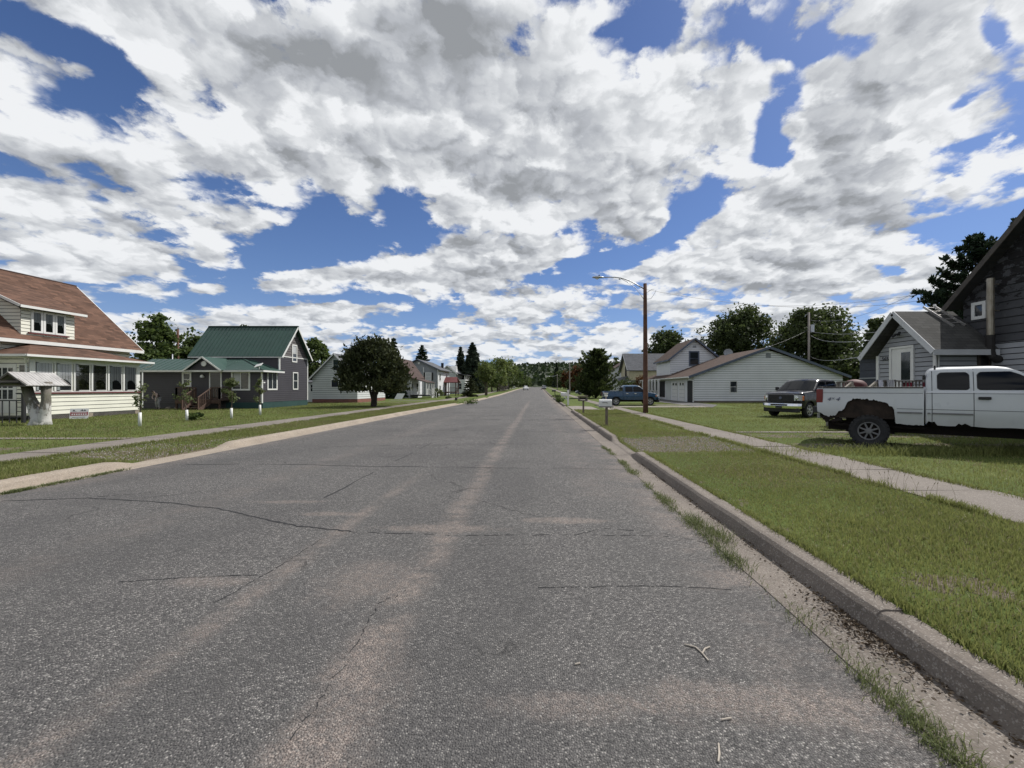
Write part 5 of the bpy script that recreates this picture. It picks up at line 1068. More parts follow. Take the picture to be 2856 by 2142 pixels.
# --- black pickup, nose towards the camera
BPAINT = paint('black paint', (.005,.006,.010), .22, .06, .2)
def archf(cx, R_, r_, b0): return lambda x: max(b0, r_+math.sqrt(max(0, R_*R_-(x-cx)**2))) if abs(x-cx) < R_ else b0
ang = R(209); nx, ny = 12.3, 20.95; LL = 5.7
BT = pickup('black_pickup', (nx-math.cos(ang)*LL, ny-math.sin(ang)*LL, .15), ang, 'black pickup with a chrome bumper parked nose out on the lawn', 'pickup truck', 'pickup trucks', dict(
    W=2.0, L=LL, rw=1.25, fw=4.78, r=.39, belt=1.34, roof=1.94, sill=.50, cab0=2.05, ws=4.35, bedtop=1.38, paint=BPAINT, bed_bot=archf(1.25,.47,.39,.52),
    hood=kfn((4.3,1.34),(4.5,1.32),(5.3,1.25),(5.5,1.20),(5.6,1.04)), gx=[(2.05,1.5),(2.10,1.84),(2.25,1.92),(3.3,1.94),(3.55,1.92),(3.75,1.84),(4.38,1.34)],
    wins=[(2.25,3.05,False,CARGL,0),(3.15,4.15,True,CARGL,1)], seams=[(2.15,.6,1.8),(3.1,.55,1.85),(4.2,.6,1.2)], wsx=(3.66,4.34), mir=4.0, handle=3.3, handle2=2.35, hz=1.12,
    tl=.2, tlz=(.95,1.3), grz=(.80,1.17), grm=PLB, fbz=(.48,.72), fbm=CHR, rbz=(.5,.72), rbm=CHR, tw=.24, spokes=6, rim=RIM, plate=PLB))
MB().tube([(LL-.045,0,1.0),(LL-.03,0,1.0)], .07, 20).build('emblem', DEC, BT, world=False)
# --- blue crew cab pickup
BL = paint('blue paint', (.012,.055,.12), .25, .12, .4)
UT = pickup('blue_pickup', (5.55, 35.6, .17), 0, 'metallic blue crew cab pickup parked across the sidewalk behind the tall pole', 'pickup truck', 'pickup trucks', dict(
    W=1.75, L=4.75, rw=1.05, fw=3.93, r=.34, belt=1.12, roof=1.68, sill=.48, cab0=1.66, ws=3.62, bedtop=1.17, paint=BL, rail=BL, bed_bot=archf(1.05,.42,.34,.50),
    hood=kfn((3.6,1.12),(3.7,1.10),(4.4,1.0),(4.6,.9),(4.68,.8)), gx=[(1.66,1.35),(1.70,1.58),(1.8,1.66),(2.7,1.68),(2.95,1.66),(3.1,1.58),(3.64,1.12)],
    wins=[(1.85,2.45,False,CARGL,0),(2.52,3.42,True,CARGL,1)], seams=[(1.78,.55,1.6),(2.49,.52,1.62),(3.42,.55,1.08)], wsx=(3.04,3.60), mir=3.28, handle=2.68, handle2=1.98, hz=1.0, hm=CHR,
    tl=.16, tlz=(.8,1.1), grz=(.68,.94), grm=PLB, fbz=(.46,.64), fbm=BL, rbz=(.46,.62), rbm=BL, tw=.22, spokes=6, rim=RIM))
# --- cars further down the street
def car(name, loc, rz, label, pm, L_=4.3, W_=1.75, hatch=True, sc=1.):
    T = empty(name, loc, rz, label, 'car', 'cars down the street'); W2 = W_/2
    def hw(x, z): e_ = min(x, L_-x); return W2-.16*max(0, 1-e_/.45)**2-.09*max(0, z-.75)/.6*1.0-.03*max(0, .45-z)
    top = kfn((0,.72),(.08,.92),(.5,.96),(3.0,.95),(3.9,.78),(4.2,.62),(L_,.5)) if hatch else kfn((0,.68),(.1,.86),(.8,.92),(3.1,.92),(4.0,.76),(L_,.5))
    rw, fw, r = .78, 3.42, .31
    def bot(x):
        for cx in (rw, fw):
            if abs(x-cx) < .37: return max(.22, r+math.sqrt(.37*.37-(x-cx)**2))
        return .22
    xs_ = sorted(set(lin(0, L_, .07)+[c+s_*.37+d for c in (rw, fw) for s_ in (-1,1) for d in (-.005, .005)])); xs_ = [x for x in xs_ if 0 <= x <= L_]
    loft(MB(), xs_, bot, top, hw, 7, 8, .05).build('body', pm, T, smooth=True, world=False, fix=False)
    g = kfn((.15,.92),(.55,1.36),(.9,1.44),(2.0,1.46),(2.4,1.40),(3.15,.93)) if hatch else kfn((.55,.90),(1.1,1.30),(1.4,1.40),(2.2,1.42),(2.5,1.36),(3.2,.92))
    hg = lambda x, z: W2-.10-.20*max(0, z-.9)/.5
    a, b = (.16, 3.14) if hatch else (.56, 3.19)
    loft(MB(), lin(a, b, .07), lambda x: .88, lambda x: max(.89, g(x)), hg, 5, 8, .04).build('cab', pm, T, smooth=True, world=False, fix=False)
    for s_ in (-1, 1):
        for (x0, x1) in ((.75, 1.62), (1.70, 2.85)): panel(MB(), lin(x0, x1, .06), lambda x: .98, lambda x: max(.985, min(1.37, g(x)-.07)), hg, s_, .006, 4).build('side_window', CARGL, T, smooth=True, world=False)
        MB().box(L_-.30, L_-.08, min(s_*(W2-.30), s_*(W2-.10)), max(s_*(W2-.30), s_*(W2-.10)), .60, .72).build('headlight', HEADG, T, world=False, bevel=.02); MB().box(.0, .12, min(s_*(W2-.28), s_*(W2-.08)), max(s_*(W2-.28), s_*(W2-.08)), .70, .86).build('tail_lamp', TAIL, T, world=False, bevel=.02)
    w = MB()
    for i in range(5):
        xa, xb = 2.46+i*.13, 2.46+(i+1)*.13; w.quad((xa+.01,-hg(xa,g(xa))+.08,g(xa)+.02),(xb+.01,-hg(xb,g(xb))+.08,g(xb)+.02),(xb+.01,hg(xb,g(xb))-.08,g(xb)+.02),(xa+.01,hg(xa,g(xa))-.08,g(xa)+.02))
    w.build('windshield', CARGL, T, world=False)
    MB().box(.35, L_-.4, -W2+.15, W2-.15, .2, .5).build('underbody', PLB, T, world=False)
    for cx in (rw, fw):
        for s_ in (-1, 1): wheel(T, cx, s_*(W2-.11), r, .2, s_, 5)
    T.scale = (sc, sc, sc); return T
car('parked_car', (PX(1659,84), 80.2, float(base(80))+.17), R(180), 'dark blue hatchback half hidden by the dark bushy tree', paint('navy paint', (.02,.03,.07), .2, .1, 1.), sc=1.)
car('parked_car', (-4.2, 139.5, float(base(137))+.05), R(-86), 'small silver car parked at the far left kerb', paint('silver paint', (.4,.4,.4), .25, .1, .7), hatch=False)
car('parked_car', (2.3, 152, float(base(152))+.05), R(-92), 'small dark car parked at the far right kerb', paint('dark paint', (.02,.02,.025), .25, .1, .8))
# ================================================================ vegetation
def leafmat(name, a, b, trans=.35, rough=.6):
    m = MT(name, a, rough, 0, .25); t = m.t; g = m.n('ShaderNodeNewGeometry'); c = m.ramp(g.outputs['Random Per Island'], [(0, a), (.55, tuple((x+y)/2 for x, y in zip(a, b))), (1, b)])
    n = m.noise(m.pos(), .8, 3); c = m.mix(m.mr(n, .35, .7, 0., .45), c, tuple(x*.55 for x in a)); m.col(c)
    tl = m.n('ShaderNodeBsdfTranslucent'); m.put(tl, 0, m.mix(.5, c, tuple(min(1, x*1.6) for x in b))); mx = m.n('ShaderNodeMixShader'); mx.inputs[0].default_value = trans
    t.links.new(m.b.outputs[0], mx.inputs[1]); t.links.new(tl.outputs[0], mx.inputs[2]); t.links.new(mx.outputs[0], t.nodes['Material Output'].inputs[0]); return m.m
LF_DARK = leafmat('dark maple leaves', (.028,.043,.014), (.072,.095,.030), .3); LF_MID = leafmat('green leaves', (.040,.070,.018), (.10,.135,.038), .35); LF_LIGHT = leafmat('light leaves', (.060,.095,.024), (.15,.18,.055), .4)
LF_CED = leafmat('cedar sprays', (.020,.030,.011), (.055,.062,.022), .15, .8); LF_PINE = leafmat('pine needles', (.012,.026,.013), (.032,.052,.024), .1, .75); LF_SPR = leafmat('spruce needles', (.020,.034,.020), (.050,.068,.040), .12, .75)
LF_APPLE = leafmat('apple leaves', (.06,.085,.030), (.15,.17,.075), .35); LF_RED = leafmat('rusty foliage', (.05,.022,.008), (.12,.05,.015), .3)
BARK = weathered('bark', (.085,.068,.052), .95, .3, 4, 18, bump=.8); BARKB = weathered('birch bark', (.42,.40,.36), .8, .2, 5, 20, bump=.5); BARKD = weathered('dark bark', (.035,.029,.024), .95, .3, 4, 18, bump=.8)
def leafquads(C_, s, rs, flat=0., elong=1.5, up=None):
    n = len(C_); d = rs.normal(size=(n, 3)); d[:, 2] *= (1-flat)
    if up is not None: d = d*.6+up
    d /= np.linalg.norm(d, axis=1)[:, None]+1e-9; e = rs.normal(size=(n, 3)); e -= (e*d).sum(1)[:, None]*d; e /= np.linalg.norm(e, axis=1)[:, None]+1e-9
    sz = (s*rs.uniform(.6, 1.35, n))[:, None]
    a = C_-d*sz*elong*.5; b = C_+d*sz*elong*.5; w = e*sz*.5
    return np.stack([a, C_+w+d*sz*.05, b, C_-w-d*sz*.05], 1).reshape(-1, 3)
def limb(mb, a, b, r0, r1, rs, n=5, bend=.12):
    a, b = np.array(a, float), np.array(b, float); L_ = np.linalg.norm(b-a); o = rs.normal(size=3)*L_*bend
    pts = [a+(b-a)*t+o*math.sin(t*math.pi)*.6 for t in np.linspace(0, 1, n)]
    mb.tube([tuple(p) for p in pts], [r0+(r1-r0)*t for t in np.linspace(0, 1, n)], 6, cap=False)
def decid(name, x, y, zg, h, w, label, group=None, cat='tree', leaf=None, bark=None, n=4200, s=.22, nc=34, low=.22, seed=0, trunks=1, airy=0., shape=1.0, lean=0.):
    rs = np.random.RandomState(seed+101); T = empty(name, (x, y, zg), 0, label, cat, group); c0 = h*low; ch = h-c0; cx = np.array([lean, 0, c0+ch*.5])
    cl = []
    while len(cl) < nc:
        p = rs.normal(size=3); p /= np.linalg.norm(p); r_ = rs.uniform(.35, 1.)**.6; q = p*r_
        zz = q[2]; wid = (1-.35*max(0, zz)**1.5*shape-.25*max(0, -zz)) ; c = cx+np.array([q[0]*w*.5*wid*.86, q[1]*w*.5*wid*.86, zz*ch*.46])
        cl.append((c, w*rs.uniform(.10, .19)*(1-.2*airy)))
    pts = []; per = int(n/nc)
    for c, r_ in cl:
        k = int(per*rs.uniform(.6, 1.4)); d = rs.normal(size=(k, 3)); d /= np.linalg.norm(d, axis=1)[:, None]; rr = rs.uniform(.25, 1., k)**.5
        pts.append(c+d*rr[:, None]*r_*np.array([1.15, 1.15, .8])*rs.uniform(.85, 1.25, (k, 1)))
    k = int(n*.10); d = rs.normal(size=(k, 3)); d /= np.linalg.norm(d, axis=1)[:, None]; pts.append(cx+d*np.array([w*.52, w*.52, ch*.5])*rs.uniform(.55, 1.04, (k, 1))*np.array([1, 1, 1]))
    P_ = np.concatenate(pts); P_ = P_[P_[:, 2] > c0*.75]
    bigmesh('crown', leafquads(P_, s, rs), 4, leaf or LF_MID, T)
    mb = MB(); tops = []
    for k in range(trunks):
        bx = (k-(trunks-1)/2)*w*.06; tx = (lean*.5+bx*3 if trunks > 1 else lean*.6); top = (tx, rs.normal()*.05*w, c0+ch*.62); limb(mb, (bx, 0, -.15), top, h*.022*(.75 if trunks > 1 else 1)+.04, h*.006, rs, 7, .03); tops.append(top)
    for i, (c, r_) in enumerate(cl[:16]):
        t_ = tops[i % trunks]; f = rs.uniform(.3, .95); a = (t_[0]*f, t_[1]*f, -.15+(t_[2]+.15)*f); limb(mb, a, c, h*.009, .012, rs)
    mb.build('trunk', bark or BARK, T, smooth=True, world=False); return T
def spruce(name, x, y, zg, h, w, label, group=None, leaf=None, n=4200, s=.20, seed=0, low=.04, droop=.25, irreg=.25, cat='tree', bark=None, round_=0., tips=0.):
    rs = np.random.RandomState(seed+55); T = empty(name, (x, y, zg), 0, label, cat, group); lv = int(max(10, h/.42)); pts = []; ups = []; mb = MB()
    limb(mb, (0,0,-.15), (0,0,h*.985), h*.018+.03, .015, rs, 6, .004)
    nb = 9; per = max(4, int(n/(lv*nb)))
    for i in range(lv):
        f = i/(lv-1); z = h*(low+(1-low)*f*.985); R_ = w*.5*((1-f)**(1-.45*round_)*(1 if f > .06 else .75)+.02)
        if round_: R_ = w*.5*(math.sqrt(max(0, 1-(max(0, f-.18)/.83)**2))*(round_)+(1-round_)*(1-f))
        for b in range(nb):
            a = rs.uniform(0, 2*math.pi); L_ = R_*rs.uniform(1-irreg, 1.08); d = np.array([math.cos(a), math.sin(a), 0.]); t = rs.uniform(.15, 1., per)**.75
            p = d*(t*L_)[:, None]; p[:, 2] = z-droop*L_*t**1.2+tips*L_*t**2.5; sp = L_*.20*(1-t*.45)+.03
            p += np.stack([-d[1]*rs.normal(size=per)*sp, d[0]*rs.normal(size=per)*sp, rs.normal(size=per)*sp*.35-.02], 1); pts.append(p)
            ups.append(np.repeat((d*.9+np.array([0, 0, -droop*.8+tips*1.6]))[None], per, 0))
            if b < 4 and L_ > .5: limb(mb, (0,0,z), tuple(d*L_*.85+np.array([0,0,z-droop*L_*.8+tips*L_*.5])), .012+h*.0022, .008, rs, 4, .03)
    P_ = np.concatenate(pts); U = np.concatenate(ups)
    bigmesh('crown', leafquads(P_, s, rs, 0., 2.1, U*1.3), 4, leaf or LF_SPR, T); mb.build('trunk', bark or BARKD, T, smooth=True, world=False); return T
def at(px, Y): return PX(px, Y)
def TR(fn, name, px, Y, ptop, pw, label, group, zoff=.15, **k):
    x = PX(px, Y); zg = float(base(Y))+zoff; h = PZ(ptop, Y)-zg; return fn(name, x, Y, zg, h, pw*Y/F0, label, group, **k)
GL_, GR_, GF = 'trees behind the left houses', 'trees behind the right houses', 'conifers along the left side'
# big round cedar
_Y = 33.
rs = np.random.RandomState(5); T = empty('cedar_tree', (-13.15, _Y, .15), 0, 'wide dark cedar with a flat underside and forked trunk on the left verge', 'tree'); P_ = []; U_ = []
for k in range(230):
    f = rs.uniform(0, 1); a = rs.uniform(0, 2*math.pi); z = 1.35+f*3.75
    R_ = 2.8*min(1., .90+f*1.4)*max(0, 1-max(0, f-.10)**1.55*1.02)**.62*(.93+.10*math.sin(a*3+f*5)+.06*math.sin(a*7+2)); q = rs.uniform(.55, 1.02); c = np.array([math.cos(a)*R_*q+.12, math.sin(a)*R_*q, z+.12*math.sin(a*4)]); m = 62
    d = rs.normal(size=(m, 3))*np.array([.26, .26, .25]); P_.append(c+d); U_.append(np.repeat(np.array([[math.cos(a)*.5, math.sin(a)*.5, .75]]), m, 0))
P_ = np.concatenate(P_); U_ = np.concatenate(U_); kk = P_[:, 2] > 1.22+.12*np.sin(P_[:, 0]*3); bigmesh('crown', leafquads(P_[kk], .135, rs, 0, 2.2, U_[kk]), 4, LF_CED, T)
mb = MB(); limb(mb, (0,0,-.1), (.1,0,2.2), .26, .16, rs, 5, .02); limb(mb, (-.05,0,.55), (-.75,.1,2.3), .13, .06, rs); limb(mb, (.05,.1,.7), (.85,.3,2.4), .14, .06, rs); limb(mb, (0,-.1,.8), (-.2,-.9,2.4), .10, .05, rs); limb(mb, (.1,0,2.1), (.1,0,4.9), .13, .03, rs); mb.build('trunk', BARKD, T, smooth=True, world=False)
TR(spruce, 'pine_tree', 1098, 56, 944, 74, 'dark pine whose top shows behind the wide cedar', GF, n=3600, s=.24, seed=2, irreg=.35, round_=.35, leaf=LF_PINE)
TR(spruce, 'pine_tree', 1178, 88, 963, 78, 'dark pine above the two storey blue grey house', GF, n=3800, s=.28, seed=3, irreg=.3, round_=.4, leaf=LF_PINE, droop=.1, tips=.1)
TR(spruce, 'spruce_tree', 1285, 96, 968, 56, 'narrow spruce, the shorter of the tall pair', GF, n=5200, s=.30, seed=4, droop=.3, round_=.3)
TR(spruce, 'spruce_tree', 1318, 94, 955, 82, 'tallest spruce of the pair beyond the balcony house', GF, n=8500, s=.30, seed=5, droop=.3, round_=.4)
TR(spruce, 'round_conifer', 1312, 65, 1056, 50, 'low rounded dark conifer on the left lawn beside the spruces', GF, n=3200, s=.14, seed=6, round_=.95, leaf=LF_CED, low=.0, droop=.1)
# trees left
TR(decid, 'birch_tree', 437, 46, 872, 118, 'tall airy birch behind the green roofed house', GL_, n=7000, s=.24, seed=7, bark=BARKB, airy=1., nc=40, low=.18, leaf=LF_MID, shape=1.2)
TR(decid, 'leafy_tree', 415, 44, 960, 90, 'low dark tree at the foot of the tall birch', GL_, n=4500, s=.26, seed=8, leaf=LF_MID, low=.1)
TR(decid, 'leafy_tree', 470, 50, 955, 80, 'dark tree left of the brown utility pole', GL_, n=4500, s=.28, seed=9, leaf=LF_DARK, low=.1)
TR(decid, 'leafy_tree', 542, 50, 912, 82, 'green tree just left of the green metal gable roof', GL_, n=5500, s=.28, seed=10, leaf=LF_MID, low=.12, nc=30)
TR(decid, 'leafy_tree', 515, 56, 965, 70, 'dark low tree right of the brown utility pole', GL_, n=2600, s=.26, seed=12, leaf=LF_DARK, low=.1)
TR(decid, 'leafy_tree', 680, 60, 905, 60, 'treetop peeking over the green ridge', GL_, n=1500, s=.3, seed=13, leaf=LF_DARK, low=.3)
TR(decid, 'maple_tree', 876, 52, 941, 86, 'full green maple between the green roofed and the grey clapboard house', GL_, n=7500, s=.26, seed=14, leaf=LF_MID, low=.08, nc=34)
TR(spruce, 'dead_tree', 524, 52, 914, 26, 'thin bare treetop beside the brown utility pole', GL_, n=120, s=.12, seed=15, tips=.8, droop=-.3, bark=BARK)
TR(decid, 'flowering_bush', 1221, 62, 1084, 32, 'pale flowering bush beside the white railed porch', None, cat='bush', n=1500, s=.11, seed=16, leaf=LF_APPLE, low=.0, nc=14)
TR(decid, 'yard_tree', 1356, 74, 1000, 58, 'light green two stemmed tree on the left lawn past the round conifer', GL_, n=4200, s=.17, seed=17, trunks=2, leaf=LF_LIGHT, low=.20, nc=34)
for i, (px, Y, pt, pw, lf, lb) in enumerate(((1388,108,990,70,LF_LIGHT,'tall pale tree behind the two stemmed tree'), (1418,148,993,56,LF_LIGHT,'airy tree at the right end of the pale left hand trees'), (1352,100,1012,50,LF_MID,'green tree between the spruces and the pale trees'), (1446,224,1034,34,LF_MID,'green tree above the round road sign'), (1462,300,1048,26,LF_MID,'far green tree over the silver car'), (1400,124,1046,56,LF_DARK,'dark shrubby tree behind the grey bush'), (1426,165,1050,40,LF_DARK,'dark low tree left of the round road sign'), (1470,370,1056,20,LF_DARK,'farthest tree on the left side of the road'), (1372,104,1004,64,LF_MID,'full green tree left of the tall pale tree'), (1402,130,1002,60,LF_LIGHT,'pale green tree filling the row above the grey bush'), (1436,190,1024,44,LF_MID,'rounded green tree just left of the road end'), (1452,260,1040,34,LF_DARK,'small dark tree beside the far silver car'))):
    TR(decid, 'leafy_tree', px, Y, pt, pw, lb, 'trees lining the far left side', n=3200, s=.17+Y*.0014, seed=20+i, leaf=lf, low=.06, nc=26)
TR(decid, 'grey_bush', 1394, 112, 1064, 62, 'grey twiggy bush under the pale trees', None, cat='bush', n=1800, s=.14, seed=33, leaf=leafmat('grey twigs', (.07,.062,.055), (.13,.115,.10), .1), low=.0, nc=18)
# trees right
TR(spruce, 'bushy_tree', 1662, 58, 976, 136, 'large dark bushy tree at the street edge beside the blue hatchback', None, n=11000, s=.20, seed=40, round_=.85, leaf=LF_DARK, low=.05, irreg=.45, droop=-.15, tips=.35)
for i, (px, Y, pt, pw, lf, lb) in enumerate(((1553,215,1012,36,LF_SPR,'dark pointed spruce behind the third street lamp'), (1536,300,1044,26,LF_MID,'far roadside tree left of the third street lamp'), (1577,150,1042,46,LF_DARK,'dark tree between the two far street lamps'), (1612,100,1014,56,LF_RED,'rusty brown tree left of the bushy dark tree'), (1584,135,1030,40,LF_RED,'rusty far tree behind the second street lamp'), (1532,380,1052,20,LF_DARK,'farthest tree on the right side of the road'), (1604,112,1050,60,LF_DARK,'low dark tree behind the blue hatchback'), (1563,180,1032,40,LF_DARK,'dark round tree just right of the pointed spruce'), (1546,250,1040,32,LF_MID,'green tree just left of the pointed spruce'), (1630,108,1026,60,LF_DARK,'dark tree hugging the left side of the large bushy tree'))):
    TR(spruce if lf is LF_SPR else decid, 'spruce_tree' if lf is LF_SPR else 'leafy_tree', px, Y, pt, pw, lb, 'trees lining the far right side', n=3000, s=.17+Y*.0014, seed=50+i, leaf=lf, **({} if lf is LF_SPR else dict(low=.05, nc=26)))
TR(decid, 'maple_tree', 1862, 80, 911, 122, 'dense dark maple behind the grey shingle roof', GR_, n=9500, s=.36, seed=60, leaf=LF_DARK, low=.1, nc=44)
TR(decid, 'leafy_tree', 1955, 78, 907, 70, 'thin airy tree between the dense maple and the big tree', GR_, n=1100, s=.22, seed=61, leaf=LF_DARK, low=.15, nc=26, airy=1.)
TR(decid, 'big_tree', 2066, 72, 846, 166, 'tallest broad tree behind the long white house', GR_, n=17000, s=.33, seed=62, leaf=LF_DARK, low=.16, nc=64, shape=.9)
TR(decid, 'maple_tree', 2272, 60, 846, 214, 'big dark maple behind the grey utility pole', GR_, n=20000, s=.32, seed=63, leaf=LF_DARK, low=.05, nc=80, shape=.7)
TR(decid, 'leafy_tree', 2372, 50, 985, 110, 'dark low tree beside the grey gabled annex', GR_, n=6500, s=.28, seed=64, leaf=LF_DARK, low=.02)
TR(decid, 'leafy_tree', 2452, 44, 880, 94, 'dark tree showing left of the grey annex roof', GR_, n=7500, s=.26, seed=65, leaf=LF_DARK, low=.1, nc=36)
TR(decid, 'leafy_tree', 1722, 95, 998, 36, 'small treetop over the far white house', GR_, n=1600, s=.28, seed=66, leaf=LF_DARK, low=.3)
TR(decid, 'leafy_tree', 1795, 62, 1045, 60, 'dark shrubbery behind the cab of the blue pickup', GR_, n=1800, s=.15, seed=67, leaf=LF_RED, low=.0)
TR(decid, 'leafy_tree', 1752, 64, 1052, 70, 'green shrubbery in front of the yellow house porch', GR_, n=2200, s=.15, seed=68, leaf=LF_DARK, low=.0)
# big pine behind the dark house : whorled up-curving limbs with needle tufts
def pine(x, y, zg, h, w, label, group, seed, n_l=15, low=.12, ragged=.35):
    rs = np.random.RandomState(seed); T = empty('pine_tree', (x, y, zg), 0, label, 'tree', group); mb = MB(); limb(mb, (0,0,-.2), (0,0,h*.97), h*.022, .03, rs, 6, .01); P_ = []; U = []
    for i in range(n_l):
        f = i/(n_l-1); z = h*(low+(1-low)*f**.9*.96); R_ = w*.5*(1-f)**.75+.25
        for b in range(7):
            a = rs.uniform(0, 2*math.pi); L_ = R_*rs.uniform(1-ragged, 1.1); d = np.array([math.cos(a), math.sin(a), 0]); end = d*L_+np.array([0, 0, z+L_*.38]); mid = d*L_*.55+np.array([0,0,z+L_*.03])
            mb.tube([(0,0,z), tuple(mid), tuple(end)], [.045, .03, .012], 5, cap=False)
            for t in np.linspace(.35, 1.0, max(4, int(L_/.26))):
                c = (1-t)**2*np.array([0,0,z])+2*t*(1-t)*mid+t*t*end; side = np.array([-d[1], d[0], 0])*rs.normal()*L_*.16*(1.15-t); c = c+side+np.array([0, 0, rs.normal()*.08]); m = 30; v = rs.normal(size=(m, 3))+np.array([d[0]*.4, d[1]*.4, .9]); v /= np.linalg.norm(v, axis=1)[:, None]
                P_.append(c+v*rs.uniform(.05, .30, (m, 1))); U.append(v*1.6)
    bigmesh('crown', leafquads(np.concatenate(P_), .13, rs, 0, 2.4, np.concatenate(U)), 4, LF_PINE, T); mb.build('trunk', BARKD, T, smooth=True, world=False); return T
pine(PX(2720, 27), 27, .15, PZ(655, 27)-.15, 400*27/F0, 'large ragged pine behind the dark house roof', GR_, 71, 15, .12, .4)
pine(PX(2850, 24), 24, .15, PZ(610, 24)-.15, 220*24/F0, 'second pine topping the dark roof edge', GR_, 73, 12, .3)
# far wooded hill
rs = np.random.RandomState(9); n = 26000; hx = rs.uniform(-900, 900, n); hy = rs.uniform(0, 1, n)**1.2*430+430; hz = hill(hx, hy)
P_ = np.stack([hx, hy, hz+rs.uniform(0, 9, n)*(.5+.5*np.sin(hx/23.+hy/31.)**2)], 1)
o = bigmesh('far_woods', leafquads(P_, 5.2, rs, 0., 1.2), 4, leafmat('far woods foliage', (.012,.024,.010), (.040,.062,.022), .2)); tag(o, kind='stuff', label='dark wooded hill closing the end of the road', cat='woods')
n = 9000; hx = rs.uniform(-620, 620, n); hx = np.where(np.abs(hx-3) < 9, hx+25, hx); hy = rs.uniform(300, 440, n); P_ = np.stack([hx, hy, base(hy)+rs.uniform(0, 11, n)*(.6+.4*np.sin(hx/11.)**2)], 1)
o = bigmesh('roadside_woods', leafquads(P_, 3.0, rs, 0., 1.2), 4, LF_DARK); tag(o, kind='stuff', label='band of dark woods on both sides of the far road', cat='woods')
# ---------------------------------------------------------------- grass
GM = leafmat('grass blades', (.105,.135,.036), (.235,.245,.085), .35); GM2 = leafmat('dry grass blades', (.15,.13,.07), (.27,.235,.13), .3); GMW = leafmat('weed blades', (.075,.10,.035), (.17,.19,.08), .35)
def blades(name, X, Y, H, mat, rs, zf=gz, wdt=.0045, lean=.45, zoff=0.):
    n = len(X); Z = zf(X, Y)+zoff; a = rs.uniform(0, 2*math.pi, n); l = H*lean*rs.uniform(.2, 1.3, n); dx_, dy_ = np.cos(a)*l, np.sin(a)*l; b = rs.uniform(0, math.pi, n)
    w = wdt*(1+.12*np.hypot(X, Y))*.5; wx, wy = np.cos(b)*w, np.sin(b)*w
    p0 = np.stack([X-wx, Y-wy, Z-.01], 1); p1 = np.stack([X+wx, Y+wy, Z-.01], 1); m1 = np.stack([X+wx*.8+dx_*.35, Y+wy*.8+dy_*.35, Z+H*.6], 1); m0 = np.stack([X-wx*.8+dx_*.35, Y-wy*.8+dy_*.35, Z+H*.6], 1); tp = np.stack([X+dx_, Y+dy_, Z+H], 1); tp2 = tp+np.stack([wx*.15, wy*.15, wx*0], 1)
    v = np.stack([p0, p1, m1, m0, m0, m1, tp2, tp], 1).reshape(-1, 3); return bigmesh(name, v, 4, mat)
def scatter(n, x0, x1, y0, y1, rs, pw=1.0):
    u = rs.uniform(0, 1, n); Y = y0*(y1/y0)**u if pw else rs.uniform(y0, y1, n); return rs.uniform(x0, x1, n), Y
def vnoise(x, y, s, seed):
    r = np.random.RandomState(seed); g = r.uniform(0, 1, (64, 64)); fx, fy = x*s, y*s; ix, iy = np.floor(fx).astype(int), np.floor(fy).astype(int); tx, ty = fx-ix, fy-iy; tx = tx*tx*(3-2*tx); ty = ty*ty*(3-2*ty); G = lambda a, b: g[a % 64, b % 64]
    return G(ix, iy)*(1-tx)*(1-ty)+G(ix+1, iy)*tx*(1-ty)+G(ix, iy+1)*(1-tx)*ty+G(ix+1, iy+1)*tx*ty
rs = np.random.RandomState(21); XX, YY, HH = [], [], []
for (n, x0, x1, y0, y1, h0) in ((125000, CF+.22, 5.30, 1.2, 30, .044), (70000, 6.4, 16, 4.5, 40, .046), (52000, -10.6, -8.55, 6.5, 45, .055), (62000, -26, -11.95, 8., 42, .055), (16000, 16, 24, 17, 42, .06)):
    x, y = scatter(n, x0, x1, y0, y1, rs); d_ = dirt(x, y); k = rs.uniform(0, 1, n) > d_*1.15+.12*(vnoise(x, y, 1.3, 3) > .72); k &= ~((x > 6.3) & (y > 31.3) & (y < 36.2) & (x < 15.6)); k &= ~((x > 2.4) & (x < 5.4) & (y > 28.2) & (y < 36)); k &= ~((x > 15.7) & (y > 41.5)); k &= ~((x > 12.6) & (y > 33.3) & (x < 15.8))
    x, y = x[k], y[k]; hh = h0*(.45+1.1*vnoise(x, y, 1.1, 5)**1.3)*rs.uniform(.5, 1.35, len(x))*(1+np.hypot(x, y)*.006); XX.append(x); YY.append(y); HH.append(hh)
XX, YY, HH = map(np.concatenate, (XX, YY, HH)); dry = rs.uniform(0, 1, len(XX)) < .15+.30*(vnoise(XX, YY, .6, 9) > .62)
tag(blades('grass', XX[~dry], YY[~dry], HH[~dry], GM, rs), kind='stuff', label='short green grass of the verges and lawns', cat='grass')
tag(blades('dry_grass', XX[dry], YY[dry], HH[dry]*.8, GM2, rs, lean=1.2), kind='stuff', label='dry straw coloured blades among the grass', cat='grass')
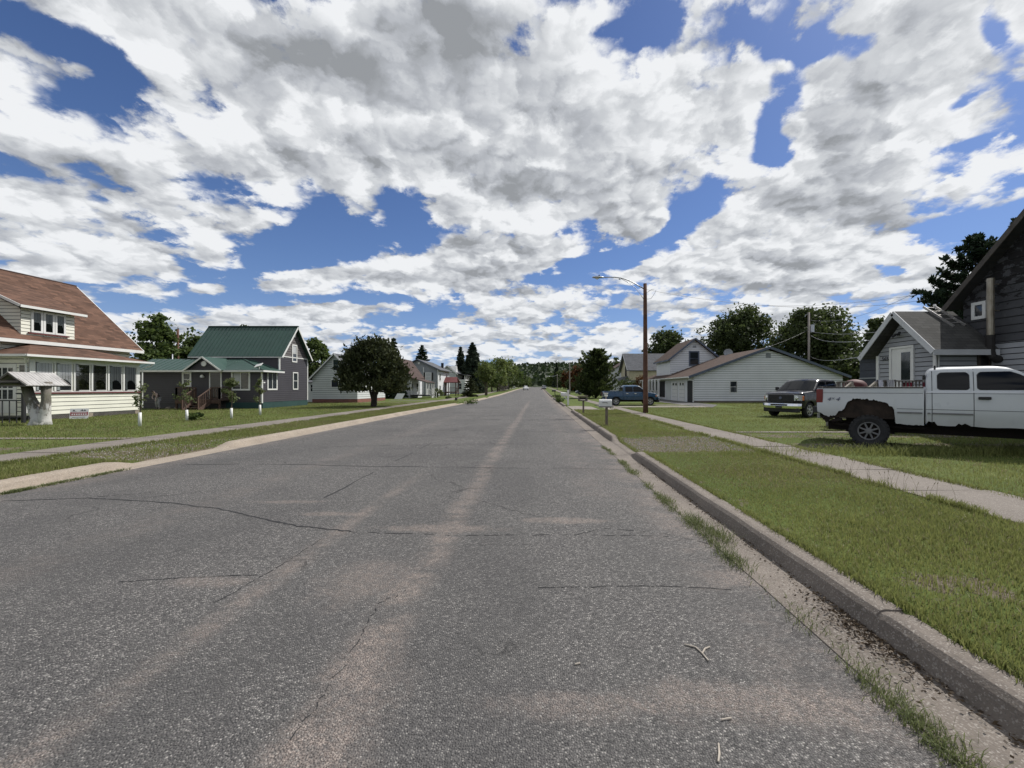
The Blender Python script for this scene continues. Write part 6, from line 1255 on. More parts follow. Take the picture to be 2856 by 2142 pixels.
# overgrown sidewalk edges, taller tufts against posts and walls, weeds between asphalt and gutter
X_, Y_, H_ = [], [], []
def strip(n, x, wd, y0, y1, h, seed, thr=.35):
    xx = x+rs.normal(size=n)*wd; yy = y0*(y1/y0)**rs.uniform(0, 1, n); k = vnoise(xx*3, yy, 1.9, seed) > thr; X_.append(xx[k]); Y_.append(yy[k]); H_.append(h*rs.uniform(.4, 1.5, k.sum()))
strip(9000, 5.27, .035, 3.5, 30, .075, 31, .3); strip(5000, 6.5, .05, 4.5, 30, .06, 32, .35); strip(4500, -10.56, .05, 8, 45, .06, 33, .3); strip(5000, CF+.26, .035, 1.2, 30, .055, 34, .25); strip(3000, -8.62, .04, 5, 40, .05, 35, .4)
strip(3500, 9.5, 1.8, 9.0, 9.9, .16, 36, .0)
tag(blades('edge_grass', np.concatenate(X_), np.concatenate(Y_), np.concatenate(H_), GM, rs, lean=.8), kind='stuff', label='longer grass creeping over the concrete edges', cat='grass')
X_, Y_, H_ = [], [], []
def weedz(x, y): return base(y)+.012
for k in range(90):
    yc = 1.35*(11.5/1.35)**rs.uniform(); 
    if vnoise(np.array([0.]), np.array([yc]), 1.1, 77)[0] < .28: continue
    m = int(rs.uniform(15, 80)); xc = GUT-.01+rs.normal()*.02; X_.append(xc+rs.normal(size=m)*.035); Y_.append(yc+rs.normal(size=m)*.11); H_.append(rs.uniform(.015, .055, m)*rs.uniform(.5, 1.4))
for (yc, xc, m, hs) in ((4.95,1.90,420,.08),(4.6,2.0,300,.08),(6.0,1.86,240,.06),(3.9,1.86,260,.07),(1.9,1.88,200,.06),(2.3,1.88,150,.055),(2.9,1.87,120,.05),(8.0,1.86,160,.05)): X_.append(xc+rs.normal(size=m)*.06); Y_.append(yc+rs.normal(size=m)*.16); H_.append(rs.uniform(.3, 1.2, m)*hs)
for k in range(26): yc = rs.uniform(6.4, 8.2); m = 60; X_.append(-8.25+rs.normal(size=m)*.03); Y_.append(yc+rs.normal(size=m)*.08); H_.append(rs.uniform(.01, .05, m))
tag(blades('gutter_weeds', np.concatenate(X_), np.concatenate(Y_), np.concatenate(H_), GMW, rs, zf=weedz, lean=1.5, wdt=.0036), kind='stuff', label='weeds sprouting in the seam beside the gutter', cat='weeds')
# seed-head stalks by the walk and the pickup
mb = MB()
for k in range(150):
    if k < 70: x, y = 5.2+rs.normal()*.05, rs.uniform(5, 11)
    else: x, y = rs.uniform(8.2, 13.5), 10.2-(0.)+rs.normal()*.15-.35*(rs.uniform())
    h = rs.uniform(.12, .34); z = float(gz(x, y)); a = rs.uniform(0, 6.28); e_ = (x+math.cos(a)*h*.25, y+math.sin(a)*h*.25, z+h); mb.tube([(x,y,z),(x+math.cos(a)*h*.08,y+math.sin(a)*h*.08,z+h*.55),e_], [.0018,.0015,.001], 3, cap=False); mb.tube([e_, (e_[0]+math.cos(a)*.02, e_[1]+math.sin(a)*.02, e_[2]+.035)], [.005,.001], 4)
tag(mb.build('seed_stalks', GM2, None, world=False), kind='stuff', label='dry seed stalks along the sidewalk and under the white pickup', cat='weeds')
# leaf litter and bark crumbs caught in the gutter
rs = np.random.RandomState(77); n = 1500; ly = np.concatenate([rs.normal(2.75, .28, n//2), rs.uniform(1.3, 9, n-n//2)]); lx = 2.235-np.abs(rs.normal(size=n))*np.concatenate([np.full(n//2, .11), np.full(n-n//2, .05)])
P_ = np.stack([lx, ly, base(ly)+.018+rs.uniform(0, .012, n)], 1); o = bigmesh('leaf_litter', leafquads(P_, .013, rs, .85, 1.8), 4, leafmat('dead leaf crumbs', (.035,.024,.016), (.13,.095,.06), .1)); tag(o, kind='stuff', label='dry leaf crumbs caught against the kerb', cat='leaf litter')
# loose stones on the gravel patches
rs = np.random.RandomState(31); n = 5200; sx = np.concatenate([rs.uniform(2.5, 5.3, n//2), rs.uniform(-10.6, -8.8, n//4), rs.uniform(6.6, 14, n-n//2-n//4)]); sy = np.concatenate([rs.uniform(9.8, 12.7, n//2), rs.uniform(8.7, 12.5, n//4), rs.choice([10.6, 12.9], n-n//2-n//4)+rs.normal(size=n-n//2-n//4)*.35]); k = rs.uniform(0, 1, n) < dirt(sx, sy)+.1; sx, sy = sx[k], sy[k]
sz = gz(sx, sy); c = np.stack([sx, sy, sz+.004], 1); r_ = rs.uniform(.008, .028, len(sx))[:, None]; a = rs.uniform(0, 6.28, len(sx)); vs = []
for j in range(4): vs.append(c+np.stack([np.cos(a+j*1.571), np.sin(a+j*1.571)*.8, np.zeros(len(a))], 1)*r_)
top = c+np.array([0, 0, 1.])*r_*.7; F_ = []
for j in range(4): F_.append(np.stack([vs[j], vs[(j+1) % 4], top], 1))
tag(bigmesh('gravel', np.concatenate(F_, 0).reshape(-1, 3), 3, conc_mat('gravel stone', (.19,.17,.15), (.33,.31,.28), 20, .3)), kind='stuff', label='loose gravel on the drive aprons', cat='gravel')
# ================================================================ street furniture, yard things, person
POLEW = weathered('creosote pole wood', (.105,.052,.036), .9, .35, 3, 22, dirt=(.30,.17,.12), dirtamt=.5, bump=.9); POLEG = weathered('grey pole wood', (.26,.235,.21), .9, .15, 3, 22, bump=.6)
GALV = MT('galvanised arm', (.42,.43,.45), .4, .7).m; WIREM = MT('wire', (.05,.05,.055), .5).m; WIREL = MT('bright wire', (.35,.36,.38), .4, .5).m
POST4 = weathered('grey brown post', (.16,.13,.105), .9, .25, 4, 30)
# main street lamp: timber pole, curved arm with brace, cobra head
def lamp(x, y, zb, zt, r0, r1, label, reach, rise, pm, sc=1., brace=True, group='street lamps along the right side'):
    T = empty('street_lamp', (x, y, zb), 0, label, 'street lamp', group); h = zt-zb; mb = MB(); ln = .03
    mb.tube([(x-ln*k/8, y, zb-.2+(h+.2)*k/8) for k in range(9)], [r0+(r1-r0)*k/8 for k in range(9)], 16); mb.build('pole', pm, T, smooth=True)
    xa = x-ln-r1*.9; za = zt-.30; P_ = [(xa,y,za),(xa-.14*reach,y,za+rise*.34),(xa-.30*reach,y,za+rise*.68),(xa-.48*reach,y,za+rise*.93),(xa-.62*reach,y,za+rise),(xa-.80*reach,y,za+rise*1.0),(xa-.88*reach,y,za+rise*.98)]
    arm = MB().tube(P_, [.032*sc]*len(P_), 10).build('arm', GALV, T, smooth=True)
    if brace:
        MB().tube([(xa,y,za-.62),(xa-.07*reach,y,za-.33),(xa-.18*reach,y,za+rise*.08),(xa-.33*reach,y,za+rise*.52),(xa-.50*reach,y,za+rise*.90)], [.014]*5, 8).build('brace', GALV, T, smooth=True)
        MB().tube([(xa-.52*reach,y,za+rise*.93),(xa-.53*reach,y,za+rise*.84),(xa-.50*reach,y,za+rise*.80)], [.03,.04,.03], 8).build('clamp', GALV, T)
    hx, hz = xa-.86*reach, za+rise*.98; m = MB(); secs = [(0,.05,.045),(.10,.10,.06),(.25,.15,.075),(.45,.165,.085),(.60,.13,.06),(.70,.05,.02)]
    for i, (d_, w, t_) in enumerate(secs):
        for k in range(12): a = 2*math.pi*k/12; m.v.append((hx-d_*sc, y+math.cos(a)*w*sc, hz+(math.sin(a)*t_*(1. if math.sin(a) > 0 else .55))*sc))
    for i in range(5):
        for k in range(12): a = i*12+k; b = i*12+(k+1) % 12; m.f.append((a, b, b+12, a+12))
    m.f += [tuple(range(12))[::-1], tuple(range(60, 72))]; hd = m.build('lamp_head', GALV, T, smooth=True)
    MB().tube([(hx-.28*sc,y,hz+.06*sc),(hx-.28*sc,y,hz+.15*sc)], [.045*sc,.04*sc], 10).build('photocell', PLB, hd); MB().lathe((hx-.40*sc,y,hz-.035*sc), (0,0,-1), [(.12*sc,0),(.10*sc,.05*sc),(.03*sc,.08*sc)], 14).build('lens', HEADG, hd)
    return T
_x, _y = 6.43, 24.6
L1 = lamp(_x, _y, .15, PZ(791, _y), .155, .105, 'tall peeling red brown timber street lamp pole beside the near sidewalk', 2.75, .68, POLEW)
_yt = 82.; lamp(6.35, _yt, float(base(_yt))+.15, PZ(1013, _yt), .13, .09, 'grey street lamp behind the white post mailbox', 2.6, .75, POLEG, 1.3, False)
_yt = 133.; lamp(6.3, _yt, float(base(_yt))+.15, PZ(1044, _yt), .13, .09, 'farthest small street lamp in front of the dark spruce', 2.6, -.35, POLEG, 1.5, False)
mb = MB(); mb.tube([(6.36,24.5,7.25),(6.55,24.45,7.35),(6.75,24.5,7.5),(6.95,24.6,7.55)], .012, 6, cap=False); mb.tube([(6.52,24.6,6.95),(6.75,24.6,6.98),(6.98,24.6,7.3),(7.05,24.6,7.48)], .010, 6, cap=False); mb.build('loop_wire', WIREM, L1)
# utility poles
def upole(px, Y, pt, label, mat, tr=False, arm=False, r=.13):
    x = PX(px, Y); zb = .15; zt = PZ(pt, Y); T = empty('utility_pole', (x, Y, zb), 0, label, 'utility pole'); MB().tube([(x,Y,zb-.2),(x,Y,zt)], [r, r*.75], 12).build('pole', mat, T, smooth=True)
    if tr: MB().tube([(x+.42,Y,PZ(927,Y)),(x+.42,Y,PZ(906,Y))], .26, 16).build('transformer', GALV, T); MB().tube([(x-.05,Y,zt-.2),(x-.45,Y,zt-.35),(x-.5,Y,zt-.6)], .03, 6).build('bracket', GALV, T)
    if arm: MB().bar((x-.03,Y,zt),(x+.03,Y,zt+.3), .03).build('mast', PLB, T)
    return T
upole(2256, 54, 871, 'grey utility pole with a transformer behind the long white house', POLEG, True, r=.15)
upole(496, 47, 918, 'brown utility pole among the trees left of the green gable', POLEW, arm=True, r=.15)
upole(481, 40, 988, 'short grey metal post behind the low green roof', GALV, r=.06)
def wire(a, b, sag, r, label, mat=WIREM, n=24):
    a, b = Vector(a), Vector(b); P_ = [tuple(a.lerp(b, k/n)-Vector((0,0,sag*4*(k/n)*(1-k/n)))) for k in range(n+1)]
    return tag(MB().tube(P_, r, 5, cap=False).build('overhead_wire', mat, None, world=False), label, 'wire', 'overhead wires')
def pw(px, py, Y): return (PX(px, Y), Y, PZ(py, Y))
wire((6.5,24.6,7.52), pw(2640, 826, 30), .95, .011, 'long service wire from the tall timber lamp pole to the pine', WIREM)
wire(pw(2262,893,54), pw(2560,812,32), .9, .014, 'upper wire rising right from the grey utility pole', WIREL); wire(pw(2262,925,54), pw(2445,926,36), .25, .02, 'middle wire from the grey utility pole to the annex trees', WIREL)
wire(pw(2262,936,54), (13.6,16.9,3.6), .35, .012, 'lower wire from the grey utility pole under the transformer', WIREL); wire(pw(2262,995,54), (13.45,17.2,2.95), .3, .012, 'lowest wire ending at the annex eave', WIREL)
wire(pw(2258,918,54), pw(2080,985,45), .3, .014, 'wire falling left from the grey utility pole to the white garage')
wire(pw(2140,852,40), pw(2560,822,30), .3, .010, 'thin pale wire just above the big maple')
# mailboxes
G_ = 'mailboxes along the right kerb'
def box_mail(T, x, y, z, L_, w, h, mat, door=-1, flag=True):
    m = MB(); n = 8; prof = [(-w/2, z), (w/2, z), (w/2, z+h*.6)]+[(w/2*math.cos(a), z+h*.6+h*.4*math.sin(a)) for a in [math.pi*k/n for k in range(1, n)]]+[(-w/2, z+h*.6)]
    m.prism([(x-L_/2, y+a, b) for a, b in prof], (L_,0,0)); o = m.build('box', mat, T, bevel=.006)
    d = MB(); d.prism([(x-L_/2-.012, y+a*1.04, z-.004+(b-z)*1.03) for a, b in prof], (.014,0,0)); d.build('door', mat, T)
    return o
x, y, zz = GP(1691.8, 1187.8); T = empty('mailbox', (x, y, zz), 0, 'white dented mailbox on a grey shelf and thin wooden post, nearest the camera', 'mailbox', G_)
MB().box(x-.045,x+.045,y-.045,y+.045,zz-.1,.88).build('post', POST4, T); MB().box(x-.30,x+.25,y-.12,y+.12,.88,.93).build('shelf', WOODG, T)
bo = box_mail(T, x-.04, y, .93, .48, .18, .27, weathered('scuffed white enamel', (.66,.66,.64), .35, .05)); MB().tube([(x-.18,y-.093,1.07),(x-.14,y-.115,1.085),(x-.02,y-.115,1.085),(x+.02,y-.093,1.05)], .009, 6).build('flag', PLB, bo)
x, y, zz = GP(1627, 1151.7); T = empty('mailbox', (x, y, zz), 0, 'dark wooden box mailbox with a flat lid on a short post', 'mailbox', G_)
MB().box(x-.05,x+.05,y-.05,y+.05,zz-.1,.88).build('post', POST4, T); mb = MB(); mb.box(x-.30,x-.24,y-.14,y+.14,.92,1.10); mb.box(x+.13,x+.24,y-.14,y+.14,.92,1.10); mb.box(x-.24,x+.13,y+.06,y+.14,.96,1.10); mb.box(x-.3,x+.24,y-.14,y+.14,.87,.92); mb.build('box', WOODD, T); MB().box(x-.34,x+.27,y-.17,y+.17,1.12,1.19).build('lid', POST4, T)
x, y, zz = GP(1584.5, 1129); T = empty('mailbox', (x, y, zz), 0, 'white mailbox bracketed to the side of a tall white post', 'mailbox', G_)
MB().box(x-.075,x+.075,y-.075,y+.075,zz-.1,zz+1.32).build('post', WH, T); MB().box(x-.62,x+.0,y-.06,y+.06,zz+.76,zz+.83).build('arm', WH, T); MB().bar((x-.42,y,zz+.76),(x,y,zz+.38), .06).build('brace', WH, T); box_mail(T, x-.38, y, zz+.84, .5, .2, .26, WH)
x, y, zz = GP(1547.7, 1105); T = empty('mailbox', (x, y, zz), 0, 'small dark mailbox on a leaning post, farthest along the kerb', 'mailbox', G_)
MB().box(x-.06,x+.06,y-.06,y+.06,zz-.1,zz+.75).build('post', WOODD, T); box_mail(T, x-.18, y, zz+.75, .65, .3, .3, PLB)
# ornate wire plant stand behind the near mailbox
x, y = PX(1690, 30), 30.; T = empty('flower_pot', (x, y, .15), 0, 'small pale urn on a thin stake behind the near white mailbox', 'flower pot'); MB().tube([(x,y,.1),(x,y,1.0)], .04, 8).build('stake', WOODP, T); MB().lathe((x,y,1.0), (0,0,1), [(.06,0),(.13,.05),(.10,.16),(.17,.26),(.17,.29),(.02,.27)], 14).build('bowl', WH, T)
# road sign on the left
x = PX(1434, 152); y = 152.; zb = float(base(y))+.15; T = empty('road_sign', (x, y, zb), 0, 'round white road sign with a black symbol on the far left verge', 'road sign'); MB().tube([(x,y,zb-.1),(x,y,PZ(1080,y))], .05, 8).build('post', GALV, T)
sgn = MB().lathe((x,y-.05,PZ(1080,y)), (0,-1,0), [(.5,0),(.5,.02)], 24).build('plate', WH, T); MB().prism([(x-.2,y-.075,PZ(1080,y)-.17),(x+.2,y-.075,PZ(1080,y)-.17),(x,y-.075,PZ(1080,y)+.22)], (0,-.004,0)).build('symbol', DK, sgn)
# saplings with white trunk guards
def sapling(x, y, zg, hg, h, label, n, s, wd, lean, seed, lf=LF_APPLE):
    rs = np.random.RandomState(seed); T = empty('young_fruit_tree', (x, y, zg), 0, label, 'sapling', 'young fruit trees with white trunk guards'); MB().tube([(0,0,-.05),(lean*.1,0,hg)], [.058,.052], 12).build('trunk_guard', WH, T, smooth=True, world=False)
    m = MB(); top = np.array([lean, 0, h*.95]); limb(m, (lean*.1,0,hg*.9), tuple(top), .022, .006, rs, 6, .03); P_ = []
    for k in range(9):
        f = rs.uniform(.12, .95); a0 = np.array([lean*.1+(lean*.9)*f, 0, hg+(h*.95-hg)*f]); a = rs.uniform(0, 6.28); e = a0+np.array([math.cos(a)*wd*.5*(1.1-f*.4), math.sin(a)*wd*.5*(1.1-f*.4), rs.uniform(.05, .4)*(h-hg)*.6]); e[2] = min(e[2], h); limb(m, tuple(a0), tuple(e), .010, .003, rs, 4, .05)
        k2 = max(3, n//9); t = rs.uniform(.2, 1.05, k2)[:, None]; P_.append(a0+(e-a0)*t+rs.normal(size=(k2, 3))*.055)
    m.build('trunk', BARK, T, smooth=True, world=False); bigmesh('crown', leafquads(np.concatenate(P_), s, rs, 0, 1.7), 4, lf, T)
x, y, z = GP(389.7, 1189); sapling(x, y, z, .54, 1.62, 'slim leaning sapling at the far corner of the cream porch', 190, .06, .36, .10, 1)
x, y, z = GP(522, 1173.8); sapling(x, y, z, .50, 1.75, 'sparse wide spreading sapling before the wooden entry steps', 230, .065, .72, -.22, 2)
x, y, z = GP(645.6, 1168); sapling(x, y, z, .52, 2.08, 'leafiest upright sapling in front of the big front window', 950, .07, .62, -.05, 3)
x, y, z = GP(725.6, 1157.4); sapling(x, y, z, .56, 2.0, 'thin sapling before the white corner board of the green roofed house', 330, .07, .42, -.12, 4)
x, y, z = GP(541, 1172); T = decid('shrub', x, y, z-.05, .42, .75, 'tiny weedy shrub at the foot of the spreading sapling', cat='bush', n=520, s=.06, seed=81, leaf=LF_MID, low=0., nc=10)
def shrub(px, py, h, w, label, leaf, seed, n=420, s=.09): x, y, z = GP(px, py); decid('shrub', x, y, z-.05, h, w, label, cat='bush', n=n, s=s, seed=seed, leaf=leaf, low=0., nc=10)
shrub(1250, 1112, .35, .9, 'low weeds by the dark stump on the far left verge', LF_MID, 82); shrub(1306, 1124, .28, 2.2, 'weeds spilling over the left kerb', LF_MID, 83); shrub(1562, 1121, .5, 1.1, 'weed clump at the right kerb before the drive', LF_MID, 84); shrub(1552, 1108, .35, 1.6, 'weed clump on the right kerb further on', LF_DARK, 85)
x, y, z = GP(1272, 1117); mb = MB(); mb.lathe((x,y,z-.05), (0,0,1), [(.20,0),(.15,.15),(.13,.38),(.10,.42)], 10); mb.tube([(x+.05,y,z+.25),(x+.28,y,z+.36)], [.05,.03], 8); tag(mb.build('tree_stump', BARKD, None, world=False), 'small dark stump with a side stub on the left verge', 'stump')
# bushes round the two-stemmed tree etc. and white bulb lamp on the drive done; ramp board at the porch house
# whitewashed forked trunk with its own little shingled roof
T = empty('wishing_well_trunk', (-20.2, 16.7, .15), 0, 'whitewashed forked tree trunk carrying a small weathered plank roof beside the porch', 'garden ornament')
def bark_white():
    m = MT('whitewashed bark', (.5,.5,.48), .95, 0, .2); p = m.pos(); n = m.noise(m.map(p, (1,1,.5)), 7, 7, .7); n2 = m.noise(p, 2.2, 4); z = m.sep(p)[2]
    k = m.math('ADD', n, m.math('MULTIPLY', m.mr(z, 1.2, .30, -.16, .10), 1.)); c = m.mix(m.mr(k, .42, .54), (.17,.155,.135), (.50,.49,.47)); c = m.mix(m.mr(n2, .45, .75, 0., .6), c, (.10,.11,.06)); m.col(c); m.bump(n, 1., .03); return m.m
BW = bark_white(); mb = MB(); rs = np.random.RandomState(2)
def trunk(pts, rr, n=14):
    o = len(mb.v); mb.tube(pts, rr, n)
    for i in range(o, len(mb.v)): v = mb.v[i]; j = .035; mb.v[i] = (v[0]+rs.uniform(-j, j), v[1]+rs.uniform(-j, j), v[2])
trunk([(-.0,0,-.1),(.0,0,.08),(-.03,0,.3),(-.16,0,.62),(-.34,.0,1.1),(-.56,.0,1.75)], [.36,.29,.22,.185,.17,.165]); trunk([(.10,.02,-.1),(.12,.02,.2),(.19,.02,.5),(.25,.02,1.0),(.26,.02,1.75)], [.28,.21,.16,.14,.14])
mb.build('trunk', BW, T, smooth=True, world=False)
wx = -20.45; GREYP = weathered('silvery planks', (.34,.33,.32), .85, .3, 2, 50, dirt=(.06,.055,.05), dirtamt=.6)
mb = MB()
for s_ in (1, -1):
    for k in range(13): y0 = 15.9+k*.118; a, b = (wx, y0, 2.28), (wx+s_*.72, y0, 1.76); mb.add([(a[0],y0,a[2]),(a[0],y0+.108,a[2]),(b[0],y0+.108,b[2]+(k % 3)*.004),(b[0],y0,b[2]+(k % 3)*.004)]+[(a[0],y0,a[2]-.025),(a[0],y0+.108,a[2]-.025),(b[0],y0+.108,b[2]-.025),(b[0],y0,b[2]-.025)], [(0,1,2,3),(7,6,5,4),(0,3,7,4),(1,5,6,2),(2,6,7,3),(0,4,5,1)])
mb.build('plank_roof', GREYP, T)
mb = MB()
for yy in (15.93, 17.38): mb.bar((wx-.70,yy,1.75),(wx,yy,2.22), .04, .07); mb.bar((wx+.70,yy,1.75),(wx,yy,2.22), .04, .07); mb.bar((wx-.5,yy,1.9),(wx+.5,yy,1.9), .04, .07)
mb.build('rafter', WOODD, T); MB().box(wx-.6,wx+.6,16.0,17.3,1.70,1.76).build('cross_beam', WOODD, T)
# wrought fence at the left edge
T = empty('iron_fence', (-24.2, 17.4, .15), 0, 'dark iron picket fence with a heavy corner post at the left edge', 'fence'); x1 = PX(66, 17.4); x0 = -26.5
MB().box(x1-.05,x1+.05,17.35,17.45,.1,1.42).build('post', PLB, T); MB().bar((x0,17.4,1.12),(x1,17.4,1.12), .04, .05).build('top_rail', PLB, T); MB().bar((x0,17.4,.42),(x1,17.4,.42), .02, .03).build('bottom_rail', PLB, T)
mb = MB()
for k in range(9): xx = x1-.30-k*.30; mb.bar((xx,17.4,.12),(xx,17.4,1.12), .028)
mb.build('picket', PLB, T); MB().bar((x1-.30,17.4,1.42),(x1+.04,17.4,1.42), .06, .05).build('cap', PLB, T)
# red and white yard sign leaning at the porch foot
T = empty('yard_sign', (PX(222, 20.1), 20.1, .15), R(38), 'red and white yard sign leaning on the lattice under the porch windows', 'yard sign'); PLY = MT('sign board white', (.72,.72,.73), .5).m; SR = MT('sign red', (.30,.03,.04), .5).m
mb = MB(); q_ = lambda u, v, o=0.: (u+.05*v, -.12+.10*v-o, .0+v); mb.prism([q_(-.32,0), q_(.30,0), q_(.30,.50), q_(-.32,.50)], (0,.02,0)); bd = mb.build('board', PLY, T, world=False)
MB().add([q_(-.30,.16,.004), q_(.28,.16,.004), q_(.28,.33,.004), q_(-.30,.33,.004)], [(0,1,2,3)]).build('red_band', SR, bd, world=False)
mb = MB()
for (u0, u1, v0, v1) in [(-.26,.24,.285,.305)]+[(-.26+k*.075, -.21+k*.075, .19, .25) for k in range(7)]: mb.add([q_(u0,v0,.006), q_(u1,v0,.006), q_(u1,v1,.006), q_(u0,v1,.006)], [(0,1,2,3)])
mb.build('lettering', PLY, bd, world=False); mb = MB()
for (u0, u1, v0, v1) in [(-.22,-.16,.39,.44),(.02,.22,.38,.40),(.06,.10,.38,.45),(.15,.19,.38,.44),(-.24,.20,.07,.085),(-.24,-.1,.36,.37)]: mb.add([q_(u0,v0,.004), q_(u1,v0,.004), q_(u1,v1,.004), q_(u0,v1,.004)], [(0,1,2,3)])
mb.build('small_print', DK, bd, world=False)
MB().bar((-.30,-.03,-.05),(-.28,.0,.5), .03).build('stake', WOODG, T, world=False)
# person bending beside the dark wall
def person(x, y, z, rz, sc):
    T = empty('person', (x, y, z), rz, 'person in a sleeveless brown top and grey trousers bending forward beside the charcoal wall', 'person')
    J = {'pel':(0,0,.88),'ab':(.0,.05,1.02),'ch':(.01,.17,1.20),'nk':(.03,.30,1.32),'hd0':(.05,.36,1.38),
         'hl':(-.10,0,.86),'kl':(-.12,.05,.48),'al':(-.11,-.02,.09),'tl':(-.12,.12,.03),'hr':(.10,0,.86),'kr':(.13,.08,.48),'ar':(.15,.0,.09),'tr':(.17,.14,.03),
         'sl':(-.17,.20,1.26),'el':(-.19,.30,1.00),'wl':(.02,.44,.90),'sr':(.19,.24,1.25),'er':(.27,.36,1.02),'wr':(.36,.50,.82)}
    J = {k: (-v[0], v[1], v[2]) for k, v in J.items()}
    Rr = {'pel':.135,'ab':.125,'ch':.135,'nk':.055,'hd0':.055,'hl':.095,'kl':.062,'al':.043,'tl':.035,'hr':.095,'kr':.062,'ar':.043,'tr':.035,'sl':.062,'el':.042,'wl':.028,'sr':.062,'er':.042,'wr':.028}
    E = [('pel','ab'),('ab','ch'),('ch','nk'),('nk','hd0'),('pel','hl'),('hl','kl'),('kl','al'),('al','tl'),('pel','hr'),('hr','kr'),('kr','ar'),('ar','tr'),('ch','sl'),('sl','el'),('el','wl'),('ch','sr'),('sr','er'),('er','wr')]
    for side, w, dr in (('l', 'wl', Vector((-.85,.40,-.25))), ('r', 'wr', Vector((-.45,.45,-.75)))):      # palms with five fingers each
        dr.normalize(); p = Vector(J[w]); sd_ = dr.cross(Vector((0,0,1))).normalized(); pm = p+dr*.07; J['p'+side] = tuple(pm); Rr['p'+side] = .026; E.append((w, 'p'+side))
        for k in range(4):
            o_ = sd_*(.028*(k-1.5)/1.5); ln = (.075,.088,.082,.065)[k]; c = Vector((0,0,-1))*.02; a, b_ = pm+o_+dr*.03, pm+o_*1.15+dr*(.03+ln)+c; J['f%s%d' % (side, k)] = tuple(a); J['g%s%d' % (side, k)] = tuple(b_); Rr['f%s%d' % (side, k)] = .0095; Rr['g%s%d' % (side, k)] = .007; E += [('p'+side, 'f%s%d' % (side, k)), ('f%s%d' % (side, k), 'g%s%d' % (side, k))]
        a = p+dr*.035+sd_*.035; b_ = a+dr*.045+sd_*.02; J['t0'+side] = tuple(a); J['t1'+side] = tuple(b_); Rr['t0'+side] = .011; Rr['t1'+side] = .008; E += [(w, 't0'+side), ('t0'+side, 't1'+side)]
    def skin(name, js, es, mat, grow=0., par=T):
        me = bpy.data.meshes.new(name); ks = list(js); me.from_pydata([tuple(Vector(J[k])*sc) for k in ks], [(ks.index(a), ks.index(b)) for a, b in es], []); me.materials.append(mat)
        o = bpy.data.objects.new(name, me); C.objects.link(o); o.parent = par; o.modifiers.new('s', 'SKIN')
        if not me.skin_vertices: me.attributes
        for i, k in enumerate(ks): me.skin_vertices[0].data[i].radius = ((Rr[k]+grow)*sc,)*2
        me.skin_vertices[0].data[0].use_root = True; s_ = o.modifiers.new('u', 'SUBSURF'); s_.levels = 1; s_.render_levels = 2
        for p_ in me.polygons: p_.use_smooth = True
        return o
    SK = MT('skin', (.34,.26,.23), .7).m
    try:
        def mk(name, js, es, mat, grow):
            bm = bmesh.new(); sl_ = bm.verts.layers.skin.verify(); vs = {}
            for k in js: v = bm.verts.new(Vector(J[k])*sc); v[sl_].radius = ((Rr[k]+grow)*sc,)*2; vs[k] = v
            vs[js[0]][sl_].use_root = True
            for a, b in es: bm.edges.new((vs[a], vs[b]))
            me = bpy.data.meshes.new(name); bm.to_mesh(me); bm.free(); me.materials.append(mat); o = bpy.data.objects.new(name, me); C.objects.link(o); o.parent = T; s1 = o.modifiers.new('s', 'SKIN'); s1.use_smooth_shade = True; u_ = o.modifiers.new('u', 'SUBSURF'); u_.levels = 1; u_.render_levels = 2; return o
        mk('body', list(J), E, SK, 0.)
        mk('trousers', ['pel','hl','kl','al','hr','kr','ar'], [('pel','hl'),('hl','kl'),('kl','al'),('pel','hr'),('hr','kr'),('kr','ar')], weathered('grey trousers', (.30,.30,.31), .9), .022)
        J['sh1'] = (.12,.18,1.25); J['sh2'] = (-.13,.21,1.25); Rr['sh1'] = Rr['sh2'] = .075
        mk('vest', ['pel','ab','ch','sh1','sh2'], [('pel','ab'),('ab','ch'),('ch','sh1'),('ch','sh2')], weathered('brown vest', (.075,.055,.048), .9), .022)
    except Exception as ex: print('person', ex)
    hc = Vector((-.06,.43,1.43))*sc; m = MB(); m.lathe((0,0,-.125*sc), (0,0,1), [(.005,0),(.045*sc,.012*sc),(.062*sc,.05*sc),(.073*sc,.10*sc),(.078*sc,.145*sc),(.074*sc,.19*sc),(.055*sc,.23*sc),(.004,.25*sc)], 20)
    m.obox((0,.078*sc,-.01*sc), (.010*sc,0,0), (0,.016*sc,0), (0,0,.022*sc))
    for s_ in (-1, 1): m.obox((s_*.076*sc,0,0), (.008*sc,0,0), (0,.016*sc,0), (0,0,.028*sc))
    m.obox((0,.068*sc,-.05*sc), (.022*sc,0,0), (0,.006*sc,0), (0,0,.005*sc)); hd = m.build('head', SK, T, smooth=True, world=False, bevel=.003); hd.location = hc; hd.rotation_euler = (R(-42), 0, R(-8))
    e_ = MB()
    for s_ in (-1, 1): e_.lathe((s_*.028*sc,.070*sc,.018*sc), (0,1,0), [(.009*sc,0),(.007*sc,.006*sc),(.001,.008*sc)], 8)
    e_.build('eyes', DK, hd, world=False); h_ = MB(); h_.lathe((0,-.012*sc,-.02*sc), (0,0,1), [(.080*sc,0),(.086*sc,.05*sc),(.084*sc,.09*sc),(.062*sc,.135*sc),(.004,.155*sc)], 20); h_.build('hair', weathered('black hair', (.012,.010,.010), .8), hd, smooth=True, world=False)
    for s_, k in ((-1, 'l'), (1, 'r')): j = Vector(J['a'+k])*sc; MB().prism([(j.x-.045*sc,j.y-.06*sc,0),(j.x+.045*sc,j.y-.06*sc,0),(j.x+.05*sc,j.y+.19*sc,0),(j.x-.04*sc,j.y+.19*sc,0)], (0,0,.075*sc)).build('shoe', PLB, T, world=False, bevel=.02)
    return T
person(PX(441, 29.0), 29.0, .15, R(172), .86)
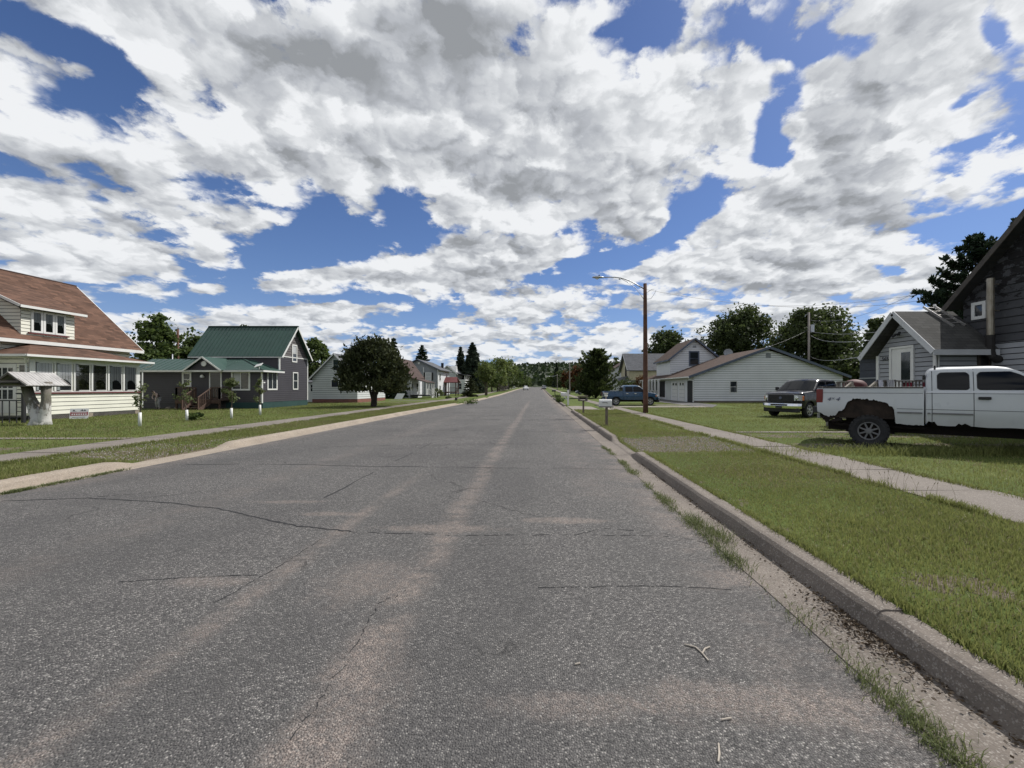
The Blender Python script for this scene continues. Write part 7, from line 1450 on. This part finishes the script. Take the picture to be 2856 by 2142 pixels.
for (px, s_, lb) in ((470, .16, 'pale round stone by the charcoal wall, the larger of two'), (491, .10, 'pale little stone by the charcoal wall, the smaller of two')):
    x, y = PX(px, 29.2), 29.2; bm = bmesh.new(); bmesh.ops.create_icosphere(bm, subdivisions=2, radius=s_); me = bpy.data.meshes.new('stone'); [setattr(v, 'co', Vector((v.co.x*1.3, v.co.y, v.co.z*.8))*rnd.uniform(.9, 1.1)) for v in bm.verts]; bm.to_mesh(me); bm.free(); me.materials.append(mt_walk); o = bpy.data.objects.new('stone', me); C.objects.link(o); o.location = (x, y, .2); tag(o, lb, 'stone', 'stones at the wall foot')
# rag on the black pickup bonnet, red canopy and clutter on the deck side
o = MB(); rs = np.random.RandomState(4)
for k in range(9): o.obox((rs.normal()*.10, rs.normal()*.06, .02+rs.uniform(0,.06)), (rs.uniform(.04,.11),rs.normal()*.03,rs.normal()*.02), (rs.normal()*.02,rs.uniform(.03,.06),0), (0,0,rs.uniform(.012,.03)))
o = o.build('rag', weathered('brown rag', (.10,.075,.055), .95), None, world=False, bevel=.01); o.location = Vector((math.cos(ang)*(-1.25), math.sin(ang)*(-1.25), 0))+Vector((nx, ny, .15+1.27))+Vector((.12,-.1,0)); o.rotation_euler = (0,0,ang); tag(o, 'crumpled brown rag below the windshield of the black pickup', 'rag')
T = empty('red_canoe', (14.4, 18.6, .15), 0, 'dark red upturned canoe on trestles behind the left end of the entry deck', 'canoe'); m = MB(); n = 16
for i in range(n+1):
    f = i/n; w = .42*math.sin(math.pi*f)**.7; 
    for k in range(9): a = math.pi*k/8; m.v.append((13.75+1.1*f, 18.6+math.cos(a)*w, 1.70+math.sin(a)*(.32*math.sin(math.pi*f)**.5+.02)))
for i in range(n):
    for k in range(8): a = i*9+k; m.f.append((a, a+1, a+10, a+9))
m.build('hull', MT('canoe red', (.07,.010,.012), .7).m, T, smooth=True)
for x in (14.0, 14.6): mm = MB(); mm.bar((x,18.2,.15),(x,18.55,1.75), .06); mm.bar((x,19.0,.15),(x,18.65,1.75), .06); mm.bar((x,18.25,1.72),(x,18.95,1.72), .07); mm.build('trestle', WOODP, T)
# twigs and litter on the asphalt
def twig(pts, label):
    z = lambda x_, y_: float(crown(np.float64(x_), np.float64(y_)))+.006; P_ = [rp(*p) for p in pts]; tag(MB().tube([(x_, y_, z(x_, y_)) for x_, y_ in P_], [.004+.0015*(i % 2) for i in range(len(P_))], 6).build('twig', WOODP, None, world=False), label, 'twig', 'twigs lying on the asphalt')
twig([(1909,1808),(1940,1816),(1958,1832),(1976,1854)], 'pale forked twig lying right of the road middle'); twig([(1958,1834),(1966,1820),(1980,1814)], 'short side twig beside the pale forked twig')
twig([(2012,2022),(2040,2017)], 'pale wood chip near the bottom, right of the centre'); twig([(2004,2090),(2006,2120),(2003,2142)], 'upright straw at the bottom edge of the view')
twig([(1604,1869),(1618,1866)], 'tiny dark bark chip left of the forked twig')
# white board ramp leaning in the yard of the porch house
x, y = PX(1112, 54), 54.; o = MB().prism([(0,0,.0),(1.0,0,.0),(1.35,.2,.75),(.35,.2,.75)], (0,.05,0)).build('board', WSID, None, world=False); o.location = (x-.6, y, .17); tag(o, 'white board leaning beside the white railed porch', 'board')
# ================================================================ separate loose pieces into parts of their own
def loose_split(o):
    bm = bmesh.new(); bm.from_mesh(o.data); bm.verts.ensure_lookup_table(); seen = set(); groups = []
    for v in bm.verts:
        if v.index in seen: continue
        st = [v]; seen.add(v.index); g = []
        while st:
            w = st.pop(); g.append(w.index)
            for e_ in w.link_edges:
                u_ = e_.other_vert(w)
                if u_.index not in seen: seen.add(u_.index); st.append(u_)
        groups.append(set(g))
    bm.free()
    if len(groups) < 2: return
    base_ = o.data
    for i, g in enumerate(groups):
        b2 = bmesh.new(); b2.from_mesh(base_); b2.verts.ensure_lookup_table(); bmesh.ops.delete(b2, geom=[v for v in b2.verts if v.index not in g], context='VERTS')
        me = base_.copy(); b2.to_mesh(me); b2.free(); me.name = base_.name
        if i == 0: o.data = me
        else: c = o.copy(); c.data = me; C.objects.link(c); c.parent = o.parent
for o in list(bpy.data.objects):
    if o.type == 'MESH' and o.parent and o.name.split('.')[0] in ('post', 'corner_board', 'shutter', 'pier', 'wheel_well', 'rake_board', 'bed_rail', 'picket', 'rafter', 'side_moulding', 'pipe', 'foundation'): loose_split(o)
